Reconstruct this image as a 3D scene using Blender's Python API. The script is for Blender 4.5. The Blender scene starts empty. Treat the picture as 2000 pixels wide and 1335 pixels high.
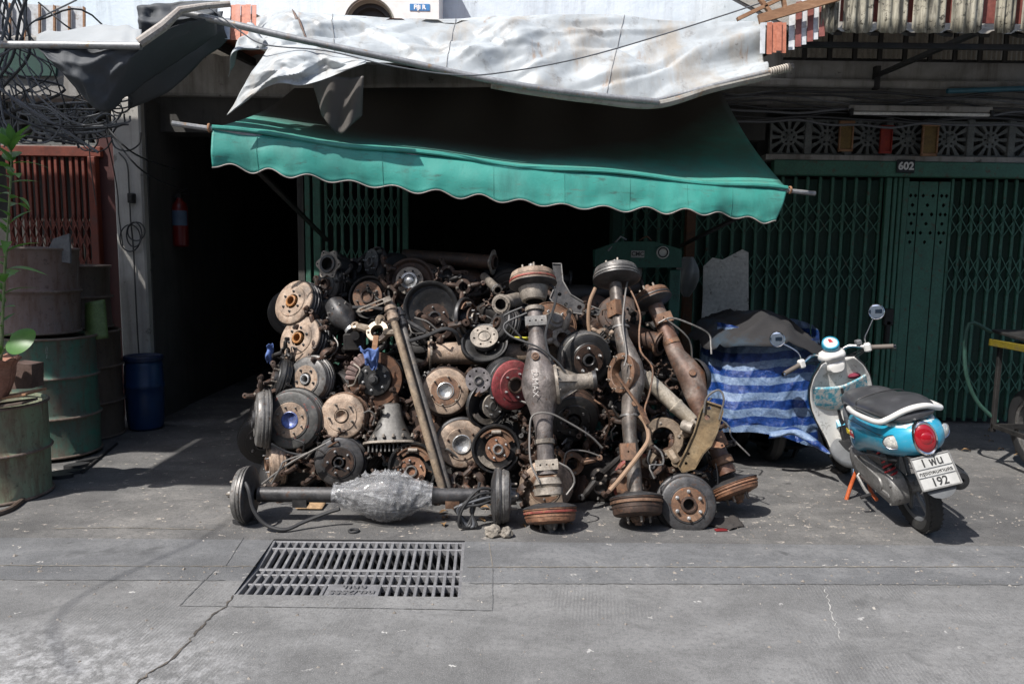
import bpy, bmesh, math, random
from mathutils import Vector, Matrix, noise
from mathutils.geometry import tessellate_polygon
R = math.radians
V = Vector
rnd = random.Random(7)
scene = bpy.context.scene
COL = scene.collection
PI = math.pi

# ------------------------------------------------------------------ camera
FPX = 1450.0                                    # focal length in pixels of the 2000 px wide photograph
CAM_H, TILT, ROLL = 1.55, R(6.69), R(0.8)
cam_data = bpy.data.cameras.new("camera")
cam = bpy.data.objects.new("camera", cam_data)
COL.objects.link(cam)
cam_data.sensor_width = 36.0
cam_data.lens = 36.0 * FPX / 2000.0
cam_data.clip_start, cam_data.clip_end = 0.05, 500.0
CAM_R = (Matrix.Rotation(PI / 2 - TILT, 3, 'X') @ Matrix.Rotation(ROLL, 3, 'Z'))
cam.matrix_world = Matrix.Translation((0, 0, CAM_H)) @ CAM_R.to_4x4()
scene.camera = cam

# ------------------------------------------------------------------ sky, sun, exposure
SUN_TO = V((-0.55, -0.52, 1.0)).normalized()   # direction towards the sun
elev = math.asin(SUN_TO.z)
world = bpy.data.worlds.new("World")
scene.world = world
world.use_nodes = True
wn = world.node_tree
for n in list(wn.nodes):
    wn.nodes.remove(n)
sky = wn.nodes.new('ShaderNodeTexSky')
sky.sky_type = 'NISHITA'
sky.sun_disc = False
sky.sun_elevation = elev
sky.sun_rotation = math.atan2(SUN_TO.x, SUN_TO.y)
sky.dust_density = 2.0
bg = wn.nodes.new('ShaderNodeBackground')
bg.inputs['Strength'].default_value = 0.14
wo = wn.nodes.new('ShaderNodeOutputWorld')
wn.links.new(sky.outputs[0], bg.inputs[0])
wn.links.new(bg.outputs[0], wo.inputs[0])
sl = bpy.data.lights.new("sun", 'SUN')
sl.energy = 5.0
sl.angle = R(0.53)
sl.color = (1.0, 0.965, 0.92)
so = bpy.data.objects.new("sun", sl)
COL.objects.link(so)
so.rotation_euler = SUN_TO.to_track_quat('Z', 'Y').to_euler()
so.location = (-5, -4, 9)
scene.view_settings.view_transform = 'Standard'
scene.view_settings.look = 'None'
scene.view_settings.exposure = 0.44
scene.view_settings.gamma = 1.0
scene.render.engine = 'CYCLES'
scene.cycles.max_bounces = 6
scene.cycles.diffuse_bounces = 3
scene.cycles.glossy_bounces = 3
scene.cycles.transmission_bounces = 4
scene.cycles.use_denoising = True
scene.cycles.sample_clamp_indirect = 4.0

# ------------------------------------------------------------------ where things stand
def ray(px, py):
    d = CAM_R @ V(((px - 1000.0) / FPX, -(py - 667.5) / FPX, -1.0))
    return d
def P(px, py, Y):
    d = ray(px, py)
    return V((0, 0, CAM_H)) + d * (Y / d.y)
def G(px, py, z=0.0):
    d = ray(px, py)
    return V((0, 0, CAM_H)) + d * ((z - CAM_H) / d.z)
VIEW = CAM_R @ V((0, 0, -1))
def mpp(p):
    return (p - V((0, 0, CAM_H))).dot(VIEW) / FPX

# ------------------------------------------------------------------ mesh building
def frame(loc, z, up=(0, 0, 1), roll=0.0):
    z = V(z).normalized()
    up = V(up)
    if abs(z.dot(up.normalized())) > 0.999:
        up = V((0, 1, 0))
    x = up.cross(z).normalized()
    y = z.cross(x)
    m = Matrix((x, y, z)).transposed().to_4x4()
    m = Matrix.Translation(V(loc)) @ m
    return m @ Matrix.Rotation(roll, 4, 'Z') if roll else m
def T(x=0, y=0, z=0): return Matrix.Translation((x, y, z))
def RX(a): return Matrix.Rotation(R(a), 4, 'X')
def RY(a): return Matrix.Rotation(R(a), 4, 'Y')
def RZ(a): return Matrix.Rotation(R(a), 4, 'Z')
def SC(x, y, z): return Matrix.Diagonal((x, y, z, 1))

def circ(r, n, cx=0, cy=0, a0=0.0):
    return [(cx + r * math.cos(a0 + 2 * PI * i / n), cy + r * math.sin(a0 + 2 * PI * i / n)) for i in range(n)]

def catmull(pts, sub=6, closed=False):
    pts = [V(p) for p in pts]
    n = len(pts)
    out = []
    for i in range(n if closed else n - 1):
        if closed:
            p0, p1, p2, p3 = pts[i - 1], pts[i], pts[(i + 1) % n], pts[(i + 2) % n]
        else:
            p1, p2 = pts[i], pts[i + 1]
            p0 = pts[i - 1] if i else p1 * 2 - p2
            p3 = pts[i + 2] if i + 2 < n else p2 * 2 - p1
        for k in range(sub):
            t = k / sub
            out.append(0.5 * ((2 * p1) + (p2 - p0) * t + (2 * p0 - 5 * p1 + 4 * p2 - p3) * t * t
                              + (3 * p1 - p0 - 3 * p2 + p3) * t ** 3))
    if not closed:
        out.append(pts[-1])
    return out

class B:
    def __init__(s):
        s.v, s.f = [], []
    def add(s, vs, fs, M=None):
        o = len(s.v)
        s.v += [tuple(M @ V(p)) for p in vs] if M is not None else [tuple(p) for p in vs]
        s.f += [tuple(i + o for i in f) for f in fs]
        return s
    def box(s, sx, sy, sz, M=None, bev=0.0):
        hx, hy, hz = sx / 2, sy / 2, sz / 2
        b = min(bev, hx * .9, hy * .9, hz * .9)
        if b <= 0:
            vs = [(x, y, z) for x in (-hx, hx) for y in (-hy, hy) for z in (-hz, hz)]
            return s.add(vs, [(0, 1, 3, 2), (4, 6, 7, 5), (0, 4, 5, 1), (2, 3, 7, 6), (0, 2, 6, 4), (1, 5, 7, 3)], M)
        vs, ix = [], {}
        for a in (-1, 1):
            for c in (-1, 1):
                for d in (-1, 1):
                    for k in range(3):
                        p = [a * (hx - b), c * (hy - b), d * (hz - b)]
                        p[k] = (a * hx, c * hy, d * hz)[k]
                        ix[(a, c, d, k)] = len(vs)
                        vs.append(tuple(p))
        fs = []
        def face(keys):
            idx = [ix[k] for k in keys]
            ctr = sum((V(vs[i]) for i in idx), V()) / len(idx)
            nrm = (V(vs[idx[1]]) - V(vs[idx[0]])).cross(V(vs[idx[2]]) - V(vs[idx[0]]))
            fs.append(tuple(idx if nrm.dot(ctr) > 0 else idx[::-1]))
        for sg in (-1, 1):
            face([(sg, -1, -1, 0), (sg, 1, -1, 0), (sg, 1, 1, 0), (sg, -1, 1, 0)])
            face([(-1, sg, -1, 1), (1, sg, -1, 1), (1, sg, 1, 1), (-1, sg, 1, 1)])
            face([(-1, -1, sg, 2), (1, -1, sg, 2), (1, 1, sg, 2), (-1, 1, sg, 2)])
        for a in (-1, 1):
            for c in (-1, 1):
                face([(a, c, -1, 0), (a, c, 1, 0), (a, c, 1, 1), (a, c, -1, 1)])
                face([(a, -1, c, 0), (a, 1, c, 0), (a, 1, c, 2), (a, -1, c, 2)])
                face([(-1, a, c, 1), (1, a, c, 1), (1, a, c, 2), (-1, a, c, 2)])
                for d in (-1, 1):
                    face([(a, c, d, 0), (a, c, d, 1), (a, c, d, 2)])
        return s.add(vs, fs, M)
    def bar(s, a, b, w, h, up=(0, 0, 1), bev=0.0):
        a, b = V(a), V(b)
        return s.box(w, h, (b - a).length, frame((a + b) / 2, b - a, up), bev)
    def lathe(s, prof, n=32, M=None, arc=1.0, a0=0.0):
        vs, fs, rows = [], [], []
        full = arc >= 0.999
        cnt = n if full else n + 1
        for r, z in prof:
            if abs(r) < 1e-6:
                rows.append([len(vs)] * cnt)
                vs.append((0, 0, z))
            else:
                rows.append(list(range(len(vs), len(vs) + cnt)))
                vs += [(r * math.cos(a0 + 2 * PI * arc * i / n), r * math.sin(a0 + 2 * PI * arc * i / n), z) for i in range(cnt)]
        for a, b in zip(rows, rows[1:]):
            for i in range(n):
                j = (i + 1) % cnt
                q = [a[i], a[j], b[j], b[i]]
                u = []
                for k in q:
                    if k not in u:
                        u.append(k)
                if len(u) > 2:
                    fs.append(tuple(u[::-1]))
        return s.add(vs, fs, M)
    def tube(s, pts, r, n=8, closed=False, cap=True, sub=0, M=None):
        pts = catmull(pts, sub, closed) if sub else [V(p) for p in pts]
        m = len(pts)
        rad = (lambda i: r[min(len(r) - 1, int(i * (len(r) - 1) / max(1, m - 1) + .5))]) if isinstance(r, (list, tuple)) else (lambda i: r)
        if isinstance(r, (list, tuple)) and not sub:
            rad = lambda i: r[i]
        vs, fs = [], []
        t0 = (pts[1] - pts[0]).normalized()
        nrm = t0.orthogonal().normalized()
        for i, p in enumerate(pts):
            if closed:
                t = pts[(i + 1) % m] - pts[i - 1]
            else:
                t = pts[min(i + 1, m - 1)] - pts[max(i - 1, 0)]
            t = t.normalized() if t.length > 1e-9 else t0
            nrm = (nrm - t * nrm.dot(t))
            nrm = nrm.normalized() if nrm.length > 1e-9 else t.orthogonal().normalized()
            bn = t.cross(nrm)
            for k in range(n):
                a = 2 * PI * k / n
                vs.append(p + (nrm * math.cos(a) + bn * math.sin(a)) * rad(i))
        for i in range(m if closed else m - 1):
            j = (i + 1) % m
            for k in range(n):
                l = (k + 1) % n
                fs.append((i * n + k, i * n + l, j * n + l, j * n + k))
        if cap and not closed:
            fs.append(tuple(range(n - 1, -1, -1)))
            fs.append(tuple(range((m - 1) * n, m * n)))
        return s.add(vs, fs, M)
    def plate(s, outer, h, M=None, holes=()):
        """outline in XY (with holes) extruded from z=0 to z=h"""
        loops = [list(outer)] + [list(q) for q in holes]
        flat = [p for l in loops for p in l]
        tris = tessellate_polygon([[V((p[0], p[1], 0)) for p in l] for l in loops])
        k = len(flat)
        vs = [(p[0], p[1], 0) for p in flat] + [(p[0], p[1], h) for p in flat]
        fs = []
        for t in tris:
            a, b, c = (V((flat[i][0], flat[i][1], 0)) for i in t)
            t = t if (b - a).cross(c - a).z * h > 0 else t[::-1]
            fs.append(tuple(i + k for i in t))
            fs.append(tuple(i for i in t[::-1]))
        o = 0
        for li, l in enumerate(loops):
            area = sum(l[i][0] * l[(i + 1) % len(l)][1] - l[(i + 1) % len(l)][0] * l[i][1] for i in range(len(l)))
            ccw = (area > 0) == (li == 0)
            for i in range(len(l)):
                j = (i + 1) % len(l)
                q = (o + i, o + j, o + j + k, o + i + k)
                fs.append(q if ccw == (h > 0) else q[::-1])
            o += len(l)
        return s.add(vs, fs, M)
    def loft(s, rings, cap=True, closed=True, M=None):
        n = len(rings[0])
        vs = [p for r in rings for p in r]
        fs = []
        for i in range(len(rings) - 1):
            for k in range(n if closed else n - 1):
                l = (k + 1) % n
                fs.append((i * n + k, i * n + l, (i + 1) * n + l, (i + 1) * n + k))
        if cap and closed:
            fs.append(tuple(range(n - 1, -1, -1)))
            fs.append(tuple(range((len(rings) - 1) * n, len(rings) * n)))
        return s.add(vs, fs, M)
    def grid(s, fn, nu, nv, M=None):
        vs = [fn(i / nu, j / nv) for j in range(nv + 1) for i in range(nu + 1)]
        fs = [(j * (nu + 1) + i, j * (nu + 1) + i + 1, (j + 1) * (nu + 1) + i + 1, (j + 1) * (nu + 1) + i)
              for j in range(nv) for i in range(nu)]
        return s.add(vs, fs, M)
    def sphere(s, r, M=None, n=16, m=8):
        return s.lathe([(r * math.sin(PI * i / m), -r * math.cos(PI * i / m)) for i in range(m + 1)][::-1], n, M)
    def mesh(s, name, smooth=35, fix=False):
        me = bpy.data.meshes.new(name)
        me.from_pydata(s.v, [], s.f)
        if fix:
            bm = bmesh.new(); bm.from_mesh(me)
            bmesh.ops.recalc_face_normals(bm, faces=bm.faces)
            bm.to_mesh(me); bm.free()
        me.update()
        if smooth:
            me.polygons.foreach_set('use_smooth', [True] * len(me.polygons))
            me.set_sharp_from_angle(angle=R(smooth))
        return me

def link(name, me, mat, parent=None, M=None):
    o = bpy.data.objects.new(name, me)
    COL.objects.link(o)
    if mat is not None and len(me.materials) == 0:
        me.materials.append(mat)
    if parent is not None:
        o.parent = parent
    if M is not None:
        o.matrix_local = M
    return o
def obj(name, b, mat, parent=None, smooth=35, M=None, fix=True):
    return link(name, b.mesh(name, smooth, fix), mat, parent, M)
def tag(o, label=None, cat=None, group=None, kind=None):
    if label: o['label'] = label
    if cat: o['category'] = cat
    if group: o['group'] = group
    if kind: o['kind'] = kind
    return o
def thing(name, label, cat, M=None, group=None):
    o = bpy.data.objects.new(name, None)
    COL.objects.link(o)
    o.empty_display_size = 0.1
    if M is not None:
        o.matrix_world = M
    return tag(o, label, cat, group)
def solidify(o, t, off=0.0):
    m = o.modifiers.new('thickness', 'SOLIDIFY')
    m.thickness = t
    m.offset = off
    return o
def text_mesh(body, size, depth=0.001, align='CENTER', bold=0.0):
    cu = bpy.data.curves.new('lettering', 'FONT')
    cu.body = body
    cu.size = size
    cu.extrude = depth
    cu.offset = bold
    cu.align_x = align
    cu.align_y = 'CENTER'
    cu.resolution_u = 3
    o = bpy.data.objects.new('lettering', cu)
    COL.objects.link(o)
    dg = bpy.context.evaluated_depsgraph_get()
    me = bpy.data.meshes.new_from_object(o.evaluated_get(dg))
    bpy.data.objects.remove(o)
    return me

# ------------------------------------------------------------------ materials
def srgb(r, g, b):
    f = lambda c: (c / 255 / 12.92) if c / 255 <= 0.04045 else ((c / 255 + 0.055) / 1.055) ** 2.4
    return (f(r), f(g), f(b))
MATS = {}
class NT:
    def __init__(s, name):
        s.m = bpy.data.materials.new(name)
        s.m.use_nodes = True
        s.t = s.m.node_tree
        s.bsdf = s.t.nodes['Principled BSDF']
        s.out = s.t.nodes['Material Output']
        MATS[name] = s.m
    def n(s, kind, **kw):
        nd = s.t.nodes.new(kind)
        for k, v in kw.items():
            setattr(nd, k, v)
        return nd
    def l(s, a, b): s.t.links.new(a, b)
    def coord(s, scale=(1, 1, 1), rand=True):
        tc = s.n('ShaderNodeTexCoord')
        mp = s.n('ShaderNodeMapping')
        mp.inputs['Scale'].default_value = scale
        s.l(tc.outputs['Object'], mp.inputs['Vector'])
        if rand:
            oi = s.n('ShaderNodeObjectInfo')
            ma = s.n('ShaderNodeMath', operation='MULTIPLY')
            ma.inputs[1].default_value = 37.0
            s.l(oi.outputs['Random'], ma.inputs[0])
            cb = s.n('ShaderNodeCombineXYZ')
            for i in range(3):
                s.l(ma.outputs[0], cb.inputs[i])
            s.l(cb.outputs[0], mp.inputs['Location'])
        return mp.outputs[0]
    def noise(s, co, scale, detail=6, rough=0.6, dist=0.0):
        nz = s.n('ShaderNodeTexNoise')
        nz.inputs['Scale'].default_value = scale
        nz.inputs['Detail'].default_value = detail
        nz.inputs['Roughness'].default_value = rough
        nz.inputs['Distortion'].default_value = dist
        s.l(co, nz.inputs['Vector'])
        return nz.outputs['Fac']
    def ramp(s, fac, stops, mode='LINEAR'):
        r = s.n('ShaderNodeValToRGB')
        r.color_ramp.interpolation = mode
        el = r.color_ramp.elements
        while len(el) < len(stops):
            el.new(0.5)
        for e, (p, c) in zip(el, stops):
            e.position = p
            c = c if isinstance(c, (tuple, list)) else (c, c, c)
            e.color = (*c[:3], 1)
        s.l(fac, r.inputs[0])
        return r.outputs[0]
    def mix(s, fac, a, b, mode='MIX'):
        m = s.n('ShaderNodeMix', data_type='RGBA', blend_type=mode)
        for sock, v in ((m.inputs[0], fac), (m.inputs[6], a), (m.inputs[7], b)):
            if hasattr(v, 'links') or hasattr(v, 'is_linked'):
                s.l(v, sock)
            elif isinstance(v, (int, float)):
                sock.default_value = v
            else:
                sock.default_value = (*v[:3], 1)
        return m.outputs[2]
    def math(s, op, a, b=0.0):
        m = s.n('ShaderNodeMath', operation=op)
        for i, v in enumerate((a, b)):
            if isinstance(v, (int, float)):
                m.inputs[i].default_value = v
            else:
                s.l(v, m.inputs[i])
        return m.outputs[0]
    def bump(s, h, strength=0.3, dist=0.002):
        b = s.n('ShaderNodeBump')
        b.inputs['Strength'].default_value = strength
        b.inputs['Distance'].default_value = dist
        s.l(h, b.inputs['Height'])
        s.l(b.outputs[0], s.bsdf.inputs['Normal'])
        return s
    def set(s, **kw):
        for k, v in kw.items():
            k = k.replace('_', ' ')
            sock = s.bsdf.inputs[k]
            if hasattr(v, 'is_linked'):
                s.l(v, sock)
            elif isinstance(v, (tuple, list)) and len(v) == 3:
                sock.default_value = (*v, 1)
            else:
                sock.default_value = v
        return s

def mat_worn(name, cols, scale=9, metallic=0.35, rough=(0.45, 0.8), bump=0.4, speck=None, stretch=(1, 1, 1), grime=0.0):
    """blotchy worn surface: colours spread over a noise ramp, optional specks of a further colour"""
    m = NT(name)
    co = m.coord(stretch)
    a = m.noise(co, scale, 8, 0.65, 0.4)
    k = len(cols)
    stops = [(0.28 + 0.44 * i / max(1, k - 1), c) for i, c in enumerate(cols)]
    c = m.ramp(a, stops)
    f = m.noise(co, scale * 9, 5, 0.6)
    c = m.mix(m.ramp(f, [(0.35, 0.0), (0.75, 0.55)]), c, tuple(x * 0.45 for x in cols[0]))
    if speck:
        sp = m.noise(co, scale * 3.1, 6, 0.7)
        c = m.mix(m.ramp(sp, [(0.58, 0.0), (0.66, 0.9)]), c, speck)
    if grime:
        gz = m.noise(co, scale * 0.55, 7, 0.72, 0.8)
        c = m.mix(m.ramp(gz, [(0.44, 0.0), (0.62, grime)]), c, (0.012, 0.011, 0.010))
    m.set(Base_Color=c, Metallic=metallic)
    m.l(m.ramp(a, [(0.3, rough[0]), (0.7, rough[1])]), m.bsdf.inputs['Roughness'])
    m.bump(m.math('ADD', m.math('MULTIPLY', f, 0.6), a), bump, 0.0025)
    return m.m
def mat_flat(name, col, rough=0.5, metallic=0.0, var=0.12, scale=14, coat=0.0):
    m = NT(name)
    a = m.noise(m.coord(), scale, 5, 0.6)
    c = m.mix(m.ramp(a, [(0.3, 0.0), (0.7, 1.0)]), tuple(x * (1 - var * 1.6) for x in col), tuple(min(1, x * (1 + var)) for x in col))
    m.set(Base_Color=c, Roughness=rough, Metallic=metallic)
    if coat:
        m.set(Coat_Weight=coat, Coat_Roughness=0.08)
    m.bump(a, 0.08, 0.002)
    return m.m
# ================================================================== materials of the setting
def make_ground(name, c1, c2, c3, broom=0.0, speck=0.0, speckcol=(0.5, 0.46, 0.4), rough=0.85, pale=0.0):
    m = NT(name)
    co = m.coord((1, 1, 1), False)
    a = m.noise(co, 0.8, 9, 0.68, 0.6)
    b = m.noise(co, 3.1, 9, 0.75, 0.4)
    f = m.noise(co, 46, 6, 0.72)
    g = m.noise(co, 210, 3, 0.6)
    mp = m.n('ShaderNodeMapping'); mp.inputs['Scale'].default_value = (0.35, 1.6, 1)
    m.l(co, mp.inputs[0])
    t = m.noise(mp.outputs[0], 1.4, 8, 0.7, 0.5)                     # wear drawn out along the street
    c = m.ramp(a, [(0.32, c1), (0.5, c2), (0.66, c3)])
    c = m.mix(m.ramp(t, [(0.40, 0.55), (0.56, 0.0)]), c, tuple(x * 0.6 for x in c1))
    c = m.mix(m.ramp(b, [(0.36, 0.6), (0.55, 0.0)]), c, tuple(x * 0.55 for x in c1))
    c = m.mix(m.ramp(b, [(0.56, 0.0), (0.74, 0.45)]), c, tuple(min(1, x * 1.35) for x in c3))
    c = m.mix(m.ramp(f, [(0.34, 0.6), (0.52, 0.0)]), c, tuple(x * 0.5 for x in c1))
    c = m.mix(m.ramp(g, [(0.5, 0.0), (0.72, 0.5)]), c, tuple(min(1, x * 1.6) for x in c3))
    st = m.noise(co, 2.3, 6, 0.6, 1.6)
    c = m.mix(m.ramp(st, [(0.60, 0.0), (0.70, 0.55)]), c, tuple(x * 0.38 for x in c2))
    if pale:
        sp_ = m.n('ShaderNodeSeparateXYZ'); m.l(co, sp_.inputs[0])
        dx = m.math('MULTIPLY', m.math('ADD', sp_.outputs[0], 1.75), 0.9)
        dy = m.math('MULTIPLY', m.math('SUBTRACT', sp_.outputs[1], 2.55), 2.0)
        dd = m.math('ADD', m.math('MULTIPLY', dx, dx), m.math('MULTIPLY', dy, dy))
        pt = m.math('MULTIPLY', m.ramp(dd, [(0.0, 1.0), (0.8, 0.0)]), m.ramp(m.noise(co, 13, 8, 0.8), [(0.46, 0.0), (0.6, pale)]))
        c = m.mix(pt, c, (0.5, 0.5, 0.5))
    vo2 = m.n('ShaderNodeTexVoronoi'); vo2.inputs['Scale'].default_value = 3.3
    wz2 = m.n('ShaderNodeTexNoise'); wz2.inputs['Scale'].default_value = 14
    m.l(co, wz2.inputs['Vector'])
    av2 = m.n('ShaderNodeVectorMath', operation='MULTIPLY_ADD')
    m.l(wz2.outputs['Color'], av2.inputs[0]); av2.inputs[1].default_value = (0.12, 0.12, 0); m.l(co, av2.inputs[2])
    m.l(av2.outputs[0], vo2.inputs['Vector'])
    pk2 = m.n('ShaderNodeSeparateColor'); m.l(vo2.outputs['Color'], pk2.inputs[0])
    oil = m.math('MULTIPLY', m.ramp(vo2.outputs['Distance'], [(0.05, 0.6), (0.11, 0.0)]), m.math('GREATER_THAN', pk2.outputs[1], 0.55))
    c = m.mix(oil, c, tuple(x * 0.3 for x in c1))
    h = m.math('ADD', m.math('MULTIPLY', f, 0.8), m.math('MULTIPLY', g, 0.6))
    if speck:
        vo = m.n('ShaderNodeTexVoronoi')
        vo.inputs['Scale'].default_value = 24
        mp2 = m.n('ShaderNodeMapping'); mp2.inputs['Scale'].default_value = (0.55, 1.0, 1)
        m.l(co, mp2.inputs[0])
        wz = m.n('ShaderNodeTexNoise'); wz.inputs['Scale'].default_value = 40
        m.l(co, wz.inputs['Vector'])
        av = m.n('ShaderNodeVectorMath', operation='MULTIPLY_ADD')
        m.l(wz.outputs['Color'], av.inputs[0]); av.inputs[1].default_value = (0.06, 0.06, 0); m.l(mp2.outputs[0], av.inputs[2])
        m.l(av.outputs[0], vo.inputs['Vector'])
        near = m.ramp(vo.outputs['Distance'], [(0.12, 1.0), (0.2, 0.0)])
        pick = m.n('ShaderNodeSeparateColor'); m.l(vo.outputs['Color'], pick.inputs[0])
        on_ = m.math('GREATER_THAN', pick.outputs[0], 1.0 - speck)
        patch = m.ramp(m.noise(co, 1.3, 3), [(0.36, 0.45), (0.54, 1.0)])
        k = m.math('MULTIPLY', m.math('MULTIPLY', near, on_), patch)
        c = m.mix(k, c, speckcol)
    if broom:
        wv = m.n('ShaderNodeTexWave')
        wv.wave_type = 'BANDS'; wv.bands_direction = 'X'
        wv.inputs['Scale'].default_value = 19
        wv.inputs['Distortion'].default_value = 2.2
        wv.inputs['Detail'].default_value = 4
        wv.inputs['Detail Scale'].default_value = 1.4
        mr = m.n('ShaderNodeMapping'); mr.inputs['Rotation'].default_value = (0, 0, 0.12); m.l(co, mr.inputs[0])
        m.l(mr.outputs[0], wv.inputs['Vector'])
        where = m.ramp(m.noise(co, 0.9, 5, 0.65), [(0.50, 0.0), (0.64, 1.0)])
        ln = m.math('MULTIPLY', m.math('MULTIPLY', wv.outputs['Fac'], where), m.ramp(f, [(0.4, 0.2), (0.6, 1.0)]))
        h = m.math('ADD', h, m.math('MULTIPLY', ln, broom))
        c = m.mix(m.math('MULTIPLY', ln, 0.25), c, tuple(x * 0.55 for x in c1))
    m.set(Base_Color=c, Roughness=rough)
    m.bump(h, 0.6, 0.005)
    return m.m
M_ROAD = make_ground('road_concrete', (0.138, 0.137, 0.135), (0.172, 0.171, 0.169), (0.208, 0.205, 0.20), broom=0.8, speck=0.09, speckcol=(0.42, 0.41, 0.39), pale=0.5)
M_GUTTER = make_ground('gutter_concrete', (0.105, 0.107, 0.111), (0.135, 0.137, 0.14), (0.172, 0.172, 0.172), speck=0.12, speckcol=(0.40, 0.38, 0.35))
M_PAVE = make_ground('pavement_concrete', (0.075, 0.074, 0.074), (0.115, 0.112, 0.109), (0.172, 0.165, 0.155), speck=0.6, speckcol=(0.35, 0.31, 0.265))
M_CRACK = mat_worn('crack_dirt', [(0.03, 0.027, 0.024), (0.07, 0.06, 0.05), (0.2, 0.17, 0.14)], 30, 0, (0.9, 1), 0.6)
M_PIT = mat_flat('pit_dark_concrete', (0.02, 0.02, 0.022), 0.9)
M_IRON = mat_worn('cast_iron', [(0.15, 0.15, 0.158), (0.21, 0.21, 0.218), (0.27, 0.27, 0.275)], 12, 0.2, (0.45, 0.65), 0.3)

def plaster(name, cols, stain, stain_amt=0.6, scale=1.6):
    m = NT(name)
    co = m.coord((1, 1, 1), False)
    a = m.noise(co, scale, 8, 0.65, 0.3)
    c = m.ramp(a, [(0.3, cols[0]), (0.52, cols[1]), (0.75, cols[2])])
    mp = m.n('ShaderNodeMapping'); mp.inputs['Scale'].default_value = (5, 5, 0.45)
    m.l(co, mp.inputs[0])
    st = m.noise(mp.outputs[0], 1.6, 7, 0.7)
    c = m.mix(m.ramp(st, [(0.5, 0.0), (0.72, stain_amt)]), c, stain)
    pk = m.noise(co, 7, 7, 0.75)
    c = m.mix(m.ramp(pk, [(0.62, 0.0), (0.68, stain_amt)]), c, tuple(x * 0.6 for x in stain))
    m.set(Base_Color=c, Roughness=0.9)
    m.bump(m.math('ADD', pk, m.noise(co, 30, 4)), 0.4, 0.006)
    return m.m
M_WALLUP = plaster('pale_blue_plaster', [(0.52, 0.60, 0.66), (0.62, 0.69, 0.74), (0.72, 0.77, 0.80)], (0.3, 0.33, 0.35), 0.55)
M_BEAM = plaster('dirty_concrete_beam', [(0.16, 0.15, 0.135), (0.26, 0.25, 0.235), (0.36, 0.345, 0.32)], (0.075, 0.06, 0.045), 0.8, 2.5)
M_PILLAR = plaster('grimy_cream_plaster', [(0.28, 0.27, 0.25), (0.37, 0.355, 0.325), (0.44, 0.425, 0.39)], (0.08, 0.07, 0.055), 0.6, 2.2)
M_INTERIOR = plaster('dark_interior_wall', [(0.035, 0.034, 0.032), (0.055, 0.053, 0.049), (0.075, 0.071, 0.064)], (0.018, 0.017, 0.016), 0.7)  # very dark plaster on interior and recess walls
M_VENT = mat_worn('vent_block_cement', [(0.09, 0.10, 0.095), (0.15, 0.16, 0.155), (0.20, 0.21, 0.20)], 8, 0, (0.85, 0.95), 0.5)
M_GATE = mat_worn('green_gate_paint', [(0.028, 0.10, 0.068), (0.044, 0.145, 0.10), (0.058, 0.175, 0.125)], 6, 0.0, (0.45, 0.7), 0.25, speck=(0.07, 0.05, 0.034))
M_GATE_D = mat_worn('dark_green_gate_sheet', [(0.010, 0.040, 0.029), (0.015, 0.056, 0.040), (0.02, 0.068, 0.05)], 5, 0.0, (0.55, 0.8), 0.25)
M_ORANGE = mat_worn('orange_red_gate_paint', [(0.09, 0.017, 0.008), (0.15, 0.027, 0.011), (0.19, 0.037, 0.015)], 6, 0.0, (0.5, 0.75), 0.25, speck=(0.08, 0.03, 0.02))
M_MAROON = mat_flat('maroon_paint', (0.05, 0.010, 0.008), 0.6)
M_BLACKSTEEL = mat_worn('black_steel', [(0.010, 0.010, 0.010), (0.02, 0.019, 0.018), (0.035, 0.03, 0.027)], 9, 0.2, (0.5, 0.8), 0.3)
M_PIPE = mat_worn('galvanised_pipe', [(0.24, 0.245, 0.25), (0.31, 0.315, 0.32), (0.38, 0.38, 0.38)], 7, 0.45, (0.35, 0.55), 0.2, speck=(0.3, 0.2, 0.12))
M_CABLE = mat_flat('cable_black', (0.02, 0.021, 0.024), 0.45)
M_CABLE_G = mat_flat('cable_grey', (0.10, 0.105, 0.115), 0.5)
M_WHITE = mat_worn('dirty_white_plastic', [(0.5, 0.5, 0.48), (0.66, 0.66, 0.63), (0.75, 0.75, 0.72)], 5, 0, (0.4, 0.6), 0.1)
M_REDSHEET = mat_worn('red_roof_sheet', [(0.17, 0.045, 0.038), (0.25, 0.08, 0.065), (0.33, 0.15, 0.12)], 6, 0.0, (0.5, 0.75), 0.2)
M_ORSHEET = mat_worn('faded_orange_sheet', [(0.36, 0.11, 0.06), (0.48, 0.17, 0.10), (0.55, 0.24, 0.16)], 6, 0.0, (0.55, 0.75), 0.2, speck=(0.2, 0.06, 0.04))
M_WOOD = mat_worn('weathered_timber', [(0.20, 0.10, 0.05), (0.32, 0.17, 0.09), (0.42, 0.25, 0.15)], 5, 0, (0.7, 0.9), 0.4, stretch=(1, 1, 8))
M_GREYSHEET = mat_worn('pale_siding', [(0.48, 0.5, 0.52), (0.58, 0.6, 0.62), (0.66, 0.68, 0.69)], 3, 0.0, (0.5, 0.7), 0.15, speck=(0.34, 0.3, 0.27))

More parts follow.
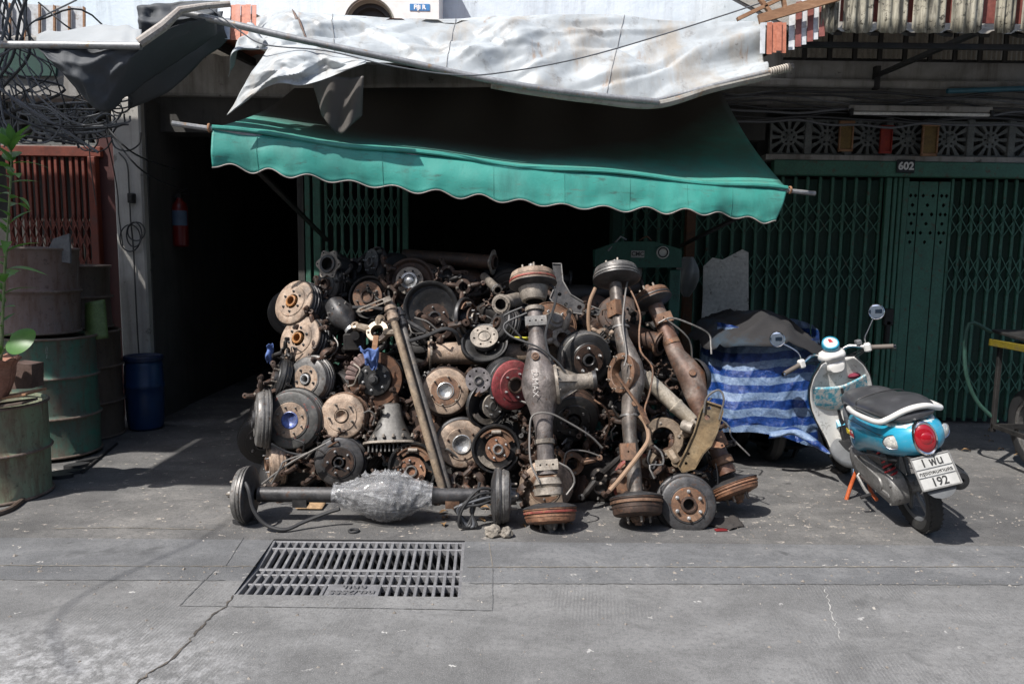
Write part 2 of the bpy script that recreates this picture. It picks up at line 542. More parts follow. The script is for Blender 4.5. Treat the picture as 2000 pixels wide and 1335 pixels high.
def translucent_sheet(name, cols, stain, amount, trans=0.3):
    m = NT(name)
    co = m.coord((1, 1, 1), True)
    a = m.noise(co, 6, 7, 0.7, 0.4)
    c = m.ramp(a, [(0.3, cols[0]), (0.5, cols[1]), (0.7, cols[2])])
    mp = m.n('ShaderNodeMapping'); mp.inputs['Scale'].default_value = (14, 14, 1.2)
    m.l(co, mp.inputs[0])
    st = m.noise(mp.outputs[0], 2.0, 8, 0.75)
    sp = m.noise(co, 34, 5, 0.7)
    k = m.math('MAXIMUM', m.ramp(st, [(0.44, 0.0), (0.62, amount)]), m.ramp(sp, [(0.54, 0.0), (0.61, amount)]))
    c = m.mix(k, c, stain)
    m.set(Base_Color=c, Roughness=0.55)
    m.bump(a, 0.2, 0.003)
    tr = m.n('ShaderNodeBsdfTranslucent')
    m.l(c, tr.inputs[0])
    mx = m.n('ShaderNodeMixShader')
    mx.inputs[0].default_value = trans
    m.l(m.bsdf.outputs[0], mx.inputs[1]); m.l(tr.outputs[0], mx.inputs[2])
    m.l(mx.outputs[0], m.out.inputs[0])
    return m.m
M_POLY = translucent_sheet('mouldy_polycarbonate', [(0.30, 0.27, 0.20), (0.42, 0.39, 0.30), (0.50, 0.47, 0.385)], (0.035, 0.03, 0.022), 0.92, 0.15)
M_ROOFUNDER = translucent_sheet('sooty_roof_sheet', [(0.16, 0.145, 0.12), (0.21, 0.19, 0.16), (0.26, 0.235, 0.2)], (0.05, 0.045, 0.036), 0.4, 0.2)

# ================================================================== ground
def gline(y0, y1):          # a line on the ground through photo rows y0 (left edge) and y1 (right edge)
    a, b = G(0, y0), G(2000, y1)
    k = (b.y - a.y) / (b.x - a.x)
    return lambda x: a.y + k * (x - a.x)
L1, L2 = gline(1131, 1142), gline(1049, 1066)
gFL, gFR, gBL, gBR = G(457, 1160), G(900, 1165), G(535, 1052), G(908, 1055)
def lerp(a, b, t): return a + (b - a) * t
def side(a, b, L):          # where the grate's side crosses line L
    lo, hi = 0.0, 1.0
    for _ in range(40):
        t = (lo + hi) / 2
        p = lerp(a, b, t)
        if p.y < L(p.x): lo = t
        else: hi = t
    return lerp(a, b, (lo + hi) / 2)
l1, r1 = side(gFL, gBL, L1), side(gFR, gBR, L1)
l2, r2 = side(gFL, gBL, L2), side(gFR, gBR, L2)
XW = 40.0
def sheet(name, polys, mat, z=0.0):
    b = B()
    for pl in polys:
        tris = tessellate_polygon([[V((p[0], p[1], 0)) for p in pl]])
        b.add([(p[0], p[1], z) for p in pl], [t for t in tris])
    o = obj(name, b, mat, None, 0)
    for p in o.data.polygons:
        pass
    bm = bmesh.new(); bm.from_mesh(o.data)
    for f in bm.faces:
        if f.normal.z < 0: f.normal_flip()
    bm.to_mesh(o.data); bm.free()
    return tag(o, kind='structure')
# The grate lies wholly across three strips; its back edge reaches past L2 when l2 is the end of the side
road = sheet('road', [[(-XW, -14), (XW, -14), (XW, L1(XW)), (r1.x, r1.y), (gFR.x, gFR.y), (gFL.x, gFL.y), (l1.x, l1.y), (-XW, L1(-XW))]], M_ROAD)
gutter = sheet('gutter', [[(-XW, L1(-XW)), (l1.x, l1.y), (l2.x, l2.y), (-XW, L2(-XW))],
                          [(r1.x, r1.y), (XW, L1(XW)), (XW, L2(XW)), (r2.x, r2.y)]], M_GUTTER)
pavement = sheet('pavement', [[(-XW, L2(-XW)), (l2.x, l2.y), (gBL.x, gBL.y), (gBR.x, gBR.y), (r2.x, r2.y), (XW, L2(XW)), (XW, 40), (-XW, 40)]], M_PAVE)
tag(road, 'grey broom-finished concrete road in the foreground'); tag(gutter, 'smooth grey gutter strip between road and pavement')
tag(pavement, 'dark speckled concrete pavement in front of the shophouse')
# drain pit
b = B()
cs = [gFL, gFR, gBR, gBL]
for i in range(4):
    a, c = cs[i], cs[(i + 1) % 4]
    b.add([(a.x, a.y, -0.001), (c.x, c.y, -0.001), (c.x, c.y, -0.55), (a.x, a.y, -0.55)], [(0, 1, 2, 3)])
b.add([(p.x, p.y, -0.55) for p in cs], [(0, 1, 2, 3)])
tag(obj('drain_pit', b, M_PIT, None, 0), 'dark drain pit under the iron grates', kind='structure')
# joints and cracks in the ground: thin dirt-filled lines
def ground_line(name, pts, w, mat, parent, z=0.003, jag=0.0, seed=1):
    r = random.Random(seed)
    pts = [G(*p) if len(p) == 2 else V(p) for p in pts]
    fine = []
    for a, c in zip(pts, pts[1:]):
        k = max(1, int((c - a).length / 0.018)) if jag else 1
        for i in range(k):
            fine.append(a.lerp(c, i / k))
    fine.append(pts[-1])
    vs, fs = [], []
    for i, p in enumerate(fine):
        t = (fine[min(i + 1, len(fine) - 1)] - fine[max(0, i - 1)]).normalized()
        nn = V((-t.y, t.x, 0))
        off = nn * r.uniform(-jag, jag)
        ww = w * (r.uniform(0.35, 1.6) if jag else 1) * (0.3 if jag and i in (0, len(fine) - 1) else 1)
        vs += [p + off + nn * ww / 2 + V((0, 0, z)), p + off - nn * ww / 2 + V((0, 0, z))]
    for i in range(len(fine) - 1):
        fs.append((2 * i, 2 * i + 1, 2 * i + 3, 2 * i + 2))
    return obj(name, B().add(vs, fs), mat, parent, 0)
ground_line('crack', [(457, 1162), (445, 1180), (415, 1200), (385, 1232), (360, 1262), (330, 1290), (295, 1310), (262, 1340), (225, 1400)], 0.008, M_CRACK, road, 0.003, 0.008, 3)
M_JOINT = mat_worn('joint_dirt', [(0.07, 0.07, 0.07), (0.12, 0.12, 0.12), (0.2, 0.2, 0.2)], 11, 0, (0.9, 1), 0.4)
M_JOINT_L = mat_worn('joint_sand', [(0.10, 0.095, 0.085), (0.2, 0.18, 0.15), (0.3, 0.27, 0.22)], 9, 0, (0.9, 1), 0.4)
ground_line('joint', [(350, 1183), (700, 1187), (962, 1192)], 0.005, M_JOINT, road, 0.003, 0.0015, 21)
ground_line('joint', [(350, 1183), (420, 1112)], 0.005, M_JOINT, road, 0.003, 0.0015, 22)
ground_line('joint', [(962, 1192), (962, 1108)], 0.005, M_JOINT, road, 0.003, 0.0015, 23)
ground_line('joint', [(-200, 1131), (440, 1133)], 0.007, M_JOINT, gutter, 0.003, 0.003, 5)
ground_line('joint', [(915, 1139), (2200, 1142)], 0.007, M_JOINT, gutter, 0.003, 0.003, 6)
ground_line('joint', [(-200, 1103), (500, 1106)], 0.006, M_JOINT_L, gutter, 0.003, 0.003, 7)
ground_line('joint', [(912, 1107), (1500, 1107), (2200, 1106)], 0.007, M_JOINT_L, gutter, 0.003, 0.003, 8)
ground_line('joint', [(440, 1105), (475, 1050)], 0.005, M_JOINT, gutter)
ground_line('joint', [(962, 1106), (955, 1060)], 0.005, M_JOINT_L, gutter)
ground_line('chip_line', [(1612, 1150), (1625, 1200), (1645, 1252)], 0.004, mat_flat('chipped_cement', (0.38, 0.37, 0.35), 0.9), road, 0.003, 0.008, 9)
ground_line('crack', [(100, 1032), (215, 1030), (420, 1034)], 0.008, M_JOINT_L, pavement, 0.003, 0.004, 11)

# ================================================================== drain grates
def gp(u, v, z=0.0):
    a = lerp(gFL, gFR, u); c = lerp(gBL, gBR, u)
    p = lerp(a, c, v)
    return V((p.x, p.y, z))
def zval(v):               # the two grates dip towards the gutter line
    return -0.004 - 0.022 * (1 - min(1.0, abs(v - 0.46) / 0.5))
def make_grate(label, v0, v1, rows, n, skip=()):
    root = thing('drain_grate', label, 'drain grate', Matrix.Translation(gp(0.5, (v0 + v1) / 2, 0)), 'iron drain grates in the gutter')
    ori = V(root.matrix_world.translation)
    W = 0.012
    def bar(name, pa, pb, w, h, up=(0, 0, 1)):
        bb = B().bar(pa - ori, pb - ori, w, h, up, 0.002)
        return obj(name, bb, M_IRON, root, 30)
    for u in (0.004, 0.996):
        bar('frame_rail', gp(u, v0, zval(v0) - 0.02), gp(u, v1, zval(v1) - 0.02), 0.022, 0.042)
    for v in [v0] + rows + [v1]:
        bar('cross_rail', gp(0.0, v, zval(v) - 0.0205), gp(1.0, v, zval(v) - 0.0205), 0.015, 0.034)
    for i in range(1, n):
        u = i / n
        if any(s0 < u < s1 for s0, s1, _ in skip):
            vv = [s for s in skip if s[0] < u < s[1]][0][2]
            bar('bar', gp(u, vv, zval(vv) - 0.0215), gp(u, v1, zval(v1) - 0.0215), 0.0155, 0.033)
        else:
            bar('bar', gp(u, v0, zval(v0) - 0.0215), gp(u, v1, zval(v1) - 0.0215), 0.0155, 0.033)
    return root, ori
make_grate('iron drain grate half nearest the shop, with long slots', 0.515, 0.985, [0.86], 24)
gr, ori = make_grate('iron drain grate half nearest the road, with a raised-letter plate', 0.015, 0.505, [0.23, 0.42], 24, [(0.385, 0.635, 0.23)])
pl = B().add([gp(0.39, 0.02, zval(0.02) - 0.003) - ori, gp(0.63, 0.02, zval(0.02) - 0.003) - ori, gp(0.63, 0.235, zval(.235) - 0.003) - ori, gp(0.39, 0.235, zval(.235) - 0.003) - ori,
              gp(0.39, 0.02, -0.05) - ori, gp(0.63, 0.02, -0.05) - ori, gp(0.63, 0.235, -0.05) - ori, gp(0.39, 0.235, -0.05) - ori],
             [(0, 1, 2, 3), (4, 7, 6, 5), (0, 4, 5, 1), (1, 5, 6, 2), (2, 6, 7, 3), (3, 7, 4, 0)])
lp = obj('name_plate', pl, M_IRON, gr, 20)
c0 = gp(0.51, 0.125, zval(0.125)) - ori
tm = text_mesh('ทย./2555\nกทม.', 0.058, 0.004, bold=0.0012)
M_IRON_L = mat_flat('worn_iron_lettering', (0.20, 0.20, 0.205), 0.5, 0.4)
lo = link('lettering', tm, M_IRON_L, lp, Matrix.Translation(c0) @ RX(-2) @ RZ(181) @ SC(1.0, 1.0, 1))

# ================================================================== shophouse facade
YG = 7.0                                         # plane of the gates
def X(px, Y=YG, py=480): return P(px, py, Y).x
def Z(px, py, Y=YG): return P(px, py, Y).z
bld = thing('shophouse', 'old shophouse front with pale blue plaster above dirty beams', 'building', T(0, YG, 0))
def bpart(name, x0, x1, y0, y1, z0, z1, mat, parent=None, bev=0.0):
    par = parent or bld
    base = V((0, YG, 0)) if par is bld else V((0, 0, 0))
    bb = B().box(x1 - x0, y1 - y0, z1 - z0, Matrix.Translation(V(((x0 + x1) / 2, (y0 + y1) / 2, (z0 + z1) / 2)) - V((0, YG, 0))), bev)
    return obj(name, bb, mat, par, 30)
xL, xR = -6.0, 6.5
zb0, zb1 = 2.93, 3.34
bpart('upper_wall', xL, xR, 7.02, 7.35, zb1, 7.5, M_WALLUP)
bpart('beam', xL, X(300), 6.72, 7.30, 2.86, zb1 + 0.05, M_BEAM, bev=0.02)
bpart('beam', X(300), xR, 6.86, 7.30, zb0, zb1 + 0.05, M_BEAM, bev=0.02)
bpart('cornice', X(1380), xR, 6.78, 6.86, 3.06, 3.13, M_BEAM, bev=0.015)
bpart('cornice', X(1380), xR, 6.80, 6.86, 2.94, 2.985, M_BEAM, bev=0.012)
# pillar of the left party wall, with the dark passage beside it
px0, px1 = P(228, 480, 6.6).x, P(284, 480, 6.6).x
bpart('pillar', px0, px1, 6.6, 7.3, 0, 2.86, M_PILLAR, bev=0.015)
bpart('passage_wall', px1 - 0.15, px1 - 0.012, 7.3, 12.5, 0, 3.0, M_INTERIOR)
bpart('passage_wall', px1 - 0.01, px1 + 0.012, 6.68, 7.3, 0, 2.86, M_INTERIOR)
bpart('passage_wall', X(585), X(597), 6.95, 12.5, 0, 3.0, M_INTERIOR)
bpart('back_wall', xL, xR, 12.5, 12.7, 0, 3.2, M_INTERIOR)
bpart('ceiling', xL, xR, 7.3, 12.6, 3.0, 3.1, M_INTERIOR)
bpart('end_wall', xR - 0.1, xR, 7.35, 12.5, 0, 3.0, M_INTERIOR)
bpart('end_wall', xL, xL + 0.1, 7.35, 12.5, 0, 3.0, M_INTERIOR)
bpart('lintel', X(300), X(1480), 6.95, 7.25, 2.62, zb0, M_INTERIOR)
bpart('pillar', X(1195), X(1212), 6.96, 7.2, 0, 2.62, M_GATE_D)
bpart('pillar', X(1335), X(1352), 6.9, 7.06, 0, 2.62, mat_worn('rusty_post', [(0.05, 0.02, 0.01), (0.12, 0.05, 0.02), (0.06, 0.06, 0.05)], 6, 0, (0.6, 0.8)))
# vent blocks: square cement blocks pierced by a wheel of slots
def vent_mesh(w, h):
    holes = []
    k = 12
    def clampsq(a, r):
        x, y = math.cos(a), math.sin(a)
        s = min((w / 2 - 0.018) / max(1e-6, abs(x)), (h / 2 - 0.018) / max(1e-6, abs(y)))
        return min(r, s) if r else s
    for i in range(k):
        a = 2 * PI * (i + 0.5) / k
        da = PI / k * 0.55
        r0 = 0.075
        ro = [clampsq(a - da, 0), clampsq(a, 0), clampsq(a + da, 0)]
        holes.append([(r0 * math.cos(a - da), r0 * math.sin(a - da)),
                      (ro[0] * math.cos(a - da), ro[0] * math.sin(a - da)),
                      (ro[1] * math.cos(a), ro[1] * math.sin(a)),
                      (ro[2] * math.cos(a + da), ro[2] * math.sin(a + da)),
                      (r0 * math.cos(a + da), r0 * math.sin(a + da))])
    for i in range(6):
        a = 2 * PI * i / 6
        holes.append(circ(0.011, 6, 0.047 * math.cos(a), 0.047 * math.sin(a)))
    bb = B().plate([(-w / 2, -h / 2), (w / 2, -h / 2), (w / 2, h / 2), (-w / 2, h / 2)], 0.05, RX(90), holes)
    bb.lathe([(0.03, 0.0), (0.03, 0.012), (0.016, 0.018), (0, 0.018)], 12, T(0, -0.05, 0) @ RX(90))
    return bb.mesh('vent_block', 0, True)
zv0, zv1 = Z(1700, 306), Z(1700, 237)
vm = vent_mesh(0.34, zv1 - zv0)
vm.materials.append(M_VENT)
def vents(px_list, z, Yv, me):
    for px in px_list:
        link('vent_block', me, None, bld, Matrix.Translation((P(px, 270, Yv).x, Yv - YG, z)))
vents([1537, 1611, 1691, 1768, 1848, 1928, 2008], (zv0 + zv1) / 2, 7.0, vm)
for px in (1574, 1651, 1730, 1808, 1888, 1968):
    bpart('vent_post', P(px - 7, 270, 7).x, P(px + 7, 270, 7).x, 6.935, 7.02, zv0 - 0.02, zv1 + 0.02, M_VENT, bev=0.006)
bpart('vent_sill', X(1480), xR, 6.9, 7.05, zv0 - 0.05, zv0 - 0.003, M_BEAM)
bpart('vent_back', X(1480), xR, 7.16, 7.2, zv0 - 0.05, zb0, M_INTERIOR)
zw0, zw1 = Z(90, 285), Z(90, 200)
vm2 = vent_mesh(0.4, zw1 - zw0)
vm2.materials.append(M_VENT)
vents([-8, 84, 176], (zw0 + zw1) / 2, 6.95, vm2)
bpart('vent_sill', xL, px0, 6.9, 7.05, zw0 - 0.04, zw0 - 0.002, M_BEAM)
bpart('vent_back', xL, px0, 7.16, 7.2, zw0 - 0.05, 2.9, M_INTERIOR)

# ------------------------------------------------------------------ folding gates
def folding_gate(name, label, pxs, Yg, z1, mat, sheets=True, lattice=((0.30, 0.62), (1.25, 1.6), (1.78, 2.08)), w=0.028, lead=()):
    xs = [P(p, 480, Yg).x for p in pxs]
    root = thing(name, label, 'gate', T((xs[0] + xs[-1]) / 2, Yg, 0))
    ox = (xs[0] + xs[-1]) / 2
    me = B().box(w, 0.03, z1 - 0.03, None, 0.004).mesh('bar', 30, True)
    me.materials.append(mat)
    jr = random.Random(int(pxs[0]))
    xs = [x + jr.uniform(-.007, .007) for x in xs]
    for i, x in enumerate(xs):
        link('bar', me, None, root, Matrix.Translation((x - ox, jr.uniform(-.004, .004), 0.03 + (z1 - 0.03) / 2)) @ RY(jr.uniform(-.22, .22)) @ RZ(jr.uniform(-9, 9)))
    lat = B()
    for i in range(len(xs) - 1):
        a, c = xs[i] - ox, xs[i + 1] - ox
        for (za, zb) in lattice:
            zm = (za + zb) / 2
            for q0, q1 in ((za, zm), (zm, zb)):
                lat.bar((a, -0.019, q0), (c, -0.019, q1), 0.009, 0.004, (0, 1, 0))
                lat.bar((a, -0.024, q1), (c, -0.024, q0), 0.009, 0.004, (0, 1, 0))
    tag(obj('lattice', lat, mat, root, 0), kind='stuff')
    if sheets:
        for i in range(len(xs) - 1):
            a, c = xs[i] - ox, xs[i + 1] - ox
            sh = B().add([(a + .01, 0.02, 0.05), ((a + c) / 2, 0.045, 0.05), (c - .01, 0.02, 0.05), (c - .01, 0.02, z1 - 0.02), ((a + c) / 2, 0.045, z1 - 0.02), (a + .01, 0.02, z1 - 0.02)],
                         [(0, 1, 4, 5), (1, 2, 3, 4)])
            obj('sheet', sh, M_GATE_D, root, 60)
    return root, ox
zg = Z(1700, 347)
step = 23.7
pa = [1214 + i * step for i in range(22)]
ga, oxa = folding_gate('folding_gate', 'wide dark green folding gate behind the scooter and striped cover', pa, YG, zg, M_GATE)
# closing stiles and the sheet-metal wicket with diamond holes
def stile(root, ox, px, w, y=-0.02, mat=M_GATE):
    obj('stile', B().box(w, 0.05, zg - 0.02, None, 0.005), mat, root, 30, Matrix.Translation((P(px, 480, YG).x - ox, y, zg / 2 + 0.01)))
for px, w in ((1724, 0.05), (1736, 0.035), (1746, 0.035), (1757, 0.05)):
    stile(ga, oxa, px, w)
obj('latch', B().box(0.09, 0.05, 0.16, None, 0.01).box(0.05, 0.05, 0.22, T(0, 0, -0.14), 0.01), M_BLACKSTEEL, ga, 30, Matrix.Translation((P(1738, 480, YG).x - oxa, -0.06, 1.02)))
wk = thing('sheet_gate_leaf', 'flat dark green sheet-metal gate leaf with rows of diamond holes', 'gate', T(P(1808, 480, YG).x, YG, 0))
wx = P(1808, 480, YG).x
def diamond(cx, cz, s): return [(cx + s * math.cos(PI / 2 * i), cz + s * 1.25 * math.sin(PI / 2 * i)) for i in range(4)]
for (p0, p1) in ((1766, 1784), (1786, 1822), (1824, 1846)):
    x0, x1 = P(p0, 480, YG).x - wx, P(p1, 480, YG).x - wx
    hs = []
    cxm = (x0 + x1) / 2
    for r_ in range(6):
        for c_ in ((-1, 1) if r_ % 2 else (0,)) if p1 - p0 > 30 else ((-0.5, 0.5) if r_ % 2 else (0,)):
            hs.append(diamond(cxm + c_ * 0.045, 1.72 + r_ * 0.085, 0.017))
    bb = B().plate([(x0, 0.03), (x1, 0.03), (x1, zg - 0.03), (x0, zg - 0.03)], 0.006, RX(90), hs)
    obj('sheet', bb, M_GATE, wk, 0, Matrix.Translation((0, -0.005, 0)))
pb = [1850 + i * 20.6 for i in range(12)]
gb, oxb = folding_gate('folding_gate', 'narrower dark green folding gate half at the right edge', pb, YG, zg, M_GATE)
pc = [640 + i * 15.5 for i in range(10)]
gc, oxc = folding_gate('folding_gate', 'half-open green folding gate beside the dark passage behind the pile', pc, YG, 2.6, M_GATE, sheets=False)
for px, w in ((604, 0.05), (622, 0.07), (793, 0.05)):
    obj('stile', B().box(w, 0.05, 2.58, None, 0.005), M_GATE, gc, 30, Matrix.Translation((P(px, 480, YG).x - oxc, -0.02, 1.3)))
# door head with the house number
hd = thing('gate_head', 'green steel gate head with a small black number plate', 'lintel', T(X(1750), 6.93, (zg + zv0 - 0.05) / 2))
hx = X(1750)
obj('head_beam', B().box(xR - X(1495), 0.1, zv0 - 0.055 - zg, None, 0.008), M_GATE, hd, 30, Matrix.Translation(((xR + X(1495)) / 2 - hx, 0.0, 0)))
zpl = 0.0
npl = obj('number_plate', B().box(0.165, 0.012, 0.115, None, 0.004), mat_flat('black_enamel', (0.012, 0.014, 0.016), 0.35), hd, 30, Matrix.Translation((P(1768, 337, 6.87).x - hx, -0.06, 0.02)))
link('lettering', text_mesh('602', 0.095, 0.002, bold=0.003), mat_flat('white_numeral', (0.6, 0.6, 0.58), 0.5), npl, Matrix.Translation((0, -0.0085, 0)) @ RX(90))
# left orange folding gate in its maroon frame
po = [28 + i * 13.2 for i in range(13)]
zo = Z(100, 306, 6.85)
go, oxo = folding_gate('folding_gate', 'orange-red folding gate behind the stacked oil drums', po, 6.85, zo, M_ORANGE, sheets=False, w=0.03, lattice=((1.2, 1.5), (1.55, 1.85)))
obj('head_rail', B().box(P(200, 290, 6.85).x - P(-60, 290, 6.85).x, 0.07, Z(100, 286, 6.85) - zo, None, 0.006), M_ORANGE, go, 30, Matrix.Translation(((P(200, 290, 6.85).x + P(-60, 290, 6.85).x) / 2 - oxo, 0, (zo + Z(100, 286, 6.85)) / 2)))
obj('jamb', B().box(0.07, 0.08, zo, None, 0.006), M_ORANGE, go, 30, Matrix.Translation((P(193, 480, 6.85).x - oxo, -0.02, zo / 2)))
bpart('door_jamb', P(203, 480, 6.9).x, px0, 6.86, 7.1, 0, 2.55, M_MAROON)
bpart('gate_back', xL, px0, 7.22, 7.25, 0, 2.6, M_INTERIOR)
# paper and timber plaques hung along the vents
def plaque(name, label, pxa, pxb, pya, pyb, mat, trim):
    a, c = P(pxa, pyb, 6.88), P(pxb, pya, 6.88)
    w, h = c.x - a.x, c.z - a.z
    r = thing(name, label, 'plaque', Matrix.Translation(((a.x + c.x) / 2, 6.88, (a.z + c.z) / 2)), 'plaques hung along the vent blocks')
    obj('board', B().box(w, 0.02, h, None, 0.004), mat, r, 30)
    obj('border', B().box(w * 1.12, 0.03, h * 0.1, T(0, -0.012, h * 0.44), 0.004).box(w * 0.10, 0.026, h * 0.86, T(-w * .46, -0.01, -0.02), 0.003).box(w * 0.10, 0.026, h * 0.86, T(w * .46, -0.01, -0.02), 0.003).box(w, 0.026, h * .08, T(0, -0.01, -h * .46), .003), trim, r, 30)
    return r
M_GOLD = mat_worn('gilded_board', [(0.10, 0.06, 0.015), (0.19, 0.12, 0.035), (0.26, 0.17, 0.05)], 14, 0.1, (0.5, 0.8), 0.5, speck=(0.05, 0.03, 0.01))
M_REDPL = mat_worn('red_paper', [(0.16, 0.012, 0.006), (0.28, 0.02, 0.01), (0.32, 0.05, 0.015)], 14, 0, (0.6, 0.8), 0.3, speck=(0.06, 0.01, 0.005))
plaque('plaque', 'gilded plaque left of the red plaque over the gate', 1636, 1667, 236, 296, M_GOLD, M_WOOD)
plaque('plaque', 'small red plaque hung over the green gate', 1716, 1743, 245, 300, M_REDPL, M_REDPL)
plaque('plaque', 'gilded plaque right of the red plaque over the gate', 1797, 1833, 240, 305, M_GOLD, M_WOOD)
# fluorescent fitting and conduits on the beam
fx0, fx1 = P(1660, 215, 6.7), P(1938, 224, 6.7)
fl = thing('fluorescent_fitting', 'unlit fluorescent tube fitting under the concrete beam', 'lamp', Matrix.Translation((fx0 + fx1) / 2))
w = (fx1 - fx0).length
obj('housing', B().box(w, 0.05, 0.05, T(0, 0.02, 0.03), 0.006), M_BEAM, fl, 30)
obj('tube', B().tube([(-w / 2 + .02, 0, -0.015), (w / 2 - .02, 0, -0.015)], 0.014, 10), M_WHITE, fl)
for s_ in (-1, 1):
    obj('end_cap', B().box(0.03, 0.045, 0.06, T(s_ * (w / 2 - .012), 0, -0.005), 0.005), M_BLACKSTEEL, fl, 30)
cd = thing('wall_cables', 'sagging dark cables strung along the right-hand concrete beam', 'cable', T(X(1700), 6.75, 3.0))
for i in range(9):
    pts = []
    y0 = 178 + i * 7.5
    r_ = random.Random(40 + i)
    for k in range(13):
        px = 1380 + k * 60
        pts.append(P(px, y0 + 10 * (k / 12) + r_.uniform(-4, 4) + 5 * math.sin(k * 1.1 + i), 6.74) - V((X(1700), 6.75, 3.0)))
    obj('cable', B().tube(pts, r_.choice((0.006, 0.008, 0.011)), 6, sub=4), (M_CABLE, M_CABLE, M_CABLE_G)[i % 3], cd)
obj('conduit', B().tube([P(1850, 178, 6.72) - V((X(1700), 6.75, 3.0)), P(2050, 171, 6.72) - V((X(1700), 6.75, 3.0))], 0.022, 8), mat_flat('blue_conduit', (0.02, 0.10, 0.14), 0.5), cd)

# ------------------------------------------------------------------ projecting roof on the right
YE = 4.55
e0, e1 = P(1605, 66, YE), P(2300, 66, YE)
zE = P(1800, 64, YE).z
zW = 3.95
rf = thing('awning_roof', 'sooty corrugated roof over the right-hand gate seen from below', 'roof', T(e0.x, YE, zE))
def rp(x, t, dz=0): return V((x - e0.x, (6.86 - YE) * t, (zW - zE) * t + dz))
xa, xb = P(1560, 66, YE).x, 5.2
n_ = 26
for i in range(n_):
    x0 = lerp(xa, xb, i / n_); x1 = lerp(xa, xb, (i + 1) / n_)
    bb = B()
    prof = []
    for k in range(7):
        xx = lerp(x0, x1, k / 6)
        prof.append((xx, 0.014 if k in (2, 4) else (0.018 if k == 3 else 0.0)))
    vs = [rp(x, t, dz) for t in (0.0, 1.0) for x, dz in prof]
    bb.add(vs, [(k, k + 1, k + 8, k + 7) for k in range(6)])
    o = obj('roof_sheet', bb, M_ROOFUNDER, rf, 30)
for k in range(17):
    x = lerp(xa + .03, xb, k / 16.0)
    obj('rafter', B().bar(rp(x, 0.02, -0.02), rp(x, 0.985, -0.02), 0.05, 0.02), M_BLACKSTEEL, rf, 30)
for t in (0.03, 0.93):
    obj('purlin', B().bar(rp(xa, t, -0.09), rp(xb, t, -0.09), 0.03, 0.03), M_BLACKSTEEL, rf, 30)
cl = thing('wall_cladding', 'sooty ribbed cladding panels under the right-hand roof', 'cladding', T(X(1800), 6.76, 3.27))
for i in range(14):
    a_ = P(1528 + i * 49, 100, 6.76).x; w_ = 0.172
    pr_ = [(k / 8 * w_, (0.010 if k % 2 else 0.0)) for k in range(9)]
    vs = [V((a_ + x - X(1800), -dy, z)) for z in (0.03, 0.72) for x, dy in pr_]
    obj('panel', B().add(vs, [(k, k + 1, k + 10, k + 9) for k in range(8)]), M_ROOFUNDER, cl, 30)
    obj('batten', B().box(.04, .03, .72, T(a_ + w_ + .032 - X(1800), .02, .38), .003), M_BLACKSTEEL, cl, 30)
obj('backing', B().box(3.6, .02, .75, T(.35, .06, .40)), M_BLACKSTEEL, cl, 0)
sa, sb = P(1712, 148, 6.8), P(1925, 56, YE + .25)
obj('brace', B().bar(sa - V((e0.x, YE, zE)), sb - V((e0.x, YE, zE)), 0.045, 0.03), M_BLACKSTEEL, rf, 30)
obj('brace_foot', B().box(0.05, 0.06, 0.2, Matrix.Translation(sa - V((e0.x, YE, zE)) + V((0, 0, -0.02))), 0.005), M_BLACKSTEEL, rf, 30)
# mouldy clear sheets hanging along the edge, red sheet showing between them
fs = thing('fascia_sheets', 'mouldy clear corrugated sheets with rounded ends along the right roof edge', 'roof sheet', T(e0.x, YE, zE))
lob = [(1600, 1634), (1643, 1701), (1710, 1768), (1778, 1842), (1853, 1914), (1938, 1978), (1990, 2050), (2062, 2125), (2135, 2200)]
for i, (a, c) in enumerate(lob):
    p0, p1 = P(a, 66, YE - .03), P(c, 66, YE - .03)
    w = p1.x - p0.x
    zb = P((a + c) / 2, 67 if i else 66, YE - .03).z
    def lf(u, v, w=w):
        z = v * 0.75
        if v == 0:
            z = 0.028 * (abs(2 * u - 1) ** 4)
        ribs = 0.010 * math.cos(u * 2 * PI * 3) + 0.022 * (1 - abs(2 * u - 1) ** 3)
        return ((u - .5) * w, -ribs, z)
    o = obj('lobe', B().grid(lf, 24, 8), M_POLY, fs, 60, Matrix.Translation(V(((p0.x + p1.x) / 2 - e0.x, -0.03, zb - zE))))
    solidify(o, 0.003)
obj('red_backing', B().box(xb - P(1640, 66, YE).x, 0.006, 0.6, Matrix.Translation(((xb + P(1640, 66, YE).x) / 2 - e0.x, 0.012, 0.36)), 0), M_REDSHEET, fs, 30)
# broken striped sheets where that roof ends, with timber batten
st = thing('striped_roof_sheets', 'broken red and white striped roof sheets at the end of the right roof', 'roof sheet', T(e0.x, YE, zE))
so_ = V((e0.x, YE, zE))
for i in range(6):
    a = 1540 + i * 11.5
    q0 = P(a, 98 - i * 5, YE - .04) - so_
    q1 = P(a + 11.5, 97 - i * 5, YE - .04) - so_
    u0 = P(a + 1, 28 - i * 5, YE + .0) - so_ + V((0, 0, .05)); u1 = P(a + 12.5, 26 - i * 5, YE + .0) - so_ + V((0, 0, .05))
    d = V((0, -0.012 if i % 2 else 0, 0))
    o = obj('strip', B().add([q0 + d, q1 + d, u1 + d, u0 + d], [(0, 1, 2, 3)]), (M_GREYSHEET, M_REDSHEET)[i % 2], st, 0)
    solidify(o, 0.002)
obj('batten', B().bar(P(1482, 38, YE - .08) - so_, P(1640, -8, YE - .08) - so_, 0.03, 0.05), M_WOOD, st, 30)
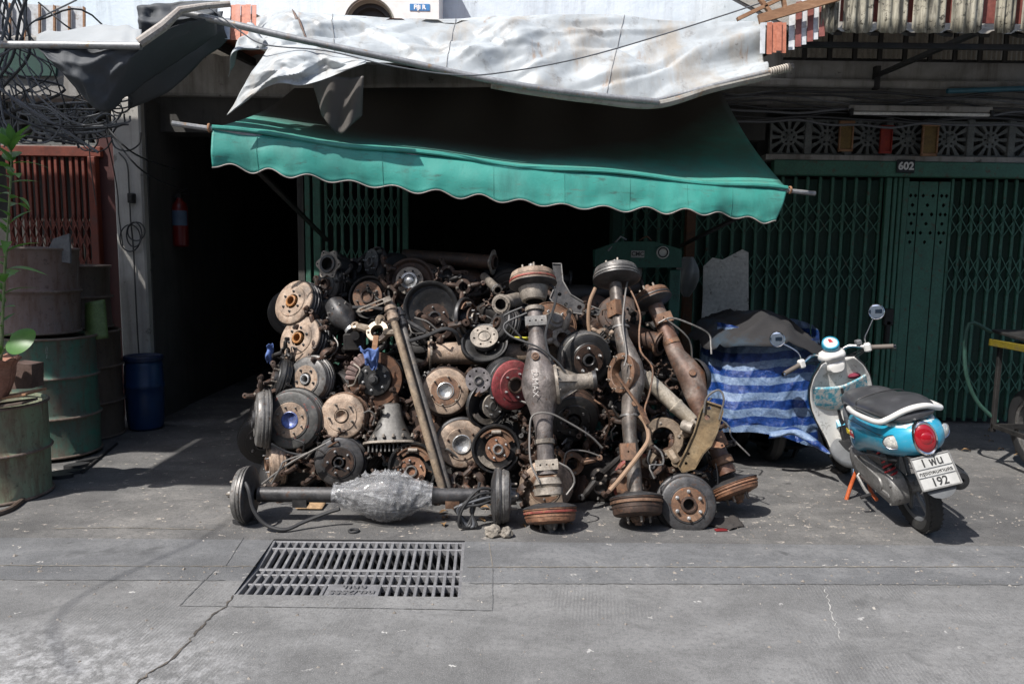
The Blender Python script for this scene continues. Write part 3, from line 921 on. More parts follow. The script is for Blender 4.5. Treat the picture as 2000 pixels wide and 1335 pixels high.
for i, (a, yb, mt) in enumerate(((1484, 105, M_GREYSHEET), (1496, 107, M_ORSHEET), (1506, 103, M_ORSHEET), (1515, 100, M_ORSHEET), (1525, 104, M_ORSHEET))):
    q0, q1 = P(a, yb, YE - .12) - so_, P(a + 10, yb, YE - .12) - so_
    u0, u1 = P(a + 1, 45, YE - .1) - so_, P(a + 11, 44, YE - .1) - so_
    d = V((0, -0.01 if i % 2 else 0, 0))
    solidify(obj('strip', B().add([q0 + d, q1 + d, u1 + d, u0 + d], [(0, 1, 2, 3)]), mt, st, 0), 0.002)
for a, c in (((1440, 38), (1540, -10)), ((1535, 30), (1525, -30)), ((1478, -10), (1508, 30))):
    obj('strut', B().bar(P(*a, YE + .1) - so_, P(*c, YE + .1) - so_, 0.03, 0.02), M_WOOD, st, 30)
# left stump of the same roof behind the tarpaulin pole
ls = thing('striped_roof_sheets', 'stub of orange and white roof sheets left of the grey tarpaulin', 'roof sheet', Matrix.Translation(P(470, 60, 5.0)))
lo_ = P(470, 60, 5.0)
for i, (a, mt) in enumerate(((430, M_GREYSHEET), (440, M_GREYSHEET), (450, M_ORSHEET), (460, M_ORSHEET), (470, M_ORSHEET), (480, M_ORSHEET), (490, M_ORSHEET))):
    q0, q1, u1, u0 = [p - lo_ for p in (P(a, 76 + i, 4.95), P(a + 10, 77 + i, 4.95), P(a + 11, 10, 5.05), P(a + 1, 10, 5.05))]
    d = V((0, -0.01 if i % 2 else 0, 0))
    solidify(obj('strip', B().add([q0 + d, q1 + d, u1 + d, u0 + d], [(0, 1, 2, 3)]), mt, ls, 0), 0.002)
# pale siding on the upper left, dark green board under it
sd = thing('siding', 'pale ribbed siding panel high on the left behind the cables', 'siding', Matrix.Translation(P(80, 40, 6.75)))
so2 = P(80, 40, 6.75)
for i in range(7):
    a = -40 + i * 29
    q = [P(a, 78, 6.75), P(a + 28, 78, 6.75), P(a + 28, 5 + i * 1.5, 6.75), P(a, 3 + i * 1.5, 6.75)]
    obj('panel', B().add([p - so2 for p in q] + [p - so2 + V((0, 0.03, 0)) for p in q], [(0, 1, 2, 3), (4, 7, 6, 5), (0, 4, 5, 1), (1, 5, 6, 2), (2, 6, 7, 3), (3, 7, 4, 0)]), M_GREYSHEET, sd, 0)
    q = [P(a + 27.5, 80, 6.72), P(a + 31, 80, 6.72), P(a + 31, 5 + i * 1.5, 6.72), P(a + 27.5, 3 + i * 1.5, 6.72)]
    obj('rib', B().add([p - so2 for p in q] + [p - so2 + V((0, 0.02, 0)) for p in q], [(0, 1, 2, 3), (4, 7, 6, 5), (0, 4, 5, 1), (1, 5, 6, 2), (2, 6, 7, 3), (3, 7, 4, 0)]), M_WOOD, sd, 0)
gbp = [P(-60, 148, 6.68), P(108, 148, 6.68), P(112, 84, 6.68), P(-60, 84, 6.68)]
gbd = B().add(gbp + [p + V((0, .03, 0)) for p in gbp], [(0, 1, 2, 3), (4, 7, 6, 5), (0, 4, 5, 1), (1, 5, 6, 2), (2, 6, 7, 3), (3, 7, 4, 0)])
tag(obj('sign_board', gbd, mat_flat('dark_green_board', (0.012, 0.05, 0.04), 0.6), None, 0), 'blank dark green board behind the cable tangle', 'board')

# ------------------------------------------------------------------ air conditioner on the upper wall
ac0, ac1 = P(657, 112, 6.62), P(858, -105, 6.62)
ac = thing('air_conditioner', 'white outdoor air conditioner unit above the grey tarpaulin', 'air conditioner', Matrix.Translation((ac0 + ac1) / 2))
w, h = ac1.x - ac0.x, ac1.z - ac0.z
fxc, fzc, fr = P(722, 48, 6.62).x - (ac0.x + ac1.x) / 2, P(722, 48, 6.62).z - (ac0.z + ac1.z) / 2, 0.205
body = B().plate([(-w / 2, -h / 2), (w / 2, -h / 2), (w / 2, h / 2), (-w / 2, h / 2)], 0.02, RX(90), [circ(fr, 32, fxc, fzc)])
body.box(0.02, 0.34, h, T(-w / 2 + .01, 0.171, 0)).box(0.02, 0.34, h, T(w / 2 - .01, 0.171, 0)).box(w - .04, 0.34, 0.02, T(0, 0.171, h / 2 - .01)).box(w - .04, 0.34, 0.02, T(0, 0.171, -h / 2 + .01))
obj('casing', body, mat_flat('white_enamel', (0.74, 0.73, 0.70), 0.4, 0, 0.06), ac, 30)
obj('fan_ring', B().lathe([(fr - .002, 0.02), (fr + .01, 0.03), (fr + .012, 0.02), (fr + .012, -0.01), (fr - 0.02, -0.06), (fr - 0.03, -0.06)], 40, T(fxc, -0.0, fzc) @ RX(90)), mat_flat('grey_plastic', (0.22, 0.22, 0.19), 0.5), ac)
obj('fan_guard', B().lathe([(fr, -0.055), (fr * .75, -0.05), (fr * .72, -.1), (0, -0.1)], 40, T(fxc, 0, fzc) @ RX(90)), mat_flat('dark_fan', (0.03, 0.03, 0.03), 0.6), ac)
lbx, lbz = P(820, 15, 6.6).x - (ac0.x + ac1.x) / 2, P(820, 15, 6.6).z - (ac0.z + ac1.z) / 2
lb = obj('maker_label', B().box(0.17, 0.004, 0.055), mat_flat('blue_label', (0.05, 0.19, 0.42), 0.4), ac, 30, T(lbx, -0.0235, lbz))
link('lettering', text_mesh('FiJi R', 0.05, 0.001, bold=0.002), mat_flat('white_print', (0.8, 0.8, 0.8), 0.5), lb, T(0, -0.0035, 0) @ RX(90))

# ------------------------------------------------------------------ what stands round the view: the houses opposite, and an unseen canopy added to shade the left
op = thing('opposite_shophouse', 'row of grey shophouses on the other side of the street', 'building', T(0, -5.2, 0))
M_OPP = plaster('opposite_plaster', [(0.44, 0.43, 0.41), (0.52, 0.51, 0.49), (0.6, 0.59, 0.57)], (0.3, 0.28, 0.26), 0.4)
obj('wall', B().box(36, 0.4, 7.0, T(0, -0.2, 3.5)), M_OPP, op, 30)
M_OPW = mat_flat('opposite_window', (0.04, 0.05, 0.06), 0.15)
for i in range(9):
    obj('shutter', B().box(3.1, 0.06, 2.7, T(-16 + i * 4, 0.03, 1.36), 0.01), mat_flat('shutter_grey', (0.16, 0.17, 0.18), 0.5) if i == 0 else MATS['shutter_grey'], op, 30)
    for z in (4.9,):
        obj('window', B().box(2.4, 0.06, 1.4, T(-16 + i * 4, 0.03, z), 0.01), M_OPW, op, 30)
nb = thing('added_shade_canopy', 'high unseen canopy added beyond the left edge of the view for shade', 'roof', T(-6.0, 4.6, 4.3))
for i in range(12):
    y0, y1 = lerp(2.55, 5.75, i / 12), lerp(2.55, 5.75, (i + 1) / 12)
    for xa_, xb_, ymin in ((-4.95, -3.8, 0), (-11.0, -4.96, 3.3)):
        if y0 < ymin: continue
        q = [(xa_, y0, 4.32), (xb_, y0, 4.30), (xb_, y1, 4.30), (xa_, y1, 4.32)]
        solidify(obj('roof_sheet', B().add([V(p) - V((-6.0, 4.6, 4.3)) for p in q], [(0, 1, 2, 3)]), M_ROOFUNDER, nb, 0), 0.01)
for x, y in ((-6.2, 2.7), (-10.5, 2.7), (-6.2, 5.7), (-10.5, 5.7)):
    obj('post', B().box(.08, .08, 4.3, T(x + 6.0, y - 4.6, -2.16), .005), M_BLACKSTEEL, nb, 30)
# roof the grey tarpaulin is drawn over, between the passage and the right-hand roof
sr = thing('shop_roof', 'dark corrugated roof behind the grey tarpaulin over the pile', 'roof', T(0, 5.9, 3.2))
sx0, sx1 = P(300, 60, 5.1).x, P(1592, 60, 5.1).x
def yfr(x): return 5.20 + 0.19 * (x + 1.84) / 3.64
for i in range(18):
    x0, x1 = lerp(sx0, sx1, i / 18), lerp(sx0, sx1, (i + 1) / 18)
    prof = [(lerp(x0, x1, k / 6), 0.02 if k in (2, 3, 4) else 0.0) for k in range(7)]
    vs = [V((x, yfr(x) if y < 6 else y, z + dz)) - V((0, 5.9, 3.2)) for y, z in ((5.20, 3.11), (6.87, 3.27)) for x, dz in prof]
    obj('roof_sheet', B().add(vs, [(k, k + 1, k + 8, k + 7) for k in range(6)]), M_ORSHEET if i % 3 == 0 else M_ROOFUNDER, sr, 30)
for k in range(7):
    x = lerp(sx0 + .05, sx1 - .05, k / 6)
    obj('rafter', B().bar(V((x, yfr(x) + .03, 3.09)) - V((0, 5.9, 3.2)), V((x, 6.86, 3.22)) - V((0, 5.9, 3.2)), .05, .06), M_BLACKSTEEL, sr, 30)

for i in range(5):
    x0, x1 = lerp(-3.35, sx0 - .01, i / 5), lerp(-3.35, sx0 - .01, (i + 1) / 5)
    prof = [(lerp(x0, x1, k / 6), 0.02 if k in (2, 3, 4) else 0.0) for k in range(7)]
    vs = [V((x, y, z + dz)) - V((0, 5.9, 3.2)) for y, z in ((6.0, 3.19), (6.87, 3.27)) for x, dz in prof]
    obj('roof_sheet', B().add(vs, [(k, k + 1, k + 8, k + 7) for k in range(6)]), M_ROOFUNDER, sr, 30)

oc = [G(470, 1000), G(430, 1015), G(360, 1062), G(290, 1098), G(200, 1150), G(150, 1205), G(128, 1260), G(110, 1330)]
tag(obj('overhead_cable', B().tube([p + SUN_TO * (4.6 / SUN_TO.z) + V((0, 0, .12 * math.sin(i))) for i, p in enumerate(oc)], .007, 8, sub=5), M_CABLE), 'bundled overhead cable crossing high above the street', 'cable')

gr_ = random.Random(77)
grit = B()
for k in range(900):
    q = gr_.random()
    if q < .6: px_, py_ = gr_.uniform(380, 2000), gr_.uniform(960, 1050)
    elif q < .8: px_, py_ = gr_.uniform(0, 2000), gr_.uniform(1095, 1150)
    else: px_, py_ = gr_.uniform(0, 2000), gr_.uniform(1050, 1330)
    p = G(px_, py_)
    if gFL.y - .02 < p.y < gBL.y + .02 and gFL.x - .03 < p.x < gFR.x + .03: continue
    r_ = gr_.uniform(.0025, .008) * (1.6 if gr_.random() > .93 else 1)
    M_ = Matrix.Translation(p + V((0, 0, r_ * .3))) @ RZ(gr_.uniform(0, 360)) @ RX(gr_.uniform(-20, 20))
    grit.add([(-r_, -r_ * .7, -r_ * .3), (r_ * .9, -r_ * .5, -r_ * .3), (r_, r_ * .6, -r_ * .3), (-r_ * .6, r_ * .8, -r_ * .3), (0, 0, r_ * .6)], [(0, 1, 4), (1, 2, 4), (2, 3, 4), (3, 0, 4), (3, 2, 1, 0)], M_)
tag(obj('grit', grit, mat_worn('grit_stone', [(0.10, 0.09, 0.08), (0.24, 0.21, 0.18), (0.45, 0.43, 0.40)], 2.0, 0, (.9, 1), .2), None, 0), 'loose grit and chips scattered over road and pavement', kind='stuff')
# ================================================================== awnings, tarpaulins, cables
def poly_at(pts, t):
    """point at parameter t (0..1) of a polyline, even in x of the source list"""
    n = len(pts) - 1
    s = min(max(t, 0.0), 1.0) * n
    i = min(int(s), n - 1)
    return pts[i].lerp(pts[i + 1], s - i)
def smooth_poly(pts, sub=8):
    return catmull(pts, sub)
def fabric(name, base, rough=0.5, stains=(), trans=0.0, bump=0.25, dirt=0.35, dirtcol=None, fine=55, coat=0.0):
    m = NT(name)
    co = m.coord((1, 1, 1), False)
    a = m.noise(co, 2.2, 7, 0.65, 0.5)
    dc = dirtcol or tuple(x * 0.35 for x in base)
    c = m.mix(m.ramp(a, [(0.42, 0.0), (0.75, dirt)]), base, dc)
    for scl, lo, hi, amt, colr, st in stains:
        mp = m.n('ShaderNodeMapping'); mp.inputs['Scale'].default_value = st
        m.l(co, mp.inputs[0])
        z = m.noise(mp.outputs[0], scl, 7, 0.7, 0.3)
        c = m.mix(m.ramp(z, [(lo, 0.0), (hi, amt)]), c, colr)
    w = m.noise(co, fine, 4, 0.6)
    m.set(Base_Color=c, Roughness=rough)
    if coat: m.set(Coat_Weight=coat, Coat_Roughness=0.3)
    m.bump(m.math('ADD', m.math('MULTIPLY', a, 0.8), m.math('MULTIPLY', w, 0.4)), bump, 0.006)
    if trans:
        tr = m.n('ShaderNodeBsdfTranslucent'); m.l(c, tr.inputs[0])
        mx = m.n('ShaderNodeMixShader'); mx.inputs[0].default_value = trans
        m.l(m.bsdf.outputs[0], mx.inputs[1]); m.l(tr.outputs[0], mx.inputs[2]); m.l(mx.outputs[0], m.out.inputs[0])
    return m.m
M_TEAL = fabric('teal_awning_fabric', (0.04, 0.285, 0.235), 0.55, [(2.2, 0.46, 0.66, 0.6, (0.085, 0.30, 0.255), (1, 1, 0.4)), (3.6, 0.50, 0.68, 0.65, (0.035, 0.15, 0.125), (1, 1, 0.3)), (9, 0.57, 0.68, 0.7, (0.045, 0.075, 0.062), (0.6, 1, 2.2)), (16, 0.60, 0.68, 0.55, (0.10, 0.12, 0.095), (0.4, 1, 3))], 0.06, 0.35, 0.3)
M_TEALTOP = fabric('soot_shade_awning_top', (0.035, 0.27, 0.22), 0.6, [(1.1, 0.30, 0.52, 0.93, (0.018, 0.018, 0.017), (0.7, 1, 1)), (9, 0.5, 0.7, 0.4, (0.09, 0.075, 0.06), (1, 1, 1))], 0.0, 0.3, 0.5)
M_TARP = fabric('silver_grey_tarpaulin', (0.40, 0.43, 0.445), 0.5, [(2.0, 0.44, 0.64, 0.65, (0.23, 0.245, 0.25), (1, 1, 1)), (2.4, 0.50, 0.68, 0.65, (0.30, 0.245, 0.18), (1.6, 1, 0.5)), (2.8, 0.61, 0.70, 0.6, (0.28, 0.16, 0.075), (3.0, 2, 0.55)), (7, 0.57, 0.68, 0.55, (0.12, 0.105, 0.09), (1, 1, 1)), (26, 0.63, 0.69, 0.6, (0.10, 0.09, 0.08), (1, 1, 1))], 0.05, 0.4, 0.45, (0.25, 0.265, 0.275))
M_DARKTARP = fabric('dark_grey_tarpaulin', (0.05, 0.056, 0.064), 0.7, [(3, 0.6, 0.75, 0.4, (0.10, 0.11, 0.12), (1, 1, 1))], 0.03, 0.3, 0.4)
M_PALECLOTH = fabric('sunlit_tarpaulin_top', (0.33, 0.345, 0.35), 0.5, [(4, 0.55, 0.75, 0.4, (0.3, 0.28, 0.25), (1, 1, 1))], 0.04, 0.3, 0.3)  # folded top of the dark tarpaulin, sunlight put into its paler colour

# ------------------------------------------------------------------ green awning
FE = [P(415, 250, 4.60), P(560, 270, 4.70), P(700, 286, 4.78), P(850, 305, 4.86), P(1000, 322, 4.93), P(1150, 336, 5.0), P(1300, 350, 5.07), P(1420, 360, 5.13), P(1537, 371, 5.2)]
BE = [P(575, 172, 6.80), P(680, 172, 6.80), P(785, 171, 6.80), P(890, 171, 6.80), P(995, 170, 6.8), P(1100, 170, 6.8), P(1205, 169, 6.8), P(1310, 168, 6.8), P(1404, 168, 6.8)]
fe, be = smooth_poly(FE, 10), smooth_poly(BE, 10)
def soot_shade_top():
    m = NT('soot_shade_awning_fabric')
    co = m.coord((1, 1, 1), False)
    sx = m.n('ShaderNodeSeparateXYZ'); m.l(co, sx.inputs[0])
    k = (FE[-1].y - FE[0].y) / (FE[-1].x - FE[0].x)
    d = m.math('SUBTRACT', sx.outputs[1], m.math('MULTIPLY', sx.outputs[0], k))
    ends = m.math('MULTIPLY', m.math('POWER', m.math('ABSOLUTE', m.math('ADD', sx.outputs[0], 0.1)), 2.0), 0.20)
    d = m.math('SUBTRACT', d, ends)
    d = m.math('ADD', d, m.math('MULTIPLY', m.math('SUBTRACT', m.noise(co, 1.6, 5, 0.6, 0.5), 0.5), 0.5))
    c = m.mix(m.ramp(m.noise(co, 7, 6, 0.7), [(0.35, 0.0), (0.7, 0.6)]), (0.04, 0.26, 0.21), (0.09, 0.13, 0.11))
    c = m.mix(m.ramp(d, [(0.08, 0.0), (0.3, 0.6), (0.6, 1.0)]), c, (0.022, 0.021, 0.020))  # tarpaulin's shade painted in with the soot, darkening back from the front edge
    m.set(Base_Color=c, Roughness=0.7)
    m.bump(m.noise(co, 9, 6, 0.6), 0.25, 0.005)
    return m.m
M_TEALTOP = soot_shade_top()
aw = thing('green_awning', 'teal green fabric awning with scalloped valance over the scrap pile', 'awning', Matrix.Translation(FE[4]))
ao = FE[4].copy()
def awn_top(u, v):
    p = poly_at(fe, u).lerp(poly_at(be, u), v)
    sag = 0.10 * math.sin(PI * v) * (0.6 + 0.4 * math.sin(PI * u))
    rip = 0.012 * math.sin(u * 21 + 3 * v) * (1 - v)
    return p - ao + V((0, 0, -sag + rip))
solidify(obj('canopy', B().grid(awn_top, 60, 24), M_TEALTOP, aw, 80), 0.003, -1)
bot = [(413, 327), (560, 347), (700, 362), (850, 383), (1000, 398), (1150, 410), (1300, 418), (1420, 424), (1515, 441)]
BO = smooth_poly([P(x, y, FE[i].y - 0.045) for i, (x, y) in enumerate(bot)], 10)
NS = 14.5
def scal(u): return (0.034 + 0.008 * math.sin(u * 19)) * (0.5 - 0.5 * math.cos(2 * PI * (u * NS + 0.05 + 0.06 * math.sin(u * 11))))
def val(u, v):
    a, c = poly_at(fe, u), poly_at(BO, u)
    p = a.lerp(c, v)
    fold = 0.012 * math.sin(u * 23 + 2.3 * math.sin(u * 7)) + 0.028 * noise.noise(V((u * 9, v * 1.2, 0.3))) + 0.008 * noise.noise(V((u * 40, v * 3, 5.3)))
    bag = -0.014 * math.sin(PI * min(1, v * 1.1))
    return p - ao + V((0, (fold * (0.25 + v) + bag), scal(u) * v ** 2))
nv = 300
va = B().grid(val, nv, 10)
solidify(obj('valance', va, M_TEAL, aw, 80), 0.0025)
M_TRIM = mat_flat('grey_piping', (0.30, 0.26, 0.24), 0.7)
obj('piping', B().tube([V(val(i / nv, 1.0)) for i in range(nv + 1)], 0.0042, 5), M_TRIM, aw)
seam = [V(val(i / 80, 0.10)) + V((0, -0.004, 0)) for i in range(81)]
obj('hem_fold', B().tube([V(awn_top(i / 60, 0.0)) + V((0, -0.006, 0.004)) for i in range(61)], 0.014, 7), M_TEAL, aw)
M_SEAM = mat_flat('seam_thread', (0.045, 0.27, 0.22), 0.7)
for u0 in (0.075, 0.29, 0.47, 0.585, 0.69, 0.79, 0.885):
    obj('seam', B().tube([V(val(u0, k / 10)) + V((0, -0.004, 0)) for k in range(11)], 0.0014, 4), M_SEAM, aw)
# front bar of the awning
ba, bb_ = P(336, 241, 4.56), P(1592, 378, 5.22)
pts = [ba, FE[0] + V((0, 0.012, -0.005))] + [p + V((0, 0.014, -0.012)) for p in FE[1:-1]] + [FE[-1] + V((0, 0.012, -0.002)), bb_]
obj('front_bar', B().tube([p - ao for p in pts], 0.0165, 10), M_PIPE, aw)
for p in (FE[0], FE[-1]):
    obj('tie', B().lathe([(0.022 + 0.006 * math.cos(2 * PI * k / 8), 0.008 * math.sin(2 * PI * k / 8)) for k in range(9)], 16, frame(p - ao + (V((-.02, 0, 0)) if p is FE[0] else V((.02, 0, 0))), (1, 0.15, 0))), mat_flat('rope_brown', (0.25, 0.13, 0.07), 0.9), aw)
# folding arms that carry it
for (a, ya, c, yc) in (((500, 330), 4.75, (640, 470), 6.9), ((1440, 425), 5.2, (1330, 480), 6.9)):
    obj('arm', B().bar(P(*a, ya) - ao, P(*c, yc) - ao, 0.035, 0.02), M_BLACKSTEEL, aw, 30)

# ------------------------------------------------------------------ grey tarpaulin over the awning
TP = [(487, 40), (540, 22), (600, 27), (690, 30), (800, 36), (900, 33), (1000, 34), (1100, 31), (1200, 30), (1300, 38), (1400, 44), (1490, 44)]
BP = [(470, 92), (540, 96), (610, 104), (690, 118), (790, 122), (880, 142), (960, 163), (1060, 180), (1160, 193), (1280, 203), (1390, 172), (1502, 146)]
YT, YB = 5.2, 4.74
tp = smooth_poly([P(x, y, YT + .2 * i / 11) for i, (x, y) in enumerate(TP)], 8)
bp = smooth_poly([P(x, y, YB - .04 + .36 * i / 11) for i, (x, y) in enumerate(BP)], 8)
gt = thing('grey_tarpaulin', 'torn silver-grey tarpaulin hung above the green awning', 'tarpaulin', Matrix.Translation(tp[40]))
to = tp[40].copy()
def make_creases(n, W, H, seed, amp=1.0):
    r = random.Random(seed)
    out = []
    for k in range(n):
        th = r.choice((r.uniform(-.5, .1), r.uniform(.35, .95), r.uniform(-1.0, -.4)))
        L = r.uniform(.18, .75) if k > n * .4 else r.uniform(.10, .3)
        out.append((r.uniform(0, W), r.uniform(0, H), math.cos(th), math.sin(th), L, r.uniform(.035, .11), r.choice((-1, 1, 1)) * r.uniform(.008, .03) * amp, r.uniform(-.4, .4)))
    return out
def creased(x, y, cr):
    d = 0.0
    for cx, cy, c, s_, L, w, a, bend in cr:
        dx, dy = x - cx, y - cy
        t = dx * c + dy * s_
        if abs(t) > L: continue
        p = -dx * s_ + dy * c + bend * t * t
        if p > w or p < -w * 2: continue
        prof = (1 - p / w) if p > 0 else (1 + p / (2 * w))
        d += a * prof * (1 - (t / L) ** 2)
    return d
CREASES = make_creases(95, 4.4, 0.95, 11)
FCREASES = make_creases(22, 1.0, 0.5, 5, 1.2)
def tarp(u, v):
    p = poly_at(tp, u).lerp(poly_at(bp, u), v)
    nr = V((0, -0.75, 0.65))
    k = math.sin(PI * v) ** 0.6
    x_, y_ = u * 4.4, v * 0.95
    s1, t1 = x_ * 0.55 + y_ * 0.83, x_ * 0.83 - y_ * 0.55
    s2, t2 = x_ * 0.62 - y_ * 0.78, x_ * 0.78 + y_ * 0.62
    d = 0.07 * noise.noise(V((x_ * 1.3, y_ * 1.1, 1.7))) + 0.03 * noise.noise(V((s1 * 3.4, t1 * 0.9, 4.1)))
    d += creased(x_, y_, CREASES) + 0.003 * noise.noise(V((x_ * 14, y_ * 14, 3.3)))
    if u > 0.8:                                  # long drawn folds towards the right-hand corner
        w_ = (u - 0.8) / 0.2
        d += 0.07 * w_ * math.sin((v * 2.6 - (1 - w_) * 1.2) * PI) * math.sin(PI * v)
    d += 0.05 * math.exp(-((u - 0.52 - 0.12 * v) / 0.03) ** 2) + 0.05 * math.exp(-((u - 0.72 + 0.1 * v) / 0.025) ** 2) * v
    e = 0.22 + 0.78 * k
    return p - to + nr * (d * e)
o = obj('sheet', B().grid(tarp, 340, 76), M_TARP, gt, 28)
solidify(o, 0.002)
# holes burnt into it stay small: dark patches of frayed cloth lie on top
# rolled hem round the lower pole
hem = [bp[i] - to + V((0, 0.01, 0.0)) for i in range(48, len(bp))]
obj('hem', B().tube(hem, 0.03, 10), fabric('grimy_hem', (0.34, 0.33, 0.30), 0.7, [(5, 0.48, 0.66, 0.8, (0.12, 0.095, 0.07), (1, 1, 1)), (9, 0.58, 0.66, 0.8, (0.36, 0.16, 0.05), (1, 1, 1))], 0, 0.4, 0.5), gt)
# loose corner hanging on the left
FL = [(525, 92), (565, 88), (610, 90), (660, 104), (716, 120)]
FB = [(444, 226), (530, 167), (590, 166), (640, 152), (716, 124)]
ft = smooth_poly([P(x, y, 4.64) for x, y in FL], 8)
fb = smooth_poly([P(x, y, 4.54) for x, y in FB], 8)
def flap(u, v):
    p = poly_at(ft, u).lerp(poly_at(fb, u), v)
    d = 0.05 * noise.noise(V((u * 3.5 + v * 1.2, v * 1.6, 2.2))) + creased(u, v * .5, FCREASES) + 0.02 * math.sin(u * 7 + v * 2)
    return p - to + V((0, -d * math.sin(PI * min(1, v * .8 + .1)), 0))
solidify(obj('loose_corner', B().grid(flap, 90, 40), M_TARP, gt, 28), 0.002)
FL2 = [(492, 45), (480, 60), (470, 90)]
FB2 = [(530, 95), (470, 100), (440, 148)]
ft2 = smooth_poly([P(x, y, 4.95) for x, y in FL2], 8); fb2 = smooth_poly([P(x, y, 4.72) for x, y in FB2], 8)
def flap2(u, v):
    p = poly_at(ft2, u).lerp(poly_at(fb2, u), v)
    return p - to + V((0, -0.05 * math.sin(u * 9 + v * 2), 0.012 * math.sin(v * 9)))
solidify(obj('torn_strip', B().grid(flap2, 20, 14), M_TARP, gt, 80), 0.002)
# scorched tear marks and the vertical welds of the sheet
for (u0, v0, ln, wd) in ((0.145, 0.12, 0.42, 0.010), (0.155, 0.3, 0.5, 0.007)):
    bb = B()
    pts = [V(tarp(u0 + 0.02 * k / 8, v0 + ln * k / 8)) + V((0, -0.006, 0.006)) for k in range(9)]
    bb.tube(pts, [wd * math.sin(PI * (k + .3) / 8.6) + .001 for k in range(9)], 5)
    obj('scorched_tear', bb, mat_worn('scorched_cloth', [(0.03, 0.02, 0.015), (0.1, 0.05, 0.03), (0.2, 0.1, 0.06)], 20, 0), gt)
for u0 in (0.235, 0.445, 0.745):
    pts = [V(tarp(u0, k / 24)) + V((0, -0.0035, 0.003)) for k in range(25)]
    obj('weld_seam', B().tube(pts, 0.0026, 4), mat_flat('seam_grey', (0.22, 0.22, 0.22), 0.7) if 'seam_grey' not in MATS else MATS['seam_grey'], gt)
# the pole that carries its lower edge, and the bound end on the right
PO = [P(345, 21, 4.62), P(560, 72, 4.68), P(780, 118, 4.78), P(960, 157, 4.86), P(1120, 182, 4.92), P(1285, 199, 4.98)]
pole = tag(obj('tarp_pole', B().tube(PO, 0.021, 12, sub=3), M_PIPE), 'long grey pole sloping across the front of the grey tarpaulin', 'pole')
PO2 = [P(1275, 199, 5.0), P(1400, 166, 5.03), P(1549, 129, 5.07)]
p2 = tag(obj('tarp_pole', B().tube(PO2, 0.018, 12, sub=3), M_PIPE), 'short pole with rope-bound end at the right corner of the grey tarpaulin', 'pole')
bd = B()
for i in range(9):
    q = P(1504 + i * 4.6, 141 - i * 1.15, 5.06)
    bd.lathe([(0.024 + 0.005 * math.cos(2 * PI * k / 6), 0.006 * math.sin(2 * PI * k / 6)) for k in range(7)], 12, frame(q, PO2[2] - PO2[1]))
tag(obj('binding', bd, mat_flat('binding_rope', (0.42, 0.38, 0.33), 0.9), p2), kind='stuff')
# dark rag hanging through behind the tarpaulin
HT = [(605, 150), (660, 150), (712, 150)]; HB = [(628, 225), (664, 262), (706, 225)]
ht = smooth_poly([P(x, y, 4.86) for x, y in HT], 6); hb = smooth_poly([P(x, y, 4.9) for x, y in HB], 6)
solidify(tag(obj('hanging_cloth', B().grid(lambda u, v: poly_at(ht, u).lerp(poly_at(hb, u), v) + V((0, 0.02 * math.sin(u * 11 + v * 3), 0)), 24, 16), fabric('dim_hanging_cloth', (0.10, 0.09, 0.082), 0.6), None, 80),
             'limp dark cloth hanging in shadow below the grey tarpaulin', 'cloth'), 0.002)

# ------------------------------------------------------------------ dark tarpaulin on the left
dk = thing('dark_tarpaulin', 'dark grey tarpaulin sagging to a point from the left-hand pole', 'tarpaulin', Matrix.Translation(P(200, 100, 4.5)))
do = P(200, 100, 4.5)
DT = [P(72, 92, 4.5), P(140, 94, 4.5), P(205, 94, 4.5), P(268, 92, 4.5), P(330, 55, 4.55), P(380, 40, 4.6), P(432, 34, 4.65)]
DB = [P(96, 108, 4.5), P(165, 190, 4.55), P(205, 219, 4.6), P(250, 188, 4.7), P(300, 150, 4.8), P(360, 112, 4.85), P(425, 66, 4.8)]
dt, db = smooth_poly(DT, 8), smooth_poly(DB, 8)
def dark(u, v):
    p = poly_at(dt, u).lerp(poly_at(db, u), v)
    d = 0.07 * math.sin(PI * v) + 0.035 * (0.5 - 2 * abs(noise.noise(V((u * 6 + v, v * 2.2, 7.7))))) + 0.012 * noise.noise(V((u * 26, v * 6, 1)))
    return p - do + V((0, -d * (1 if u < .55 else 0.6), 0))
solidify(obj('hanging_sheet', B().grid(dark, 70, 30), M_DARKTARP, dk, 80), 0.002)
ET = [P(268, 92, 4.72), P(300, 60, 4.8), P(350, 30, 4.85), P(436, 22, 4.85)]
EB = [P(250, 214, 5.0), P(330, 178, 5.0), P(395, 120, 5.0), P(445, 78, 4.95)]
et, eb = smooth_poly(ET, 8), smooth_poly(EB, 8)
def dark2(u, v):
    p = poly_at(et, u).lerp(poly_at(eb, u), v)
    return p - do + V((0, -0.04 * math.sin(PI * v) - 0.03 * noise.noise(V((u * 5, v * 3, 2))), 0))
solidify(obj('rear_sheet', B().grid(dark2, 30, 20), M_DARKTARP, dk, 80), 0.002)
CT = [P(78, 80, 4.85), P(130, 66, 4.95), P(200, 52, 5.0), P(250, 56, 4.95), P(280, 72, 4.9)]
CB = [P(70, 88, 4.5), P(130, 89, 4.5), P(200, 90, 4.5), P(250, 90, 4.5), P(275, 88, 4.5)]
ct, cb = smooth_poly(CT, 6), smooth_poly(CB, 6)
solidify(obj('folded_top', B().grid(lambda u, v: poly_at(ct, u).lerp(poly_at(cb, u), v) - do + V((0, 0, 0.05 * math.sin(PI * v) + .02 * noise.noise(V((u * 6, v * 3, 4))))), 30, 14), M_PALECLOTH, dk, 80), 0.002)
GT_ = [P(268, 12, 4.95), P(310, 8, 4.95), P(370, 2, 4.95), P(430, 2, 4.95)]
GB_ = [P(272, 62, 4.9), P(300, 66, 4.85), P(350, 40, 4.8), P(420, 30, 4.8)]
g1, g2 = smooth_poly(GT_, 6), smooth_poly(GB_, 6)
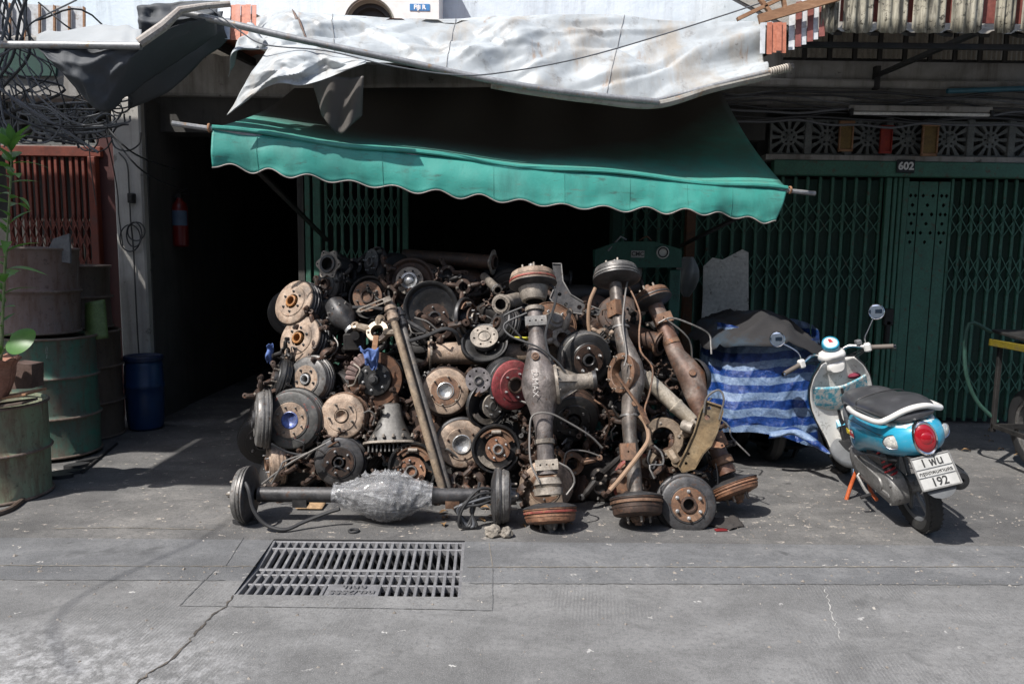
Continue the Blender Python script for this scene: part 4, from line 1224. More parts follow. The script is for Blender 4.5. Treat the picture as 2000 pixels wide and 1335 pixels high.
solidify(obj('raised_corner', B().grid(lambda u, v: poly_at(g1, u).lerp(poly_at(g2, u), v) - do + V((0, .06 * noise.noise(V((u * 5, v * 4, 8))), 0)), 24, 16), M_DARKTARP, dk, 80), 0.002)
tag(obj('support_pole', B().tube([P(-60, 87, 4.47), P(120, 88, 4.47), P(276, 90, 4.47)], 0.021, 12), M_PIPE), 'horizontal pole carrying the dark tarpaulin at the left', 'pole')
tag(obj('support_pole', B().tube([P(272, 84, 4.46), P(318, 52, 4.5), P(352, 20, 4.55), P(400, 12, 4.6), P(450, 8, 4.65)], [0.03, 0.03, 0.022, 0.018, 0.018], 10), mat_worn('cloth_wrapped_pole', [(0.2, 0.13, 0.09), (0.34, 0.31, 0.28), (0.42, 0.4, 0.37)], 9, 0)), 'cloth-wrapped pole rising right from the dark tarpaulin', 'pole')
# overhead wire
OW = [P(1560, -22, 4.8), P(1480, 8, 4.8), P(1300, 66, 4.75), P(1140, 112, 4.7), P(1000, 139, 4.68), P(900, 147, 4.64), P(770, 130, 4.62), P(640, 100, 4.6), P(520, 88, 4.58), P(470, 62, 4.6), P(415, 20, 4.6), P(380, 10, 4.62), P(345, 22, 4.62)]
tag(obj('wire', B().tube(OW, 0.0042, 6, sub=5), M_CABLE_G), 'thin wire crossing the grey tarpaulin up to the right roof', 'wire')

# ------------------------------------------------------------------ cable tangle on the left
tg = thing('cable_tangle', 'tangle of dark utility cables hanging at the upper left', 'cable', Matrix.Translation(P(110, 170, 4.9)))
tgo = P(110, 170, 4.9)
rr = random.Random(21)
def cable(pts, r, mat): obj('cable', B().tube([P(x, y, Y) - tgo for x, y, Y in pts], r, 6, sub=6), mat, tg)
for i in range(16):                               # bunch coming down from the pole line
    x0 = rr.uniform(-60, 70); Y0 = rr.uniform(4.8, 5.4)
    mx, my = rr.uniform(-20, 60), rr.uniform(60, 150)
    cable([(x0, -40, Y0), ((x0 + mx) / 2 + rr.uniform(-25, 25), rr.uniform(10, 60), Y0), (mx, my, Y0), (rr.uniform(-40, 130), my + rr.uniform(40, 110), Y0), (rr.uniform(-60, 220), rr.uniform(150, 300), Y0)], rr.choice((0.005, 0.007, 0.009)), rr.choice((M_CABLE, M_CABLE, M_CABLE_G)))
for i in range(14):                               # long sagging loops
    x0, y0 = rr.uniform(0, 70), rr.uniform(100, 210); Y0 = rr.uniform(4.75, 5.4)
    x1, y1 = rr.uniform(130, 260), rr.uniform(170, 250)
    s_ = rr.uniform(30, 110)
    cable([(x0, y0, Y0), (x0 + 18, y0 + s_ * .7, Y0), ((x0 + x1) / 2, max(y0, y1) + s_ * .35, Y0 - .05), (x1 - 10, y1 + s_ * .3, Y0), (x1, y1, Y0)], rr.choice((0.005, 0.006, 0.008)), rr.choice((M_CABLE, M_CABLE_G)))
for i in range(16):                               # small curls round the junction near the tarpaulin's tip
    cx, cy, q = rr.uniform(150, 245), rr.uniform(200, 275), rr.uniform(12, 34)
    Y0 = rr.uniform(4.85, 5.6)
    a0 = rr.uniform(0, 6)
    cable([(cx + q * math.cos(a0 + t * .9) * (1 - .05 * t), cy + q * .8 * math.sin(a0 + t * .9), Y0 + .02 * t) for t in range(7)], rr.choice((0.004, 0.005, 0.006)), rr.choice((M_CABLE, M_CABLE_G)))
for (a, c, d) in (((200, 240), (262, 300), (340, 330)), ((215, 260), (280, 335), (360, 372)), ((70, 40), (180, 30), (300, 190)), ((75, 5), (160, 70), (300, 130)), ((-20, 110), (60, 180), (120, 150))):
    cable([(*a, 5.1), (*c, 5.2), (*d, 6.5)], 0.006, M_CABLE)
cable([(205, 255, 5.3), (222, 330, 6.2), (230, 380, 6.45), (232, 420, 6.5), (240, 480, 6.55)], 0.005, M_CABLE)
cable([(172, 262, 5.2), (178, 330, 5.6), (188, 400, 6.2)], 0.004, M_CABLE_G)
cable([(0, 190, 4.8), (10, 240, 4.8), (40, 270, 4.8), (85, 279, 4.8), (110, 262, 4.8), (118, 235, 4.8), (95, 212, 4.8), (60, 205, 4.8)], 0.006, M_CABLE_G)
cable([(150, 0, 4.9), (62, 45, 4.9), (58, 70, 4.95), (70, 110, 5)], 0.005, M_CABLE_G)
# ================================================================== scrap metal: materials
def rusty(name, cols, scale=9, metallic=0.3, rough=(0.5, 0.8), speck=None, bump=0.5):
    return mat_worn(name, cols, scale, metallic * 0.7, rough, bump, speck, grime=0.6)
M_TAN = rusty('dusty_rust_tan', [(0.19, 0.135, 0.10), (0.38, 0.28, 0.205), (0.54, 0.43, 0.34)], 11, 0.2, speck=(0.24, 0.13, 0.075))
M_RUST = rusty('brown_rust', [(0.09, 0.045, 0.026), (0.19, 0.105, 0.062), (0.29, 0.18, 0.115)], 12, 0.2, speck=(0.26, 0.10, 0.04))
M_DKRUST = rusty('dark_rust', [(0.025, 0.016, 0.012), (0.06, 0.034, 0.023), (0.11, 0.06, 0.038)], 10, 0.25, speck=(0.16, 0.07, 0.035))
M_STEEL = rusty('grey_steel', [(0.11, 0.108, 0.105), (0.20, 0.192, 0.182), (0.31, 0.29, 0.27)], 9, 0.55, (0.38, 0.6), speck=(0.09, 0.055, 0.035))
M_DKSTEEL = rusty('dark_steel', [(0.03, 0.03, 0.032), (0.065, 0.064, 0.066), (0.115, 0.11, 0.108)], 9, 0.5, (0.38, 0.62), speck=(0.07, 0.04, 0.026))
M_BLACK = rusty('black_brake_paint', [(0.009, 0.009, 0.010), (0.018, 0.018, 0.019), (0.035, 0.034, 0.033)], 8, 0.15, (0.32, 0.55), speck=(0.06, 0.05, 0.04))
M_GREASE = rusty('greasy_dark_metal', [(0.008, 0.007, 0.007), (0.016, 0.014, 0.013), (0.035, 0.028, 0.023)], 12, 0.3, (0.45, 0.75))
M_CHROME = rusty('bright_steel', [(0.42, 0.42, 0.42), (0.55, 0.55, 0.54), (0.65, 0.64, 0.63)], 14, 0.85, (0.22, 0.4), speck=(0.25, 0.2, 0.16))
M_CAST = rusty('pale_cast_alloy', [(0.20, 0.17, 0.14), (0.32, 0.28, 0.235), (0.44, 0.39, 0.33)], 13, 0.35, (0.45, 0.7), speck=(0.16, 0.11, 0.07))
M_REDP = rusty('faded_red_paint', [(0.16, 0.022, 0.026), (0.26, 0.04, 0.045), (0.33, 0.09, 0.085)], 9, 0.1, (0.45, 0.7), speck=(0.12, 0.09, 0.08))
M_ORRUST = rusty('orange_rust', [(0.15, 0.065, 0.035), (0.28, 0.135, 0.075), (0.40, 0.24, 0.15)], 12, 0.1, speck=(0.12, 0.06, 0.04))
M_CUP = rusty('bright_orange_rust', [(0.32, 0.12, 0.03), (0.45, 0.20, 0.06), (0.5, 0.28, 0.12)], 14, 0.2)
M_REDRING = rusty('chipped_red_ring', [(0.22, 0.03, 0.03), (0.30, 0.07, 0.05), (0.24, 0.17, 0.12)], 14, 0.1, speck=(0.30, 0.22, 0.06))
M_DISCRUST = rusty('rotor_rust', [(0.085, 0.035, 0.017), (0.13, 0.06, 0.03), (0.17, 0.085, 0.048)], 20, 0.3, (0.5, 0.7))
M_HOSE = mat_flat('rubber_hose', (0.025, 0.025, 0.026), 0.55)
M_PIPEG = mat_flat('brake_pipe', (0.16, 0.15, 0.14), 0.5, 0.5)
M_HOSEB = mat_flat('dusty_hose', (0.26, 0.17, 0.11), 0.8)
M_BLUECAP = rusty('blue_hub_cap', [(0.05, 0.08, 0.25), (0.12, 0.17, 0.42), (0.4, 0.42, 0.55)], 20, 0.3, (0.25, 0.5))

VIEW_TO = lambda p: (V((0, 0, CAM_H)) - p)
def facing(p, yaw, pitch):
    """a normal turned from straight at the viewer's plane: +yaw to the right, +pitch upwards"""
    a, e = R(yaw), R(pitch)
    return V((math.sin(a) * math.cos(e), -math.cos(a) * math.cos(e), math.sin(e)))

def hubbed(root, style, r, mat, z=0.0, n=24):
    if style == 'cup':
        return obj('hub', B().lathe([(0, z - 0.01), (r * .78, z - 0.008), (r * .82, z + .012), (r, z + .012), (r * 1.04, z + 0.002), (r * 1.04, z - 0.01)], n), mat, root)
    if style == 'bore':
        h = obj('hub', B().lathe([(r * .66, z - 0.05), (r * .66, z + .010), (r * .74, z + .014), (r * .97, z + .012), (r, z - 0.004)], n), mat, root)
        obj('bore', B().lathe([(r * .655, z - 0.048), (0, z - 0.05)], n), M_GREASE, h)
        return h
    if style == 'dome':
        h = obj('hub', B().lathe([(0, z + .03), (r * .35, z + .027), (r * .62, z + .015), (r * .72, z + .004), (r * .74, z + .018), (r, z + .018), (r * 1.05, z - .004)], n), mat, root)
        return h
    if style == 'tall':
        return obj('hub', B().lathe([(0, z + .045), (r * .5, z + .045), (r * .55, z + .03), (r * .85, z + .028), (r, z + .01), (r * 1.1, z)], n), mat, root)
    if style == 'dish':
        return obj('hub', B().lathe([(0, z - .022), (r * .5, z - .018), (r * .86, z - 0.004), (r * .94, z + .006), (r * 1.02, z + .004), (r * 1.06, z - .004)], n), mat, root)

STUDS = {}
def stud_mesh(l, r, mat):
    k = (round(l, 3), round(r, 4), mat.name)
    if k not in STUDS:
        me = B().lathe([(r * 1.5, -0.002), (r * 1.5, 0.004), (r, 0.005), (r, l - r * .4), (r * .6, l), (0, l)], 8).mesh('stud', 40, True)
        me.materials.append(mat)
        STUDS[k] = me
    return STUDS[k]
def studs(root, n, rc, l, r, mat, z=0.0, a0=0.3):
    me = stud_mesh(l, r, mat)
    for i in range(n):
        a = a0 + 2 * PI * i / n
        link('stud', me, None, root, T(rc * math.cos(a), rc * math.sin(a), z))
BOLTS = {}
def bolts(root, n, rc, s, mat, z=0.0, a0=0.2):
    k = (round(s, 4), mat.name)
    if k not in BOLTS:
        me = B().lathe([(s * 1.25, 0), (s * 1.25, s * .3), (s, s * .31), (s, s * 1.0), (s * .8, s * 1.2), (0, s * 1.2)], 6).mesh('bolt', 25, True)
        me.materials.append(mat)
        BOLTS[k] = me
    for i in range(n):
        a = a0 + 2 * PI * i / n
        link('bolt', BOLTS[k], None, root, T(rc * math.cos(a), rc * math.sin(a), z))

def drum_prof(Rr, d):
    return [(Rr * .30, -0.004), (Rr * .30, 0.0), (Rr * .60, 0.0), (Rr * .63, -0.006), (Rr * .84, -0.008), (Rr * .90, -0.014), (Rr * .935, -0.028), (Rr * .94, -d * .42),
            (Rr * .965, -d * .46), (Rr * .965, -d * .55), (Rr * .945, -d * .58), (Rr * .945, -d * .66), (Rr, -d * .70), (Rr, -d * .82), (Rr * .97, -d * .84), (Rr * .97, -d * .90), (Rr * 1.01, -d * .92),
            (Rr * 1.01, -d), (Rr * .9, -d), (Rr * .88, -d * .3), (Rr * .3, -0.022)]
ALL_PILE = []
def at_px(px, py, Y, yaw, pitch, roll=0.0):
    p = P(px, py, Y)
    return frame(p, facing(p, yaw, pitch), (0, 0, 1), roll)
def drum(label, px, py, Y, rpx, yaw=0, pitch=8, face=M_RUST, hub=('cup', .26, M_STEEL), st=(5, .42, .028, .0055, M_CHROME), depth=.085, center=None, back=True, name='brake_drum', roll=0.3, rim=None, M=None, rad=None, group=None):
    p = P(px, py, Y)
    Rr = rad or rpx * 1.06 * mpp(p)
    root = thing(name, label, 'brake drum', M if M is not None else at_px(px, py, Y, yaw, pitch, roll), group)
    obj('drum_body', B().lathe(drum_prof(Rr, depth), 44), face, root, 30)
    if center:
        obj('flange', B().lathe([(Rr * .27, 0.003), (Rr * .55, 0.003), (Rr * .58, -0.002)], 36), center, root)
    if hub:
        hubbed(root, hub[0], Rr * hub[1], hub[2], 0.003)
    if st:
        studs(root, st[0], Rr * st[1], st[2], st[3], st[4], 0.002, rnd.uniform(0, 1))
    if rim:
        k_ = 1.004
        obj('drum_wall', B().lathe([(Rr * .925 * k_, -.022), (Rr * .94 * k_, -.03), (Rr * .945 * k_, -depth * .42), (Rr * .97 * k_, -depth * .46), (Rr * .97 * k_, -depth * .55), (Rr * .95 * k_, -depth * .58), (Rr * .95 * k_, -depth * .66), (Rr * 1.005, -depth * .70), (Rr * 1.006, -depth * .82), (Rr * .977, -depth * .84), (Rr * .977, -depth * .90), (Rr * 1.015, -depth * .92), (Rr * 1.015, -depth)], 44), rim, root, 30)
    if back:
        obj('backing_plate', B().lathe([(0, -depth - .02), (Rr * .6, -depth - .02), (Rr * .9, -depth - .008), (Rr * 1.04, -depth - .002), (Rr * 1.045, -depth - .006)], 36), M_BLACK, root)
    return root
def plate_asm(label, px, py, Y, rpx, yaw, pitch, dish=M_BLACK, flange=M_RUST, fr=.5, hub=('bore', .2, M_STEEL), nst=5, off=(0, 0), shoes=True, roll=0.0, stm=M_CHROME, holes=0):
    """brake backing plate: dished disc with rolled rim, shoes, and the wheel flange in front"""
    p = P(px, py, Y)
    Rr = rpx * 1.05 * mpp(p)
    root = thing('backing_plate', label, 'brake plate', at_px(px, py, Y, yaw, pitch, roll))
    obj('dish', B().lathe([(0, -.03), (Rr * .45, -.03), (Rr * .52, -.022), (Rr * .80, -.02), (Rr * .86, -.008), (Rr * .90, 0), (Rr * .97, .002), (Rr, -.004), (Rr * 1.0, -.022), (Rr * .96, -.026)], 48), dish, root, 40)
    if shoes:
        for s_, mt in ((0, M_RUST), (PI * 1.0, M_CAST)):
            sh = B()
            sh.lathe([(Rr * .74, -.018), (Rr * .74, .014), (Rr * .80, .014), (Rr * .80, -.018)], 18, None, .34, s_ + .35)
            sh.lathe([(Rr * .56, -.002), (Rr * .74, -.002), (Rr * .74, .004), (Rr * .56, .004)], 18, None, .30, s_ + .45)
            obj('brake_shoe', sh, mt, root)
        obj('spring', B().tube([(Rr * .6 * math.cos(t * .12 + 1.2), Rr * .6 * math.sin(t * .12 + 1.2) , .008 + .005 * math.sin(t * 2.4)) for t in range(8)], .004, 5), M_STEEL, root)
        obj('wheel_cylinder', B().lathe([(.011, -.03), (.014, -.028), (.014, .028), (.011, .03), (0, .03)], 12, T(0, Rr * .68, .008) @ RY(90)), M_CAST, root)
    ox, oy = off[0] * Rr, off[1] * Rr
    fl = obj('flange', B().plate(circ(Rr * fr, 36), .012, None, [circ(Rr * .05, 8, Rr * fr * .72 * math.cos(a), Rr * fr * .72 * math.sin(a)) for a in [2 * PI * (i + .25) / holes for i in range(holes)]] if holes else ()), flange, root, 30, T(ox, oy, .028))
    obj('hub_barrel', B().lathe([(Rr * fr * .8, -.026), (Rr * fr * .62, .0), (Rr * fr * .6, .028)], 24, T(ox, oy, 0)), M_DKSTEEL, root)
    h = hubbed(fl, hub[0], Rr * hub[1], hub[2], 0.014)
    if nst:
        me = stud_mesh(.024, .005, stm)
        for i in range(nst):
            a = .5 + 2 * PI * i / nst
            link('stud', me, None, fl, T(Rr * fr * .74 * math.cos(a), Rr * fr * .74 * math.sin(a), .012))
    return root

# ================================================================== the drums and plates that can be told apart
CH = M_CHROME
drum('bronze-lit brake drum with orange bore, topmost at the pile\'s left edge', 570, 588, 5.02, 47, -28, 24, M_TAN, ('bore', .24, M_CUP), (6, .42, .012, .006, M_DKSTEEL), .10, rim=M_DKSTEEL)
drum('bronze-lit brake drum with orange bore, second from top at the left edge', 582, 660, 4.90, 49, -26, 22, M_TAN, ('bore', .22, M_CUP), (6, .42, .012, .006, M_DKSTEEL), .10, rim=M_DKSTEEL)
drum('grey brake drum with tan hub plate below the two bronze drums', 597, 740, 4.72, 45, -20, 10, M_STEEL, ('bore', .22, M_CHROME), (5, .42, .016, .006, M_DKSTEEL), .09, center=M_TAN)
drum('large grey brake drum with red paint scrawl and blue hub cap', 566, 820, 4.55, 58, -6, 10, rusty('red_scrawled_steel', [(0.06, 0.06, 0.06), (0.10, 0.10, 0.095), (0.15, 0.145, 0.135)], 9, 0.3, (0.4, 0.65), speck=(0.26, 0.06, 0.04)), ('dish', .27, M_BLUECAP), (8, .43, .018, .005, M_CAST), .10, center=M_TAN)
drum('grey brake drum seen edge-on at the left, beside the red-scrawled drum', 497, 818, 4.58, 54, -68, 4, M_STEEL, ('cup', .3, M_DKSTEEL), None, .085)
drum('tan rusted brake drum with four long studs, right of the red-scrawled drum', 667, 812, 4.58, 46, -4, 16, M_TAN, ('dish', .25, M_TAN), (5, .50, .034, .0055, M_CAST), .09, rim=M_RUST)
drum('dark brake drum with rusty centre and five studs behind the wrapped axle', 662, 902, 4.50, 49, 3, 8, M_DKSTEEL, ('bore', .2, M_DKSTEEL), (5, .42, .02, .006, CH), .085, center=M_DKRUST)
drum('black brake drum in deep shade left of the rusty-centred drum', 588, 905, 4.62, 46, 2, 4, M_BLACK, ('cup', .2, M_BLACK), (5, .42, .018, .005, M_STEEL), .08)
drum('brown brake drum standing edge-on low at the left end', 523, 905, 4.58, 40, -62, 0, M_TAN, ('cup', .3, M_RUST), (4, .45, .02, .005, CH), .09)
drum('orange-brown brake drum with polished bore in the middle of the pile', 870, 763, 4.62, 47, 2, 14, M_TAN, ('dish', .33, M_CHROME), (6, .56, .026, .005, M_CAST), .085, center=M_RUST, rim=M_DKRUST)
drum('tan brake drum with wide bright bore right of the leaning rods', 902, 867, 4.50, 48, 6, 10, M_TAN, ('dish', .36, M_CHROME), (6, .56, .012, .005, M_DKRUST), .095, rim=M_DKSTEEL)
drum('dark rusted drum half hidden behind the leaning rods', 836, 818, 4.72, 42, 4, 8, M_DKRUST, ('dish', .32, M_RUST), (5, .5, .012, .005, M_DKSTEEL), .08)
drum('black brake drum with five bright studs between the two upright axles', 1150, 703, 4.62, 51, 14, -2, M_BLACK, ('bore', .24, M_DKSTEEL), (5, .44, .03, .007, CH), .10, center=M_DKRUST, rim=M_STEEL)
drum('dark brake drum tipped down under the differential snout', 1120, 822, 4.58, 52, 6, -16, M_BLACK, ('cup', .2, M_BLACK), (5, .44, .018, .005, M_STEEL), .11, rim=M_DKRUST)
drum('red painted brake drum tucked behind the first upright axle', 1006, 752, 4.62, 50, 30, 4, M_REDP, ('cup', .3, M_DKRUST), (5, .45, .02, .005, CH), .11, rim=M_DKSTEEL)
drum('rust-red brake drum behind the foot of the second upright axle', 1256, 946, 4.42, 54, -3, 10, M_RUST, ('dish', .26, M_DKRUST), (5, .42, .014, .005, M_DKRUST), .08, center=M_DKRUST, rim=M_REDRING)
drum('dark grey brake drum with rusty centre and bright studs, propped at the right foot', 1345, 985, 4.13, 56, -3, 17, M_DKSTEEL, ('bore', .27, M_DKRUST), (6, .43, .03, .0075, CH), .105, center=M_RUST)
drum('brown brake drum behind the foot of the first upright axle', 1064, 952, 4.40, 50, -10, 6, M_TAN, ('cup', .24, M_DKRUST), (5, .42, .018, .005, M_STEEL), .08, center=M_RUST)
drum('dark grey drum in shade above the topmost bronze drum', 636, 556, 5.16, 34, -34, 6, M_DKSTEEL, ('cup', .34, M_DKRUST), (4, .5, .02, .005, M_RUST), .09)
drum('black drum wedged behind the two bronze drums', 640, 622, 5.06, 38, 20, 0, M_BLACK, ('cup', .3, M_DKSTEEL), None, .10)
drum('black drum edge-on with studs pointing left, mid left edge', 538, 738, 4.82, 42, -64, 18, M_BLACK, ('cup', .3, M_DKSTEEL), (6, .55, .035, .005, M_CAST), .06)
drum('dark drum lying on its side left of the red drum', 972, 630, 4.86, 34, -58, 22, M_DKSTEEL, ('cup', .3, M_DKRUST), None, .09)
drum('brown rusted disc tilted up behind the first upright axle', 1083, 628, 4.86, 46, 18, 34, M_RUST, ('tall', .4, M_CAST), (5, .5, .02, .006, CH), .03, back=False)
plate_asm('black backing plate with offset rusty hub in the upper middle', 842, 602, 4.98, 52, 8, 8, M_BLACK, M_DKRUST, .5, ('bore', .24, M_DKSTEEL), 5, (.12, -.34), False)
plate_asm('black backing plate tilted to the sky with grey six-hole flange', 946, 668, 4.80, 45, -4, 44, M_BLACK, M_CAST, .58, ('dish', .26, M_CAST), 0, (0, .12), False, holes=6)
plate_asm('brown backing plate with silver domed hub near the top', 802, 550, 5.14, 46, -4, 12, M_DKRUST, M_CAST, .56, ('dome', .33, M_CHROME), 8, (0, 0), False, stm=M_DKSTEEL)
plate_asm('brown backing plate with rusty hub behind the bent lever', 721, 580, 5.06, 41, -8, 10, M_GREASE, M_RUST, .68, ('cup', .3, M_DKRUST), 6, (0, 0), False, stm=M_STEEL)
plate_asm('brake plate with shoes and rusty flange right of the tan drum', 969, 876, 4.46, 46, 8, 8, M_BLACK, M_ORRUST, .5, ('bore', .22, M_CHROME), 5, (.04, .02), True)
plate_asm('brake plate with rusty flange behind the plastic-wrapped axle', 806, 912, 4.48, 47, -2, 10, M_BLACK, M_ORRUST, .56, ('bore', .24, M_STEEL), 5, (0, -.12), True)
plate_asm('small hub plate facing left near the top of the pile', 734, 512, 5.30, 30, -48, 6, M_DKSTEEL, M_DKSTEEL, .8, ('cup', .3, M_STEEL), 5, (0, 0), False)
plate_asm('black plate with bright bolts tucked below the red drum', 952, 792, 4.60, 44, 38, 4, M_BLACK, M_CAST, .5, ('cup', .2, M_STEEL), 5, (.1, 0), True)
plate_asm('brake plate edge-on beside the black backing plate', 914, 622, 4.92, 40, 64, 6, M_DKSTEEL, M_DKRUST, .5, ('cup', .25, M_CAST), 5, (0, 0), True)
# small purple-grey wheel flange
fp = thing('wheel_flange', 'small grey wheel flange with six holes in the middle of the pile', 'flange', at_px(934, 742, 4.58, 4, 10))
r_ = 25 * mpp(P(934, 742, 4.58))
obj('disc', B().plate(circ(r_, 36), .012, None, [circ(r_ * .09, 8, r_ * .72 * math.cos(a), r_ * .72 * math.sin(a)) for a in [2 * PI * i / 7 for i in range(7)]]), rusty('purplish_steel', [(0.16, 0.14, 0.15), (0.25, 0.23, 0.23), (0.33, 0.30, 0.29)], 14, 0.4), fp, 30)
hubbed(fp, 'bore', r_ * .36, M_STEEL, .012)
# brake disc with caliper, and the rag on it
bdp = thing('brake_disc', 'rusty brake disc with caliper and black hub left of the leaning rods', 'brake disc', at_px(733, 740, 4.72, -2, 8))
r_ = 53 * mpp(P(733, 740, 4.72))
obj('rotor', B().lathe([(r_ * .6, .004), (r_ * .98, .004), (r_, 0), (r_, -.02), (r_ * .6, -.02)], 48), M_DISCRUST, bdp)
obj('hat', B().lathe([(r_ * .18, .034), (r_ * .52, .034), (r_ * .6, .03), (r_ * .64, .004), (r_ * .66, .002)], 40), M_BLACK, bdp)
hubbed(bdp, 'tall', r_ * .2, M_DKSTEEL, .034)
studs(bdp, 6, r_ * .42, .014, .006, M_CHROME, .034)
obj('dust_shield', B().lathe([(r_ * .5, -.03), (r_ * 1.03, -.03), (r_ * 1.04, -.02)], 40, None, .7, -1.2), M_BLACK, bdp)
cal = B()
for k in range(7):
    a = R(112 + k * 11)
    cal.box(.075, .03, .062, T(r_ * .86 * math.cos(a), r_ * .86 * math.sin(a), .012) @ Matrix.Rotation(a, 4, 'Z'), .008)
obj('caliper', cal, rusty('pinkish_cast_iron', [(0.13, 0.08, 0.07), (0.24, 0.16, 0.14), (0.34, 0.26, 0.23)], 16, 0.15), bdp, 30)
obj('caliper_pin', B().tube([(-r_ * .75, r_ * .55, .045), (-r_ * .5, r_ * .35, .055), (-r_ * .62, r_ * .05, .055), (-r_ * .72, -r_ * .2, .05), (-r_ * .95, -r_ * .28, .04)], .006, 6, sub=4), M_CAST, bdp)
rg = P(722, 690, 4.66)
def ragf(u, v):
    w_ = .06 * (1 - .55 * v) + .006
    n3 = noise.noise(V((u * 5, v * 4, 3.3)))
    return rg + V(((u - .5) * 2 * w_ + .025 * v + .012 * n3, -.03 - .03 * noise.noise(V((u * 4, v * 3, 1))) - .03 * math.sin(PI * u) * (1 - v), .04 - .14 * v * (1 - .5 * abs(u - .55)) + .02 * n3 + .01 * math.sin(u * 14 + v * 5)))
M_RAG = fabric('blue_rag_cloth', (0.09, 0.15, 0.36), 0.85, [], 0, 0.5, 0.3)
solidify(tag(obj('rag', B().grid(ragf, 18, 14), M_RAG, None, 80), 'crumpled blue rag hanging over the brake caliper', 'rag'), .003)
rg2 = P(528, 692, 4.95)
solidify(tag(obj('rag', B().grid(lambda u, v: rg2 + V((.05 * math.sin(u * 2.6 + .3) * (1 - .3 * v) - .03, .06 * (u - .5) + .02 * math.sin(v * 8), .06 - .12 * v + .015 * math.sin(u * 11))), 16, 12), M_RAG, None, 80), 'faded blue rag stuffed at the pile\'s left edge', 'rag'), .003)

# ================================================================== axles
def axle_tube(root, pts, r, mat, name='axle_tube', n=18):
    return obj(name, B().tube(pts, r, n), mat, root)
def end_drum(root, p, d, Rr, depth, face, rim, hubm, label=None):
    """drum at an axle's end; d points outwards along the axle"""
    M = frame(p, d)
    dr = obj('drum', B().lathe(drum_prof(Rr, depth), 44), face, root, 30, M)
    obj('rim_band', B().lathe([(Rr * 1.004, -depth * .69), (Rr * 1.007, -depth * .72), (Rr * 1.007, -depth * .82), (Rr * 1.002, -depth * .83)], 44), rim, dr)
    obj('backing_plate', B().lathe([(Rr * .2, -depth - .034), (Rr * .55, -depth - .03), (Rr * .92, -depth - .014), (Rr * 1.03, -depth - .004), (Rr * 1.03, -depth - .0005), (Rr * .95, -depth - .0005)], 40), M_DKSTEEL, dr)
    studs(dr, 5, Rr * .45, .035, .007, M_CAST, 0.001)
    hubbed(dr, 'tall', Rr * .26, hubm, .001)
    if label: dr['label'] = label
    return dr
def collar(root, a, b, t, r, L, mat, name='collar'):
    p = a.lerp(b, t); d = (b - a).normalized()
    return obj(name, B().lathe([(r * .9, -L / 2), (r, -L / 2 + .004), (r, L / 2 - .004), (r * .9, L / 2)], 20, frame(p, d)), mat, root)
def bracket(root, p, d, side, w, h, mat, holes=3):
    m = frame(p, V(side), d)
    hs = [circ(.006, 8, (k - (holes - 1) / 2) * w * .28, 0) for k in range(holes)]
    return obj('bracket', B().plate([(-w / 2, -h / 2), (w / 2, -h / 2), (w / 2, h / 2), (-w / 2, h / 2)], .006, m, hs).box(.006, h, .04, m @ T(-w / 2 + .003, 0, -.02)).box(.006, h, .04, m @ T(w / 2 - .003, 0, -.02)), mat, root, 30)
def upright_axle(label, top, Yt, bot, Yb, mid, rt, tubem, topd, botd, Rt, Rb, bend=0.0, banjo_r=.135):
    pt, pb = P(*top, Yt), P(*bot, Yb)
    root = thing('rear_axle', label, 'axle', Matrix.Translation(pb), 'rear axles standing against the pile')
    a, b_ = pb - pb, pt - pb
    ax = (b_ - a).normalized()
    return root, a, b_, ax, pb

# first upright axle, with differential
root, a, t, ax, o_ = upright_axle('upright rear axle with red-rimmed drums and differential, left of three', (1040, 543), 4.62, (1075, 1012), 4.08, None, .05, None, None, None, .14, .14)
end_drum(root, t + ax * .045, ax, .145, .085, M_TAN, M_REDRING, M_STEEL)
end_drum(root, a - ax * .03, -ax, .152, .085, M_ORRUST, M_REDRING, M_STEEL)
side_r = ax.cross(V((0, 1, 0))).normalized() * -1
if side_r.x < 0: side_r = -side_r
fwd = side_r.cross(ax)
if fwd.y > 0: fwd = -fwd
L = (t - a).length
def on(f, s=0.0, q=0.0): return a + ax * (L * f) + side_r * s + fwd * q
prof = [(.17, .062), (.24, .052), (.30, .05), (.38, .056), (.44, .078), (.49, .105), (.535, .118), (.58, .105), (.635, .078), (.70, .056), (.76, .048), (.86, .046)]
rings = []
for f, r in prof:
    c = on(f, 0.012 * math.exp(-((f - .53) / .08) ** 2))
    rings.append([c + (side_r * math.cos(k * 2 * PI / 24) * r * (1.08 if r > .07 else 1) + fwd * math.sin(k * 2 * PI / 24) * r * (.85 if r > .07 else 1)) for k in range(24)])
obj('axle_housing', B().loft(rings), rusty('mauve_grey_steel', [(0.10, 0.085, 0.08), (0.18, 0.155, 0.145), (0.26, 0.23, 0.215)], 10, 0.4, (0.4, 0.62), speck=(0.10, 0.055, 0.035)), root, 50)
obj('drain_plug', B().lathe([(.024, 0), (.024, .006), (.016, .007), (.016, .003), (.011, .003), (.011, .010), (0, .010)], 16, frame(on(.645, -.02, .072), fwd)), M_RUST, root)
